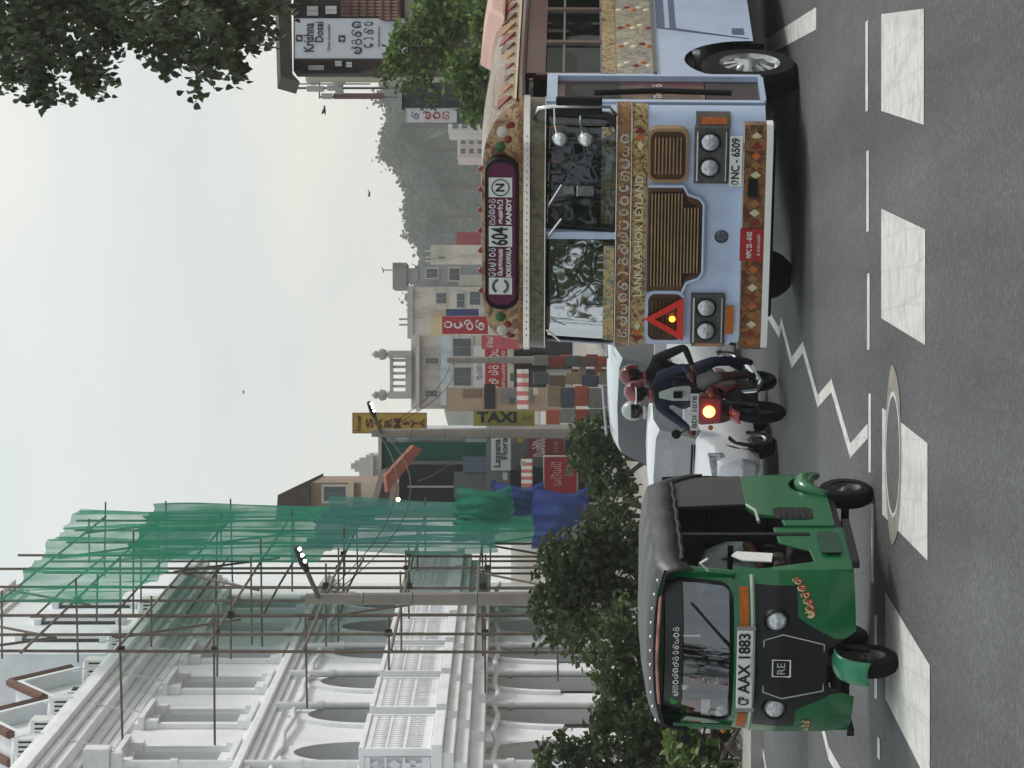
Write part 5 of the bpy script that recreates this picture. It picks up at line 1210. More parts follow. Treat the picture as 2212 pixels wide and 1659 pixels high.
# ---------------------------------------------------------------- cars
M_carw = mat('car_white_paint', c(222, 224, 228), .28, var=.03, scale=2, coat=.6)
M_carg = mat('van_silver_paint', c(196, 202, 204), .3, .15, var=.03, coat=.6)
M_gldk = glass_mat('dark_car_glass', (.05, .065, .065, 1), .06)
def car(name, loc, rz, label, paint, St, wheels, half, screen=None):
    """St: stations (y, z_bottom, z_belt, z_top, half width, top half width, glass_top) front to rear."""
    g = empty(name, loc, rz, label, 'car' if name != 'white_van' else 'van')
    b = MB(); rings = []
    for (y, zb, zl, zt, w_, wt, gl) in St:
        ring = [(-w_ * .9, y, zb), (-w_, y, zb + .12), (-w_ * 1.0, y, (zb + zl) / 2), (-w_ * .97, y, zl), (-wt, y, zt - .05 * min(1, (zt - zl) * 4)), (-wt * .8, y, zt - .008), (0, y, zt + .012), (wt * .8, y, zt - .008), (wt, y, zt - .05 * min(1, (zt - zl) * 4)), (w_ * .97, y, zl), (w_, y, (zb + zl) / 2), (w_, y, zb + .12), (w_ * .9, y, zb)]
        i = len(b.v); b.v += ring; rings.append(i)
    for k, (a, e) in enumerate(zip(rings, rings[1:])):
        g0, g1 = St[k][6], St[k + 1][6]
        for j in range(12):
            m = 0
            if g0 == 'w' and j in (4, 5, 6, 7): m = 2
            if g0 in ('w', 's') and j in (3, 8): m = 1
            b.f.append((a + j, a + j + 1, e + j + 1, e + j)); b.m.append(m)
    b.f.append(tuple(rings[0] + j for j in range(13))); b.m.append(0)
    b.f.append(tuple(rings[-1] + j for j in range(13))[::-1]); b.m.append(0)
    bd = b.build('body', [paint, M_gldk, screen or M_scr], g, smooth=True, auto=38)
    for y in wheels:
        for q in (-1, 1):
            wheel(g, q * (half - .06), y, .27, .16, q, mat('car_hub', c(120, 120, 122), .4, .6, var=.2), 6, .04)
            b = MB(); ar = [(y - .33 * math.cos(math.pi * i / 14), .27 + .33 * math.sin(math.pi * i / 14)) for i in range(15)]
            b.prism([(q * (half + .004), yy, zz_) for yy, zz_ in ar], (-q * .03, 0, 0)); b.build('wheel_arch', M_black, bd)
    return g, bd
ch = Vector((-1.46, 36.5, gz(36.5)))
St = [(-.02, .22, .42, .52, .60, .50, ''), (.06, .2, .50, .66, .68, .60, ''), (.5, .2, .66, .78, .72, .62, ''), (.88, .2, .80, .86, .725, .62, 'w'), (1.38, .2, .84, 1.27, .725, .56, 's'), (1.75, .2, .86, 1.325, .725, .555, 's'), (2.55, .2, .86, 1.31, .725, .55, 's'), (3.0, .2, .86, 1.24, .72, .53, 'w'), (3.25, .22, .84, .98, .70, .60, ''), (3.3, .3, .7, .86, .66, .55, '')]
cg_, bd = car('small_car', ch, -R(18), 'small white hatchback with wide headlamp behind the green three-wheeler', M_carw, St, (.62, 2.75), .70)
for q in (-1, 1):
    b = MB(); P = [(q * .34, .60), (q * .60, .52), (q * .69, .60), (q * .67, .76), (q * .48, .72)]
    b.prism([(x, .03 + .18 * max(0, abs(x) - .45) / .2 - (.0 if z < .7 else -.06), z) for x, z in P], (0, -.03, 0)); hl = b.build('headlamp', M_lens, cg_, bevel=.012)
    b = MB(); b.tube([(q * .70, 1.0, .88), (q * .80, .98, .92)], .02, 6); b.box(q * .86 - .085, q * .86 + .085, .93, 1.02, .86, .99); b.build('side_mirror', M_carw, cg_, bevel=.03)
b = MB(); b.prism([(-.66, -.05, .24), (.66, -.05, .24), (.69, -.02, .42), (-.69, -.02, .42)], (0, .12, 0)); b.build('bumper', mat('bumper_grey', c(150, 152, 154), .45, var=.05), cg_, bevel=.03)
b = MB(); b.box(-.4, .4, -.065, -.045, .44, .50); b.build('grille', M_black, cg_)
b = MB(); b.box(-.24, .24, -.075, -.06, .27, .38); cp = b.build('number_plate', M_plate, cg_)
b = MB(); b.tube([(-.55, .90, .885), (.0, .88, .90), (.55, .9, .885)], .014, 6); b.build('wiper', M_black, cg_)
vh = at(715, 1600, 43.6); vh.z = gz(43.6)
St = [(-.02, .28, .55, .72, .72, .62, ''), (.08, .25, .70, .92, .80, .72, ''), (.55, .25, .92, 1.02, .83, .74, 'w'), (1.15, .25, 1.02, 1.60, .84, .66, 's'), (1.6, .25, 1.04, 1.69, .84, .66, 's'), (2.6, .25, 1.04, 1.70, .84, .66, 's'), (3.6, .25, 1.02, 1.66, .83, .64, 'w'), (4.0, .28, .95, 1.2, .81, .7, ''), (4.05, .35, .8, 1.0, .78, .66, '')]
vg, bd = car('white_van', vh, -R(20), 'taller silver white van behind the small white car', M_carg, St, (.75, 3.2), .80, M_gldk)
for q in (-1, 1):
    b = MB(); b.prism([(q * .45, .0, .68), (q * .72, .06, .68), (q * .74, .1, .82), (q * .5, .04, .82)], (0, -.03, 0)); b.build('headlamp', M_lens, vg, bevel=.012)
    b = MB(); b.box(q * .92 - .09, q * .92 + .09, .75, .84, 1.0, 1.16); b.tube([(q * .8, .8, 1.02), (q * .9, .8, 1.06)], .02, 6); b.build('side_mirror', M_carg, vg, bevel=.03)
b = MB(); b.tube([(-.55, 1.5, 1.74), (-.55, 3.4, 1.74)], .02, 6); b.tube([(.55, 1.5, 1.74), (.55, 3.4, 1.74)], .02, 6); b.build('roof_rail', M_rim, vg)
b = MB(); b.prism([(-.78, -.05, .28), (.78, -.05, .28), (.8, -.02, .5), (-.8, -.02, .5)], (0, .12, 0)); b.build('bumper', M_carg, vg, bevel=.03)
# another motorbike peeping out to the left behind the green three-wheeler
rk = gp(120, 1740)
motorbike(rk, -R(6), 'dark red motorbike mostly hidden at the left behind the green three-wheeler', mat('dark_red_paint', c(110, 16, 22), .35, var=.15, coat=.4), False, '')
person('person', 'rider in dark red shirt at the left behind the green three-wheeler', rk, -R(6), rider_pose(.95, .64), [C(116, 26, 32, 'dark_red_shirt'), M_blk, M_skin, M_shoe, 2], scale=.86)
# ---------------------------------------------------------------- foliage
def leaf_mat(name, ca, cb, trans=.35):
    m = bpy.data.materials.new(name); m.use_nodes = True; n = m.node_tree; k = n.links.new; n.nodes.clear()
    o = n.nodes.new('ShaderNodeOutputMaterial'); mx_ = n.nodes.new('ShaderNodeMixShader'); mx_.inputs[0].default_value = trans
    p = n.nodes.new('ShaderNodeBsdfPrincipled'); p.inputs['Roughness'].default_value = .5; p.inputs['Specular IOR Level'].default_value = .35
    t = n.nodes.new('ShaderNodeBsdfTranslucent'); g = n.nodes.new('ShaderNodeNewGeometry')
    r = n.nodes.new('ShaderNodeMix'); r.data_type = 'RGBA'; r.inputs[6].default_value = ca; r.inputs[7].default_value = cb
    k(g.outputs['Random Per Island'], r.inputs[0]); k(r.outputs[2], p.inputs['Base Color']); k(r.outputs[2], t.inputs['Color'])
    k(p.outputs[0], mx_.inputs[1]); k(t.outputs[0], mx_.inputs[2]); k(mx_.outputs[0], o.inputs[0]); return m
L_dark = leaf_mat('leaf_dark', (.022, .036, .013, 1), (.085, .112, .034, 1))
L_mid = leaf_mat('leaf_mid', (.028, .05, .014, 1), (.09, .125, .035, 1))
L_lite = leaf_mat('leaf_light', (.04, .08, .018, 1), (.17, .25, .06, 1))
L_far = leaf_mat('leaf_far', (.012, .026, .014, 1), (.05, .085, .035, 1))
M_bark = mat('bark', c(84, 74, 62), .9, var=.3, scale=6, bump=.5, bscale=20)
def leafquad(b, p, s, rr, elong=1.5):
    a = Vector((rr.gauss(0, 1), rr.gauss(0, 1), rr.gauss(0, .7) - .15)).normalized(); t = a.cross(Vector((rr.gauss(0, 1), rr.gauss(0, 1), rr.gauss(0, 1)))).normalized(); nn_ = a.cross(t)
    l = s * elong * rr.uniform(.7, 1.25); w_ = s * rr.uniform(.7, 1.2); i = len(b.v)
    b.v += [tuple(p), tuple(p + a * l * .5 + t * w_ * .5 + nn_ * w_ * .12), tuple(p + a * l), tuple(p + a * l * .5 - t * w_ * .5 + nn_ * w_ * .12)]
    b.f += [(i, i + 1, i + 2), (i, i + 2, i + 3)]; b.m += [0, 0]
def blobs_leaves(b, blobs, dens, size, rr, shell=.55, clumps=9, cfrac=.7):
    for cen, rad in blobs:
        vol = rad[0] * rad[1] * rad[2]; n_ = int(dens * max(vol, .02) ** .75)
        cl = []
        for i in range(clumps):
            v = Vector((rr.gauss(0, 1), rr.gauss(0, 1), rr.gauss(0, 1))).normalized() * rr.uniform(.55, 1.05); cl.append(v)
        for i in range(n_):
            if rr.random() < cfrac:
                v = rr.choice(cl) + Vector((rr.gauss(0, .2), rr.gauss(0, .2), rr.gauss(0, .16)))
            else:
                v = Vector((rr.gauss(0, 1), rr.gauss(0, 1), rr.gauss(0, 1))).normalized() * rr.uniform(shell, 1) ** .6
            leafquad(b, cen + Vector((v.x * rad[0], v.y * rad[1], v.z * rad[2])), size, rr)
def tree(name, label, spec, d, m, base, dens=900, size=.09, dep=1.0, trunk_r=.09, group=None, seed=1, clumps=9):
    """spec: blobs (U, V, rU, rV[, dd]) in the measuring frame at distance d; base: ground point of the trunk."""
    rr = random.Random(seed); g = empty(name, base, 0, label, 'tree' if 'tree' in name else 'bush', group)
    blobs = []
    for q in spec:
        dd = d + (q[4] if len(q) > 4 else 0); p = at(q[0], q[1], dd); rx, rz = q[2] / FPX * dd, q[3] / FPX * dd
        blobs.append((p - Vector(base), (rx, max(rx, rz) * dep, rz)))
    b = MB(); blobs_leaves(b, blobs, dens, size, rr, clumps=clumps); b.build('crown', m, g, fix=False)
    tb = MB(); top = max(blobs, key=lambda x: x[0].z)[0]
    fork = Vector((top.x * .3, top.y * .3, max(.3, min(x[0].z for x in blobs) * .6)))
    tb.tube([(0, 0, -.05), fork * .5 + Vector((.05, 0, 0)), fork], [trunk_r * 1.3, trunk_r, trunk_r * .85], 8)
    tk_ = tb.build('trunk', M_bark, g, smooth=True)
    for i, (cen, rad) in enumerate(blobs[:7]):
        lb = MB(); mid = fork.lerp(cen, .55) + Vector((rr.uniform(-.2, .2), rr.uniform(-.2, .2), rr.uniform(-.1, .2)))
        lb.tube([fork - Vector((0, 0, .1)), mid, cen, cen + Vector((rad[0] * .6 * rr.choice((-1, 1)), 0, rad[2] * .6))], [trunk_r * .6, trunk_r * .4, trunk_r * .22, trunk_r * .1], 6); lb.build('limb', M_bark, tk_, smooth=True)
    return g
def gbase(U, d): return Vector(((U - 829.5) / FPX * d, d, gz(d) + .14))
GT = 'trees and shrubs along the pavement'
tree('roadside_tree', 'dark leafy tree hiding the foot of the concrete lamp post', [(400, 1205, 85, 60), (335, 1195, 65, 55), (450, 1250, 85, 80), (370, 1290, 90, 70), (275, 1250, 55, 45, -1), (500, 1310, 70, 70), (430, 1350, 90, 60)], 47, L_dark, gbase(400, 47), 3600, .085, seed=2, clumps=14, group=GT)
tree('roadside_tree', 'green tree between the arches and the canopy of the green three-wheeler', [(240, 1325, 80, 62), (180, 1360, 62, 60), (300, 1350, 70, 50), (130, 1345, 50, 55)], 45, L_mid, gbase(220, 45), 3600, .08, seed=3, clumps=14, group=GT)
tree('roadside_bush', 'tall dark bush at the left edge of the picture', [(25, 1200, 52, 55), (0, 1280, 75, 70), (50, 1330, 80, 80), (10, 1420, 85, 80), (85, 1420, 70, 70)], 44, L_dark, gbase(20, 44), 3600, .08, seed=4, clumps=14, group=GT)
tree('roadside_bush', 'lighter broad-leaved bush low beside the kerb at the left edge', [(70, 1530, 75, 55), (10, 1500, 70, 65), (110, 1500, 60, 60), (30, 1570, 70, 40)], 42, L_lite, gbase(50, 42), 2200, .12, seed=5, clumps=10, group=GT)
tree('roadside_tree', 'small dark tree in front of the blue tarpaulin', [(530, 1290, 36, 40), (570, 1330, 40, 44), (510, 1350, 44, 40)], 52, L_dark, gbase(545, 52), 2600, .08, seed=6, clumps=10, group=GT)
tree('roadside_tree', 'rounded green tree behind the silver white van', [(690, 1265, 62, 42), (640, 1310, 60, 50), (720, 1310, 45, 50), (600, 1330, 50, 52)], 62, L_mid, gbase(655, 62), 3600, .085, seed=7, clumps=10, group=GT)
tree('roadside_bush', 'white flowering bush low at the left edge behind the kerb', [(15, 1605, 70, 26), (90, 1600, 50, 24)], 41.2, leaf_mat('flower_leaf', (.03, .05, .02, 1), (.5, .52, .5, 1)), gbase(30, 41.2), 1500, .05, seed=8, group=GT)
GR = 'trees behind the bus'
tree('street_tree', 'sunlit green tree under the restaurant sign', [(1630, 930, 55, 45), (1560, 870, 42, 38), (1640, 985, 55, 45), (1575, 950, 55, 48), (1505, 900, 34, 36), (1525, 850, 26, 26)], 66, L_lite, gbase(1590, 66), 2200, .11, seed=9, clumps=16, group=GR)
tree('street_tree', 'mid green tree standing just above the bus roof', [(1480, 1030, 60, 36), (1560, 1045, 65, 40), (1425, 1020, 34, 30), (1640, 1055, 50, 38), (1505, 985, 48, 34)], 60, L_lite, gbase(1500, 60), 2600, .10, seed=10, clumps=16, group=GR)
tree('street_tree', 'thin tree in front of the antennas', [(1478, 880, 30, 34), (1452, 930, 28, 32), (1500, 830, 20, 22)], 72, L_mid, gbase(1460, 72), 1000, .09, seed=11, clumps=10, group=GR)

# overhanging branches of a big tree standing on the right, out of the picture
rr = random.Random(21); ND = 38.0
big = empty('overhanging_tree', (7.2, 39.0, gz(39) + .14), 0, 'heart-leaved branches hanging into the sky at the top right', 'tree')
bb = Vector(big.location); spec = [(1620, 50, 110, 75), (1545, 95, 75, 70), (1500, 175, 42, 38), (1590, 160, 80, 55), (1640, 235, 60, 55), (1525, 30, 50, 40), (1600, 300, 50, 40), (1560, 370, 55, 45), (1600, 420, 80, 65), (1525, 440, 38, 55), (1545, 500, 55, 40), (1630, 500, 60, 60), (1655, 560, 28, 30), (1700, 150, 80, 200), (1700, 450, 70, 150)]
def heart(b, p, s, rr):
    a = Vector((rr.gauss(0, .5), rr.gauss(0, .5), -1 + rr.gauss(0, .55))).normalized(); t = a.cross(Vector((rr.gauss(0, 1), rr.gauss(0, 1), rr.gauss(0, .3)))).normalized(); nn_ = a.cross(t)
    i = len(b.v); P = ((0, 0, 0), (.42, .12, .06), (.46, .45, .08), (0, 1.15, -.05), (-.46, .45, .08), (-.42, .12, .06))
    b.v += [tuple(Vector(p) + t * x * s + a * y * s + nn_ * z * s) for x, y, z in P]; b.f += [(i, i + 1, i + 2, i + 3), (i, i + 3, i + 4, i + 5)]; b.m += [0, 0]
cb = MB(); pts = []
for (U, V, ru, rv) in spec:
    p = at(U, V, ND) - bb; ru, rv = ru / FPX * ND, rv / FPX * ND; n_ = int(4200 * (ru * rv) ** .9)
    cl = [Vector((rr.gauss(0, .6), rr.gauss(0, .9), rr.gauss(0, .6))) for i in range(12)]
    for i in range(n_):
        v = rr.choice(cl) + Vector((rr.gauss(0, .22), rr.gauss(0, .4), rr.gauss(0, .2)))
        pts.append(p + Vector((v.x * ru, v.y * 1.1, v.z * rv)))
rr.shuffle(pts)
for p in pts[300:]: heart(cb, p, rr.uniform(.06, .1), rr)
L_near = leaf_mat('leaf_backlit', (.014, .022, .009, 1), (.075, .095, .034, 1), .25)
tag(cb.build('crown', L_near, big, fix=False), kind='stuff')
lm_ = []
for i in range(6):
    q = MB(); heart(q, (0, 0, 0), .095, rr); lm_.append(q.mesh('leaf', L_near))
pts_near = sorted(pts[:300], key=lambda p: p.y)
for i, p in enumerate(pts_near):
    o = bpy.data.objects.new('leaf', lm_[i % 6]); col.objects.link(o); o.parent = big; o.location = p; o.rotation_euler = (rr.uniform(-.5, .5), rr.uniform(-.5, .5), rr.uniform(0, 6.28)); o.scale = (rr.uniform(.8, 1.15),) * 3
b = MB(); b.tube([(0, 0, -.1), (.1, .1, 2.5), (-.2, -.3, 5.0), (-.6, -.6, 8.2)], [.32, .27, .22, .12], 10); tr_ = b.build('trunk', M_bark, big, smooth=True)
for (U, V, ru, rv) in spec[:13]:
    e = at(U, V, ND) - bb; s_ = Vector((-.2, -.3, min(5.0 + rr.uniform(-1, 2.5), 7.5))); b = MB(); mid = s_.lerp(e, .6) + Vector((0, 0, .5)); b.tube([s_, mid, e, e + Vector((-.3, 0, -.12))], [.08, .045, .018, .006], 6); b.build('branch', M_bark, tr_, smooth=True)

# ---------------------------------------------------------------- far wooded hill and palms
hb = MB(); HD = 760.0
def hillz(U): return 2.7 + FPX ** -1 * HD * (HOR - (905 + 18 * math.sin(U * .013) - 70 * max(0, (U - 1250) / 250)))
def hg(u, v):
    U = 700 + 1400 * u; zt = hillz(U); dd = HD - 105 + 210 * v
    return ((U - 829.5) / FPX * HD, dd, -1 + (zt - 6) * math.sin(math.pi * min(v * 1.0, .5)) + .6 * noisev(u * 40, v * 9))
hb.grid(hg, 60, 10); tag(hb.build('hill', mat('hill_green', c(58, 66, 48), .95, var=.3, scale=.1), smooth=True), kind='structure')
rr = random.Random(5); fb_ = MB()
for i in range(260):
    U = rr.uniform(980, 1760); v = rr.random(); zt = hillz(U); dd = HD - 100 + 110 * v
    z = -1 + (zt - 5) * math.sin(math.pi * .5 * min(1, (dd - HD + 105) / 105)); s_ = rr.uniform(2.2, 4.8)
    blobs_leaves(fb_, [(Vector(((U - 829.5) / FPX * dd, dd, z + s_ * .9)), (s_, s_, s_ * rr.uniform(.8, 1.3)))], 42, .8, rr, clumps=8)
tag(fb_.build('hill_forest', L_far, fix=False), 'hazy grey green forest covering the far hill', 'forest', kind='stuff')
def palm(U, V, d, label, R0, seed):
    rr = random.Random(seed); top = at(U, V, d); g = empty('palm_tree', (top.x, top.y, -.6), 0, label, 'tree', 'palms on the far hill'); h = top.z + .6
    b = MB(); b.tube([(0, 0, 0), (.3, 0, h * .5), (0, 0, h)], [.5, .4, .3], 8); b.build('trunk', M_bark, g, smooth=True)
    for i in range(18):
        a = 2 * math.pi * i / 18 + rr.uniform(-.15, .15); up_ = rr.uniform(-.1, .9); b = MB(); P = []
        for k in range(9):
            t = k / 8; P.append(Vector((math.cos(a) * R0 * t, math.sin(a) * R0 * t, h + R0 * (up_ * t - .95 * t * t))))
        for k in range(8):
            t_ = (P[k + 1] - P[k]).normalized(); s_ = t_.cross(Vector((0, 0, 1))).normalized()
            for q in (-1, 1):
                for j in range(3):
                    p0 = P[k].lerp(P[k + 1], j / 3); l = R0 * .28 * math.sin(math.pi * (.12 + .8 * (k + j / 3) / 8))
                    b.face([p0, p0 + t_ * .1 * R0 / 3, p0 + s_ * q * l + t_ * l * .4 - Vector((0, 0, l * .5))])
        b.build('frond', L_far, g, fix=False)
palm(1385, 862, 480, 'tall palm crown against the sky beside the antennas', 5.6, 1)
palm(1335, 905, 500, 'second palm lower on the hazy hill', 5.2, 2)
palm(1255, 950, 500, 'palm in the middle of the hazy hill', 5.0, 3)
palm(1190, 925, 520, 'palm at the far end of the hazy hill', 4.8, 4)

for i, (x, y, h) in enumerate(((-31, 3, 19), (-26, -9, 22), (-15, 9, 18))):
    rr = random.Random(40 + i); g = empty('tall_tree', (x, y, 0), 0, ['tall tree behind the viewer, mirrored at the left of the bus windscreen', 'tallest tree behind the viewer, mirrored mid windscreen', 'tall tree behind the viewer, mirrored in the three-wheeler windscreen'][i], 'tree', 'trees mirrored in the windscreens')
    b = MB(); blobs_leaves(b, [(Vector((rr.gauss(0, 4.2), rr.gauss(0, 3.2), h - 1 - 1.0 * k + rr.gauss(0, .6))), (2.4, 2.4, 1.7)) for k in range(13)], 62, .28, rr, clumps=9); b.build('crown', L_dark, g, fix=False)
    b = MB(); b.tube([(0, 0, -.1), (.2, .1, h * .5), (0, 0, h - 2)], [.4, .3, .12], 8); b.build('trunk', M_bark, g, smooth=True)
# ---------------------------------------------------------------- shops and houses down the street
def wallm(name, r, g, b_, dirt=.4, sc_=1.0): return mat(name, c(r, g, b_), .85, var=.10, scale=.8 * sc_, dirt=c(70, 66, 62), dirt_amt=dirt, dscale=1.2 * sc_, stretch=(1, 1, .4))
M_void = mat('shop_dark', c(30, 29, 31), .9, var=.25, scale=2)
M_gw = mat('grey_window', c(70, 78, 82), .15, var=.15, scale=1.5, spec=.7)
M_frame = mat('pale_frame', c(180, 178, 170), .7, var=.1)
def wb(b, U0, U1, V0, V1, d, dep, m=0, base=False):
    p, q = at(U0, V0, d), at(U1, V1, d); z1 = (gz(d) if base else q.z)
    b.box(p.x, q.x, d, d + dep, z1, p.z, m); return b
def part(name, U0, U1, V0, V1, d, m, parent, proud=.12, dep=.12):
    b = MB(); wb(b, U0, U1, V0, V1, d - proud, dep); return b.build(name, m, parent)
def house(name, label, U0, U1, V0, d, dep, m, cat='building', group=None):
    g = empty(name, (0, 0, 0), 0, label, cat, group); b = MB(); wb(b, U0, U1, V0, 0, d, dep, base=True); b.build('wall', m, g); return g
def window(g, U0, U1, V0, V1, d, m=None, bars=1, fr=M_frame):
    w_ = part('window', U0, U1, V0, V1, d, fr, g, .10, .10); iu, iv = (U1 - U0) * .12, (V1 - V0) * .1
    for k in range(bars + 1):
        a = U0 + iu + (U1 - U0 - 2 * iu) * k / (bars + 1); e = U0 + iu + (U1 - U0 - 2 * iu) * (k + 1) / (bars + 1)
        part('pane', a + .4, e - .4, V0 + iv, V1 - iv, d - .10, m or M_gw, w_, .02, .02)
    return w_
GS = 'shops along the left of the street'
# narrow brown house by the scaffold
g = house('brown_house', 'brown house with dark tiled roof just right of the green net', 540, 617, 668, 128, 9, wallm('brown_wall', 146, 124, 108), group=GS)
p0, p1, p2 = at(535, 596, 127.4), at(590, 600, 127.4), at(622, 668, 127.4); p3 = at(535, 668, 127.4)
b = MB(); b.prism([p3, p2, p1, p0], (0, 10, 0)); b.build('roof', mat('old_dark_tile', c(66, 54, 48), .9, var=.3, scale=3), g)
window(g, 572, 613, 694, 752, 128); part('cream_ledge', 565, 617, 752, 764, 128, wallm('cream_ledge', 196, 178, 156), g, .3, .3); part('cream_wall', 575, 617, 780, 820, 128, wallm('cream_ledge', 196, 178, 156), g)
g = house('stepped_tower', 'pale grey tower with stepped top behind the green shop', 622, 676, 790, 165, 6, wallm('pale_stone', 176, 172, 166), group=GS)
for u0, u1, v0, v1 in ((630, 670, 776, 790), (640, 664, 766, 776), (646, 658, 758, 766)): part('step', u0, u1, v0, v1, 165.3, wallm('pale_stone', 176, 172, 166), g, .3, 2)
part('ledge', 618, 680, 800, 806, 165, M_frame, g, .4, .4); window(g, 632, 648, 812, 835, 165)
g = house('green_shop', 'shop house with plain dark green front beside the lamp post', 636, 704, 822, 116, 10, wallm('teal_green_wall', 24, 92, 74, .2), group=GS)
b = MB(); wb(b, 704.3, 733, 834, 0, 116.2, 9.8, base=True); b.build('white_bay', wallm('pale_blue_wall', 186, 194, 198), g)
part('roof_slab', 632, 738, 817, 824, 116, M_frame, g, .5, 10); part('grey_shutter', 708, 730, 880, 1000, 116.2, wallm('grey_shutter', 140, 146, 148), g)
window(g, 716, 731, 1010, 1040, 116.2)
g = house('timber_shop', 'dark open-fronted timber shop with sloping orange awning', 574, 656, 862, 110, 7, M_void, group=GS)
A = [at(562, 810, 109.4), at(640, 830, 109.4), at(672, 905, 109.4), at(560, 870, 109.4)]
b = MB(); b.prism([at(558, 838, 109), at(566, 812, 109), at(634, 832, 109), at(638, 846, 109)], (0, 7, .4)); b.build('plank_roof', mat('old_plank', c(62, 52, 46), .9, var=.3, scale=3), g)
b = MB(); b.prism([at(596, 838, 108), at(632, 834, 108), at(697, 894, 108), at(690, 912, 108)], (0, .5, .12)); b.build('orange_awning', mat('orange_sheet', c(146, 80, 60), .8, var=.25, scale=2), g)
part('grey_counter', 585, 640, 980, 1060, 110, wallm('grey_goods', 96, 100, 100), g, .3, .3); part('blue_goods', 640, 672, 1000, 1052, 110, wallm('blue_goods', 92, 104, 120), g, .4, .3); part('pale_post', 606, 610, 880, 1100, 110, M_frame, g, .2, .15)
for i, (u0, u1, v0, v1, r_) in enumerate(((584, 604, 1080, 1120, (120, 118, 112)), (612, 632, 1076, 1118, (84, 70, 60)), (700, 716, 1066, 1100, (150, 150, 148)))): part('goods_shelf', u0, u1, v0, v1, 110, wallm('goods%d' % i, *r_), g, .2, .2)
b = MB(); b.lathe([(0, .06), (.05, .05), (.07, 0), (.05, -.05), (0, -.06)], at(580, 860, 108.6), (0, -1, 0), 10); b.build('lit_bulb', mat('bulb_glow', c(255, 240, 210), .4, emit=c(255, 236, 200), estr=9), g)
# the row of ground-floor shops below
g = house('shop_row', 'low grey shop front under the white cursive sign', 588, 736, 1050, 104, 8, wallm('grey_front', 120, 118, 114), group=GS)
for u0, u1, v0, v1, nm, m_ in ((600, 650, 1122, 1175, 'shop_opening', M_void), (655, 700, 1108, 1140, 'shop_opening', M_gw), (716, 734, 1108, 1180, 'shop_opening', M_void), (672, 720, 1222, 1300, 'shop_opening', M_void), (592, 640, 1252, 1330, 'shop_opening', M_void), (600, 644, 1102, 1122, 'sign_shadow_band', M_black)): part(nm, u0, u1, v0, v1, 104, m_, g, .15, .1)  # the black strip is the sign's shadow, put on as a panel
def sign(name, label, U0, U1, V0, V1, d, m, texts, frame=None, group='shop signs down the street', th=.12):
    g = empty(name, (0, 0, 0), 0, label, 'sign', group); b = MB(); wb(b, U0, U1, V0, V1, d - th, th); b.build('board', m, g)
    if frame:
        e = 2.0
        for u0, u1, v0, v1 in ((U0 - e, U1 + e, V0 - e, V0), (U0 - e, U1 + e, V1, V1 + e), (U0 - e, U0, V0, V1), (U1, U1 + e, V0, V1)):
            b = MB(); wb(b, u0, u1, v0, v1, d - th - .02, th + .02); b.build('frame', frame, g)
    for t in texts:
        s, tu, tv, wpx, hpx, tm = t[:6]; rot = t[6] if len(t) > 6 else False
        p = at(tu, tv, d - th - .02); ux, uz = ((1, 0, 0), (0, 0, 1)) if not rot else ((0, 0, -1), (1, 0, 0))
        if isinstance(s, list): sinhala('lettering', s, tm, g, p, ux, uz, wpx / FPX * d, hpx / FPX * d, .24)
        else: text('lettering', s, 1, tm, g, p, ux, uz, width=wpx / FPX * d, height=hpx / FPX * d, ext=.01, bold=(t[7] if len(t) > 7 else .012))
    return g
M_sw = mat('sign_white', c(206, 206, 212), .5, var=.06); M_sr = mat('sign_red', c(168, 18, 34), .5, var=.08, scale=.8); M_sy = mat('sign_yellow', c(186, 150, 56), .5, var=.08); M_sy2 = mat('sign_olive_yellow', c(150, 142, 60), .5, var=.1)
M_brn = mat('brown_ink', c(92, 40, 28), .6, var=.1)
sign('shop_sign', 'white sign with grey cursive lettering under the green shop', 643, 727, 1061, 1103, 103.4, M_sw, [('Lassana', 680, 1074, 60, 15, M_ink), ('Flora', 690, 1090, 46, 14, M_ink)])
sign('shop_sign', 'small dark red sign with crowded white letters beside the lamp post', 670, 716, 1139, 1218, 103, mat('sign_dark_red', c(120, 32, 36), .5, var=.15), [(['ma', 'ya', 'ha', 'ta', 'ma', 'ya'], 693, 1163, 42, 30, M_wink), (['ra', 'va', 'ka'], 693, 1200, 26, 10, mat('faded_ink', c(170, 130, 120), .6))])
sign('kiosk_sign', 'red kiosk sign with white panels left of the round tree', 592, 672, 1176, 1246, 102, M_sr, [(['ya', 'ma', 'ya', 'ma'], 636, 1200, 52, 26, mat('faded_white', c(214, 160, 160), .6)), (['ra', 'sa'], 640, 1228, 20, 14, mat('faded_white', c(214, 160, 160), .6))], M_frame, th=.9)
sign('hotel_sign', 'tall yellow hotel sign with stacked brown letters against the sky', 725, 766, 763, 920, 112, M_sy, [('Hotel', 745, 775, 32, 11, M_brn), ('S', 745, 799, 20, 16, M_brn, False, .03), ('A', 745, 819, 20, 16, M_brn, False, .03), ('R', 745, 839, 20, 16, M_brn, False, .03), ('M', 745, 859, 22, 16, M_brn, False, .03), ('I', 745, 878, 7, 14, M_brn, False, .03), ('Y', 745, 896, 20, 15, M_brn, False, .03), ('A', 745, 912, 18, 12, M_brn, False, .03)], mat('sign_edge', c(150, 104, 60), .6))
sign('taxi_sign', 'olive yellow taxi sign with sideways black letters', 739, 773, 1023, 1155, 108, M_sy2, [('TAXI', 757, 1074, 86, 24, M_ink, True, .04), (['ra', 'ta'], 757, 1138, 22, 14, mat('faded_ink2', c(110, 96, 40), .7), True)])
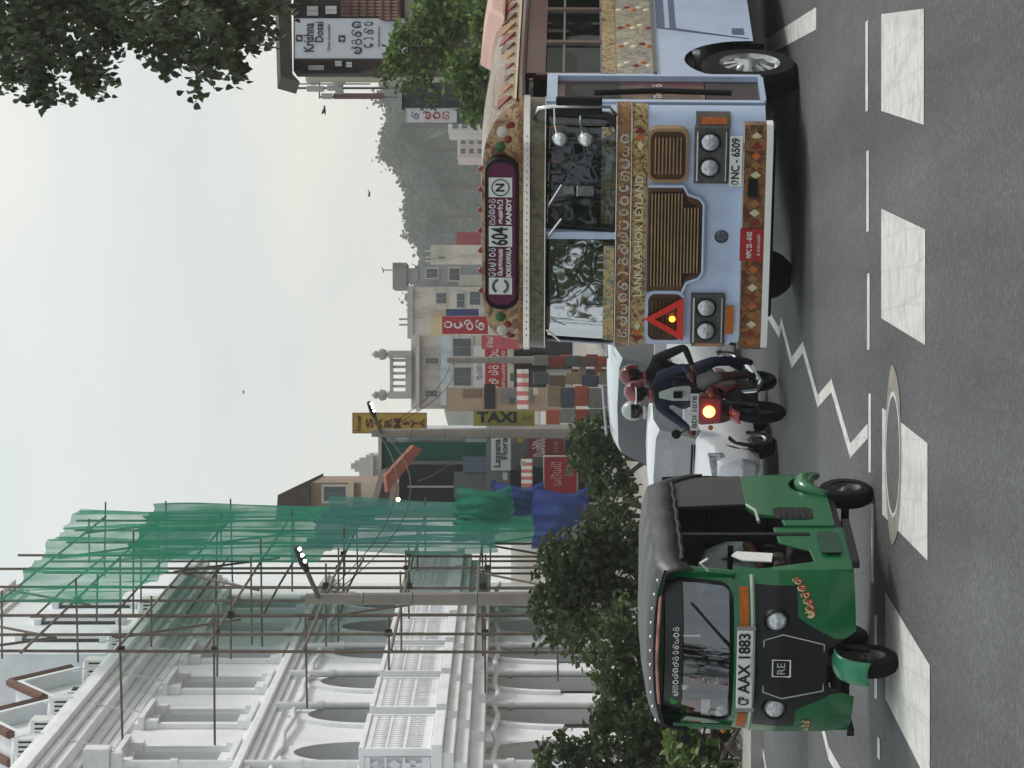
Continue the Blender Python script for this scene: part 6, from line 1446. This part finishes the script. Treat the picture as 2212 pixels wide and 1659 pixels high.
# old weathered building with balustrade
g = house('weathered_building', 'old weathered white building with ornate balustrade above the red signs', 776, 935, 888, 150, 10, wallm('weathered_white', 186, 180, 172, .7), group=GS)
for i in range(5): part('baluster', 822 + i * 14, 828 + i * 14, 848, 876, 150, wallm('pale_stone', 176, 172, 166), g, .1, .3)
part('balustrade_rail', 804, 896, 842, 849, 150, wallm('pale_stone', 176, 172, 166), g, .2, .5); part('balustrade_base', 800, 900, 876, 889, 150, wallm('pale_stone', 176, 172, 166), g, .25, .6)
for u in (806, 894):
    part('end_pier', u - 8, u + 8, 838, 889, 150, wallm('pale_stone', 176, 172, 166), g, .3, .8)
    p = at(u, 838, 150.2); b = MB(); b.lathe([(.05, 0), (.22, .1), (.28, .3), (.12, .45), (.2, .52), (0, .75)], p, (0, 0, 1), 10); b.build('urn', M_kerb, g, smooth=True)
part('cornice', 772, 938, 898, 906, 150, M_frame, g, .4, .5); part('pale_blue_wall', 784, 935, 952, 976, 150, wallm('pale_blue_wall', 186, 194, 198), g)
for u0, u1, v0, v1 in ((800, 818, 915, 948), (872, 888, 915, 950), (820, 872, 976, 1022), (884, 934, 974, 1022)): window(g, u0, u1, v0, v1, 150, bars=1)
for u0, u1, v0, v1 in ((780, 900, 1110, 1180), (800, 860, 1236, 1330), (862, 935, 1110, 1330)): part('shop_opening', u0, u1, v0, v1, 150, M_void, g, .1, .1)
sign('shop_sign', 'long red sign with large white letters under a pale strip', 791, 912, 1048, 1096, 146, M_sr, [(['sa', 'sa', 'ta'], 822, 1066, 40, 22, M_wink), (['ha', 'ra', 'da', 'va', 'ya'], 878, 1066, 60, 22, M_wink), (['ra', 'ka', 'na', 'ma', 'sa', 'va', 'ya', 'ha', 'ta', 'ra', 'da', 'ka', 'na', 'va'], 850, 1087, 104, 8, M_wink)])
sign('shop_sign', 'pale strip sign with thin grey letters above the long red one', 818, 912, 1023, 1047, 146, M_sw, [(['va', 'ha', 'na', 'e', 'sa'], 865, 1035, 52, 14, mat('grey_ink', c(110, 110, 120), .6))])
sign('shop_sign', 'square red sign with big white letters under the blue panel', 938, 976, 955, 1054, 140, M_sr, [(['e'], 957, 968, 26, 20, M_wink), (['da'], 957, 990, 26, 20, M_wink), (['ta'], 957, 1012, 26, 20, M_wink), (['sa'], 957, 1036, 26, 20, M_wink)])
sign('shop_sign', 'narrow plain blue panel beside the square red sign', 977, 992, 963, 1034, 141, mat('sign_blue', c(50, 62, 120), .5, var=.08), [])
sign('shop_sign', 'faded pink red sign beside the bus roof', 905, 935, 1040, 1126, 138, mat('sign_faded_red', c(186, 78, 86), .6, var=.15), [(['sa', 'va', 'ka'], 920, 1058, 24, 14, M_wink)])
g = house('tan_box_house', 'plain tan box balcony between the yellow signs and the red sign', 771, 822, 964, 142, 3, wallm('tan_box', 168, 146, 124, .2), group=GS)
part('box_recess_shade', 800, 818, 1000, 1040, 142, wallm('tan_shade', 120, 100, 84, .2), g, .05, .05); part('dark_gap', 776, 830, 1046, 1070, 142, M_void, g, .1, .1); part('grey_beam', 790, 820, 1080, 1150, 142, wallm('grey_front', 120, 118, 114), g, .2, .2)  # first panel is the wall tan darkened to paint the shade of a recess
g = house('cream_building', 'cream flat-roofed building with faded painted sign in the distance', 930, 1040, 884, 185, 10, wallm('cream_weathered', 196, 188, 176, .6), group=GS)
part('faded_sign', 930, 986, 930, 972, 185, wallm('faded_sign', 196, 176, 140, .5), g); part('grey_parapet', 928, 1042, 880, 892, 185, wallm('pale_stone', 176, 172, 166), g, .2, .3)
for u in (956, 968): part('vent_pipe', u, u + 4, 862, 884, 185, M_kerb, g, .1, .3)
for u0, u1, v0, v1 in ((990, 1030, 985, 1005), (996, 1034, 1012, 1040), (1000, 1030, 940, 966)): window(g, u0, u1, v0, v1, 185)
g = house('grey_tower_block', 'grey concrete tower block with box-like water tank on top', 1040, 1088, 902, 195, 10, wallm('grey_concrete', 146, 148, 150, .5), group=GS)
part('tank', 1036, 1092, 848, 878, 195, wallm('tank_grey', 128, 126, 124, .6), g, .4, 5); part('tank_stand', 1050, 1080, 878, 903, 195, wallm('grey_concrete', 146, 148, 150, .5), g, .1, 3)
window(g, 1056, 1082, 918, 948, 195); window(g, 1050, 1084, 968, 995, 195); part('pale_wall', 1042, 1066, 990, 1060, 195, M_frame, g)
p = at(1076, 848, 195); b = MB(); b.tube([p, p + Vector((0, 0, .55))], .03, 5); b.tube([p + Vector((-.15, 0, .5)), p + Vector((.15, 0, .6))], .03, 5); b.build('aerial', M_black, g)
g = house('white_rooftop_house', 'small pale house with rooftop pipes before the hill', 1086, 1130, 930, 230, 8, wallm('cream_weathered', 196, 188, 176, .6), group=GS)
for u in (1094, 1102, 1116): part('pipe', u, u + 3, 918, 931, 230, M_frame, g, .1, .3)
window(g, 1100, 1106, 944, 962, 230, bars=0)
house('red_house', 'plain dark red block half hidden behind the bus roof', 1124, 1158, 986, 240, 8, wallm('red_block', 150, 52, 62, .2), group=GS)
g = house('pink_white_house', 'tall pink and white house with balconies behind the bus roof', 1318, 1372, 988, 260, 8, wallm('white_pink', 206, 190, 186, .3), group='houses behind the bus')
for i in range(3): window(g, 1326, 1340, 994 + i * 18, 1006 + i * 18, 260); window(g, 1346, 1364, 994 + i * 18, 1006 + i * 18, 260)
g = house('white_flats', 'white flats partly covered by the mid green tree', 1374, 1420, 968, 240, 8, wallm('white_flats', 206, 204, 198, .4), group='houses behind the bus')
for i in range(4): window(g, 1380, 1396, 976 + i * 20, 990 + i * 20, 240); window(g, 1402, 1416, 976 + i * 20, 990 + i * 20, 240)
# crates and goods piled outside the shops
cpal = [(120, 92, 80), (92, 98, 96), (146, 60, 54), (130, 128, 122), (168, 90, 66), (84, 84, 100), (150, 136, 110)]
for i, (u0, u1, v0, v1, rgb, lab) in enumerate(((744, 776, 1178, 1262, (128, 124, 118), 'carton stack nearest the taxi sign post, behind the round tree'), (780, 824, 1180, 1236, (120, 128, 142), 'second carton stack from the taxi sign, grey blue at its foot'), (826, 852, 1150, 1190, (140, 128, 116), 'tall carton stack in the mouth of the dark shop'), (868, 890, 1150, 1180, (170, 86, 62), 'tallest carton stack right beside the bus'), (868, 892, 1182, 1206, (150, 146, 140), 'carton stack with pale foot just behind the one beside the bus'), (840, 866, 1232, 1262, (110, 92, 80), 'low carton stack with brown foot between shop and bus'))):
    d = 95 + i * 1.5; p, q = at(u0, v0, d), at(u1, v1, d); b = MB(); zz_ = gz(d) + .14; n_ = 5
    g = empty('goods_stack', (0, 0, 0), 0, lab, 'crates', 'goods outside the shops')
    for k in range(n_):
        b = MB(); a, e = zz_ + (p.z - zz_) * k / n_, zz_ + (p.z - zz_) * (k + 1) / n_ - .02; j = .04 * math.sin(k * 3 + i); b.box(p.x + j, q.x + j, d, d + .8, a, e); pc = cpal[(i * 2 + k) % len(cpal)] if k else rgb; b.build('carton', wallm('carton_%d_%d_%d' % pc, *pc, .3), g, bevel=.02)

# ---------------------------------------------------------------- lamp posts
M_conc = mat('post_concrete', c(136, 130, 122), .9, var=.12, scale=2, dirt=c(80, 76, 72), dirt_amt=.4)
M_led = mat('lamp_led', c(255, 255, 255), .4, emit=c(255, 244, 250), estr=14)
def lamp(U, V, d, r0, r1, tip, label, lit=True):
    top = at(U, V, d); g = empty('lamp_post', (top.x, d, gz(d)), 0, label, 'lamp post', 'concrete lamp posts'); h = top.z - gz(d)
    b = MB(); b.box(-r1, r1, -r1, r1, h - .02, h); 
    b = MB(); n_ = 6
    for k in range(1): b.tube([(0, 0, 0), (0, 0, h * .5), (0, 0, h)], [r0, (r0 + r1) / 2, r1], 8)
    po = b.build('post', M_conc, g, smooth=True, auto=30)
    for z in (.55, .72, .85): 
        b = MB(); b.lathe([(r0 * (1 - z) + r1 * z + .002, -.02), (r0 * (1 - z) + r1 * z + .012, 0), (r0 * (1 - z) + r1 * z + .002, .02)], (0, 0, h * z), (0, 0, 1), 8); b.build('strap', M_rim, po)
    if tip:
        e = at(tip[0], tip[1], d - .8) - Vector(g.location); s_ = Vector((0, -.05, h - .25)); m_ = s_.lerp(e, .62)
        b = MB(); b.tube([s_, m_], .045, 6); b.build('arm', M_pole, g)
        dr_ = (e - m_).normalized(); b = MB(); b.tube([m_ - dr_ * .1, m_ + dr_ * .1, e], [.05, .085, .06], 8); hd_ = b.build('lamp_head', M_black, g)
        if lit:
            for k in range(3):
                p = m_.lerp(e, .3 + .3 * k) + Vector((.0, -.07, -.05)); b = MB(); b.lathe([(0, .03), (.025, .02), (.035, 0), (.0, -.02)], p, (0, -1, -.5), 8); b.build('led', M_led, hd_)
    return g
lamp(366, 660, 62, .155, .10, (478, 640), 'concrete lamp post with lit lamps in front of the white arches')
lamp(724, 803, 88, .17, .10, (790, 797), 'concrete lamp post beside the green shop with bright lamp head')
lamp(882, 966, 128, .15, .11, None, 'short concrete post in front of the long red sign')

# ---------------------------------------------------------------- restaurant house on the right
KD = 84.0
g = house('restaurant_house', 'dark timbered upper house with wide eaves behind the white restaurant sign', 1506, 1760, 634, KD, 1.6, wallm('dark_timber_wall', 64, 50, 46, .3))
b = MB(); b.prism([at(1494, 606, KD - 1.2), at(1498, 632, KD - 1.2), at(1760, 628, KD - 1.2), at(1760, 598, KD - 1.2)], (0, 3.4, .3)); b.build('roof', mat('eaves_dark', c(62, 54, 50), .9, var=.3, scale=3, stretch=(1, 1, 6)), g)
b = MB(); b.prism([at(1482, 648, KD - 1.2), at(1494, 606, KD - 1.2), at(1500, 632, KD - 1.2)], (0, 3.4, .3)); b.build('eave_end', mat('eaves_dark', c(62, 54, 50), .9), g)
M_lit = mat('bright_window', c(226, 228, 228), .4, var=.03)
for u0, u1, v0, v1 in ((1506, 1520, 662, 704), (1514, 1530, 722, 740), (1512, 1528, 746, 762), (1622, 1650, 660, 690), (1626, 1650, 700, 730)): window(g, u0, u1, v0, v1, KD, M_lit, fr=M_shut)
part('cream_base', 1560, 1760, 874, 935, KD, wallm('cream_base', 176, 172, 160), g, .3, .3); part('beam', 1540, 1760, 858, 874, KD, M_shut, g, .35, .35)
part('timber_post', 1500, 1506, 650, 780, KD, M_shut, g, .2, .2)
tr0, tr1 = at(1614, 735, KD - .4), at(1690, 735, KD - .4)
rf = MB(); rf.prism([at(1614, 738, KD - .35), at(1700, 738, KD - .35), at(1700, 860, KD - 1.9), at(1614, 860, KD - 1.9)], (0, .05, -.05)); rfo = rf.build('porch_roof', mat('brown_tile_base', c(74, 56, 48), .9, var=.2), g)
for r_ in range(7):
    for k in range(10):
        t0, t1 = r_ / 7, (r_ + 1.12) / 7; u = 1616 + 7.2 * k; b = MB()
        b.tube([at(u + 3, 738 + 122 * t0, KD - .42 - 1.5 * t0), at(u + 3, 738 + 122 * t1, KD - .5 - 1.5 * t1)], [.032, .044], 6); b.build('tile', mat('brown_tile', c(112, 84, 70), .85, var=.35, scale=2), rfo)
ks = sign('restaurant_sign', 'tall white restaurant sign with black lettering on the timbered house', 1533, 1620, 636, 880, KD - 1.4, mat('sign_grey_white', c(196, 200, 208), .5, var=.05),
     [('Krishna', 1578, 668, 62, 22, M_ink, False, .01), ('Dosai', 1590, 690, 44, 18, M_ink, False, .01), ('Chena Specialties', 1578, 710, 58, 7, mat('grey_ink', c(110, 110, 120), .6), False, .002),
      (['ka', 'ra', 'sa', 'na'], 1578, 770, 74, 24, M_ink), (['da', 'aa', 'sa', 'e'], 1584, 796, 62, 22, M_ink), ('Specialties', 1580, 818, 44, 6, mat('grey_ink', c(110, 110, 120), .6), False, .002), (['sa', 'ya', 'ka', 'na'], 1582, 862, 60, 20, mat('olive_ink', c(84, 92, 62), .6))], M_black, group='signs on the right')
for (u, v) in ((1577, 646), (1576, 738)):
    b = MB(); wb(b, u - 7, u + 7, v - 7, v + 7, KD - 1.55, .02); bx_ = b.build('emblem', M_ink, ks); sinhala('emblem_letter', ['sa'], M_wink, bx_, at(u, v, KD - 1.56), UX, UZ, .1, .1, .25)
# antenna mast, tank column
g = empty('antenna_mast', at(1468, 1000, 90), 0, 'cluster of mobile antennas and round dishes on thin poles against the sky', 'antenna'); gl = Vector(g.location)
for u, v0, v1, r_ in ((1469, 617, 860, .035), (1486, 660, 830, .03), (1450, 690, 860, .03), (1478, 640, 800, .02)):
    b = MB(); b.tube([at(u, v1, 90) - gl, at(u, v0, 90) - gl], r_, 6); b.build('pole', M_rim, g)
for u0, u1, v0, v1 in ((1462, 1474, 662, 700), (1464, 1476, 706, 740), (1446, 1458, 694, 718), (1456, 1466, 724, 742)):
    b = MB(); p, q = at(u0, v0, 89.7) - gl, at(u1, v1, 89.7) - gl; b.box(p.x, q.x, p.y, p.y + .15, q.z, p.z); b.build('antenna_panel', mat('antenna_grey', c(176, 176, 170), .6, var=.05), g, bevel=.02)
b = MB(); p, q = at(1446, 720, 89.8) - gl, at(1458, 830, 89.8) - gl; b.box(p.x, q.x, p.y, p.y + .12, q.z, p.z); b.build('antenna_column', mat('antenna_brown', c(120, 96, 92), .7, var=.2), g)
for u, v in ((1490, 676), (1488, 732)):
    b = MB(); b.lathe([(0, .06), (.12, .05), (.2, 0), (.2, -.08), (0, -.1)], at(u, v, 89.6) - gl, (-.5, -1, 0), 18); b.build('dish', mat('dish_grey', c(168, 170, 170), .6, var=.05), g, smooth=True)
for v in (690, 740): 
    b = MB(); b.tube([at(1446, v, 90) - gl, at(1494, v, 90) - gl], .02, 5); b.build('cross_bar', M_rim, g)
house('cream_column', 'plain cream column beside the timbered house', 1490, 1506, 670, 88, 1.2, wallm('cream_column', 196, 190, 166, .2), group='houses behind the bus')
g = house('navy_building', 'windowless dark navy block behind the thin tree', 1424, 1482, 872, 105, 6, wallm('navy_block', 52, 56, 66, .15), group='houses behind the bus')
part('roof_edge', 1422, 1484, 868, 872, 105, M_black, g, .1, .2)
sign('vertical_sign', 'white vertical sign with red letter squares beside the navy block', 1396, 1424, 878, 985, 104.6, M_sw, [(['sa'], 1410, 896, 20, 18, mat('grey_ink', c(110, 110, 120), .6)), (['ka'], 1410, 922, 20, 18, M_sr), (['va'], 1410, 942, 20, 18, M_sr), (['ma'], 1410, 962, 20, 18, M_sr)], M_frame, group='signs on the right')
# overhead wires
M_wire = mat('cable_black', c(40, 40, 42), .7, var=0)
for i, (a, e, sg) in enumerate((((724, 812, 88), (882, 972, 128), .5), ((724, 820, 88), (882, 978, 128), .7), ((724, 830, 88), (640, 830, 109), .6), ((882, 985, 128), (1040, 915, 194), .8), ((366, 690, 62), (724, 815, 88), .9), ((366, 705, 62), (724, 826, 88), 1.1), ((724, 1000, 88), (618, 900, 108), .5))):
    A, E = at(*a), at(*e); b = MB(); b.tube([A.lerp(E, t / 12) - Vector((0, 0, sg * 4 * (t / 12) * (1 - t / 12))) for t in range(13)], .012, 4)
    tag(b.build('overhead_wire', M_wire), ['upper wire from the bright lamp post to the short post', 'lower wire from the bright lamp post to the short post', 'wire from the bright lamp post to the timber shop', 'wire from the short post towards the tower block', 'upper long wire between the two tall lamp posts', 'lower long wire between the two tall lamp posts', 'slack wire dropping over the timber shop'][i], 'wire', 'overhead wires')
# more clutter on the shop fronts
for nm, U0, U1, V0, V1, d, lab in (('shop_awning', 600, 668, 1128, 1150, 102.5, 'red and cream striped awning left of the small dark red sign'), ('shop_awning', 776, 862, 1118, 1142, 138, 'red and cream striped awning under the long red sign')):
    g = empty(nm, (0, 0, 0), 0, lab, 'awning', 'shop awnings')
    n_ = 9
    for k in range(n_):
        u0, u1 = U0 + (U1 - U0) * k / n_, U0 + (U1 - U0) * (k + 1) / n_
        b = MB(); b.prism([at(u0, V0, d), at(u1, V0, d), at(u1, V1, d - 1.1), at(u0, V1, d - 1.1)], (0, .03, .03)); b.build('stripe', wallm('awning_%d' % (k % 2), *((150, 70, 66) if k % 2 else (176, 170, 160)), .3), g)
for i, (u, v, w_, h_, colr, lab) in enumerate(((604, 1060, 18, 12, (60, 80, 130), 'blue notice board left of the white cursive sign'), (622, 1086, 16, 10, (196, 196, 190), 'white notice board left of the white cursive sign'), (704, 1118, 14, 12, (180, 150, 60), 'ochre notice board below the white cursive sign'), (652, 1124, 12, 9, (196, 196, 190), 'pale notice board above the striped awning'),
        (836, 1102, 18, 10, (60, 100, 80), 'green notice board below the long red sign'), (872, 1104, 16, 12, (150, 40, 44), 'dark red notice board below the long red sign'), (786, 1100, 14, 12, (80, 84, 88), 'slate notice board beside the taxi sign'), (806, 1152, 16, 10, (196, 196, 190), 'white notice board under the far striped awning'))):
    d = 101 if u < 735 else 137
    b = MB(); wb(b, u, u + w_, v, v + h_, d - .3 - .01 * i, .08); o = b.build('shop_notice', wallm('notice_%d_%d_%d' % colr, *colr, .3)); tag(o, lab, 'notice', 'small notices on the shop fronts')
# birds
M_bird = mat('bird_dark', c(48, 46, 46), .7, var=.1)
for U, V, d, s_, lab in ((1240, 800, 80, .16, 'small dark bird gliding alone in the open sky'), (1421, 703, 80, .24, 'dark bird perched at the tip of the antennas'), (812, 528, 100, .12, 'tiny speck of a bird high above the street')):
    p = at(U, V, d); g = empty('bird', p, rnd.uniform(0, 6), lab, 'bird', 'birds in the sky')
    b = MB(); b.tube([(-s_ * .5, 0, 0), (-s_ * .3, 0, .01), (0, 0, .02), (s_ * .3, 0, .02), (s_ * .42, 0, .03), (s_ * .52, 0, .02)], [.004, s_ * .07, s_ * .12, s_ * .09, s_ * .07, .004], 8)
    for q in (-1, 1): b.prism([(s_ * .15, q * s_ * .05, .02), (-s_ * .2, q * s_ * .05, .02), (-s_ * .25, q * s_ * .75, s_ * .3), (-s_ * .05, q * s_ * .6, s_ * .28)], (0, 0, .012))
    b.build('body', M_bird, g, smooth=True)
# ---------------------------------------------------------------- evening haze
hz = MB(); hz.box(-720, 720, -90, 1790, -2.2, 60); hm = bpy.data.materials.new('haze_air'); hm.use_nodes = True
n = hm.node_tree; n.nodes.clear(); o = n.nodes.new('ShaderNodeOutputMaterial'); v = n.nodes.new('ShaderNodeVolumePrincipled')
v.inputs['Color'].default_value = (.975, .985, .995, 1); v.inputs['Density'].default_value = 0.00036; v.inputs['Anisotropy'].default_value = .2; n.links.new(v.outputs[0], o.inputs['Volume'])
tag(hz.build('haze', hm), 'thin pale evening haze over the street', 'haze', kind='stuff')
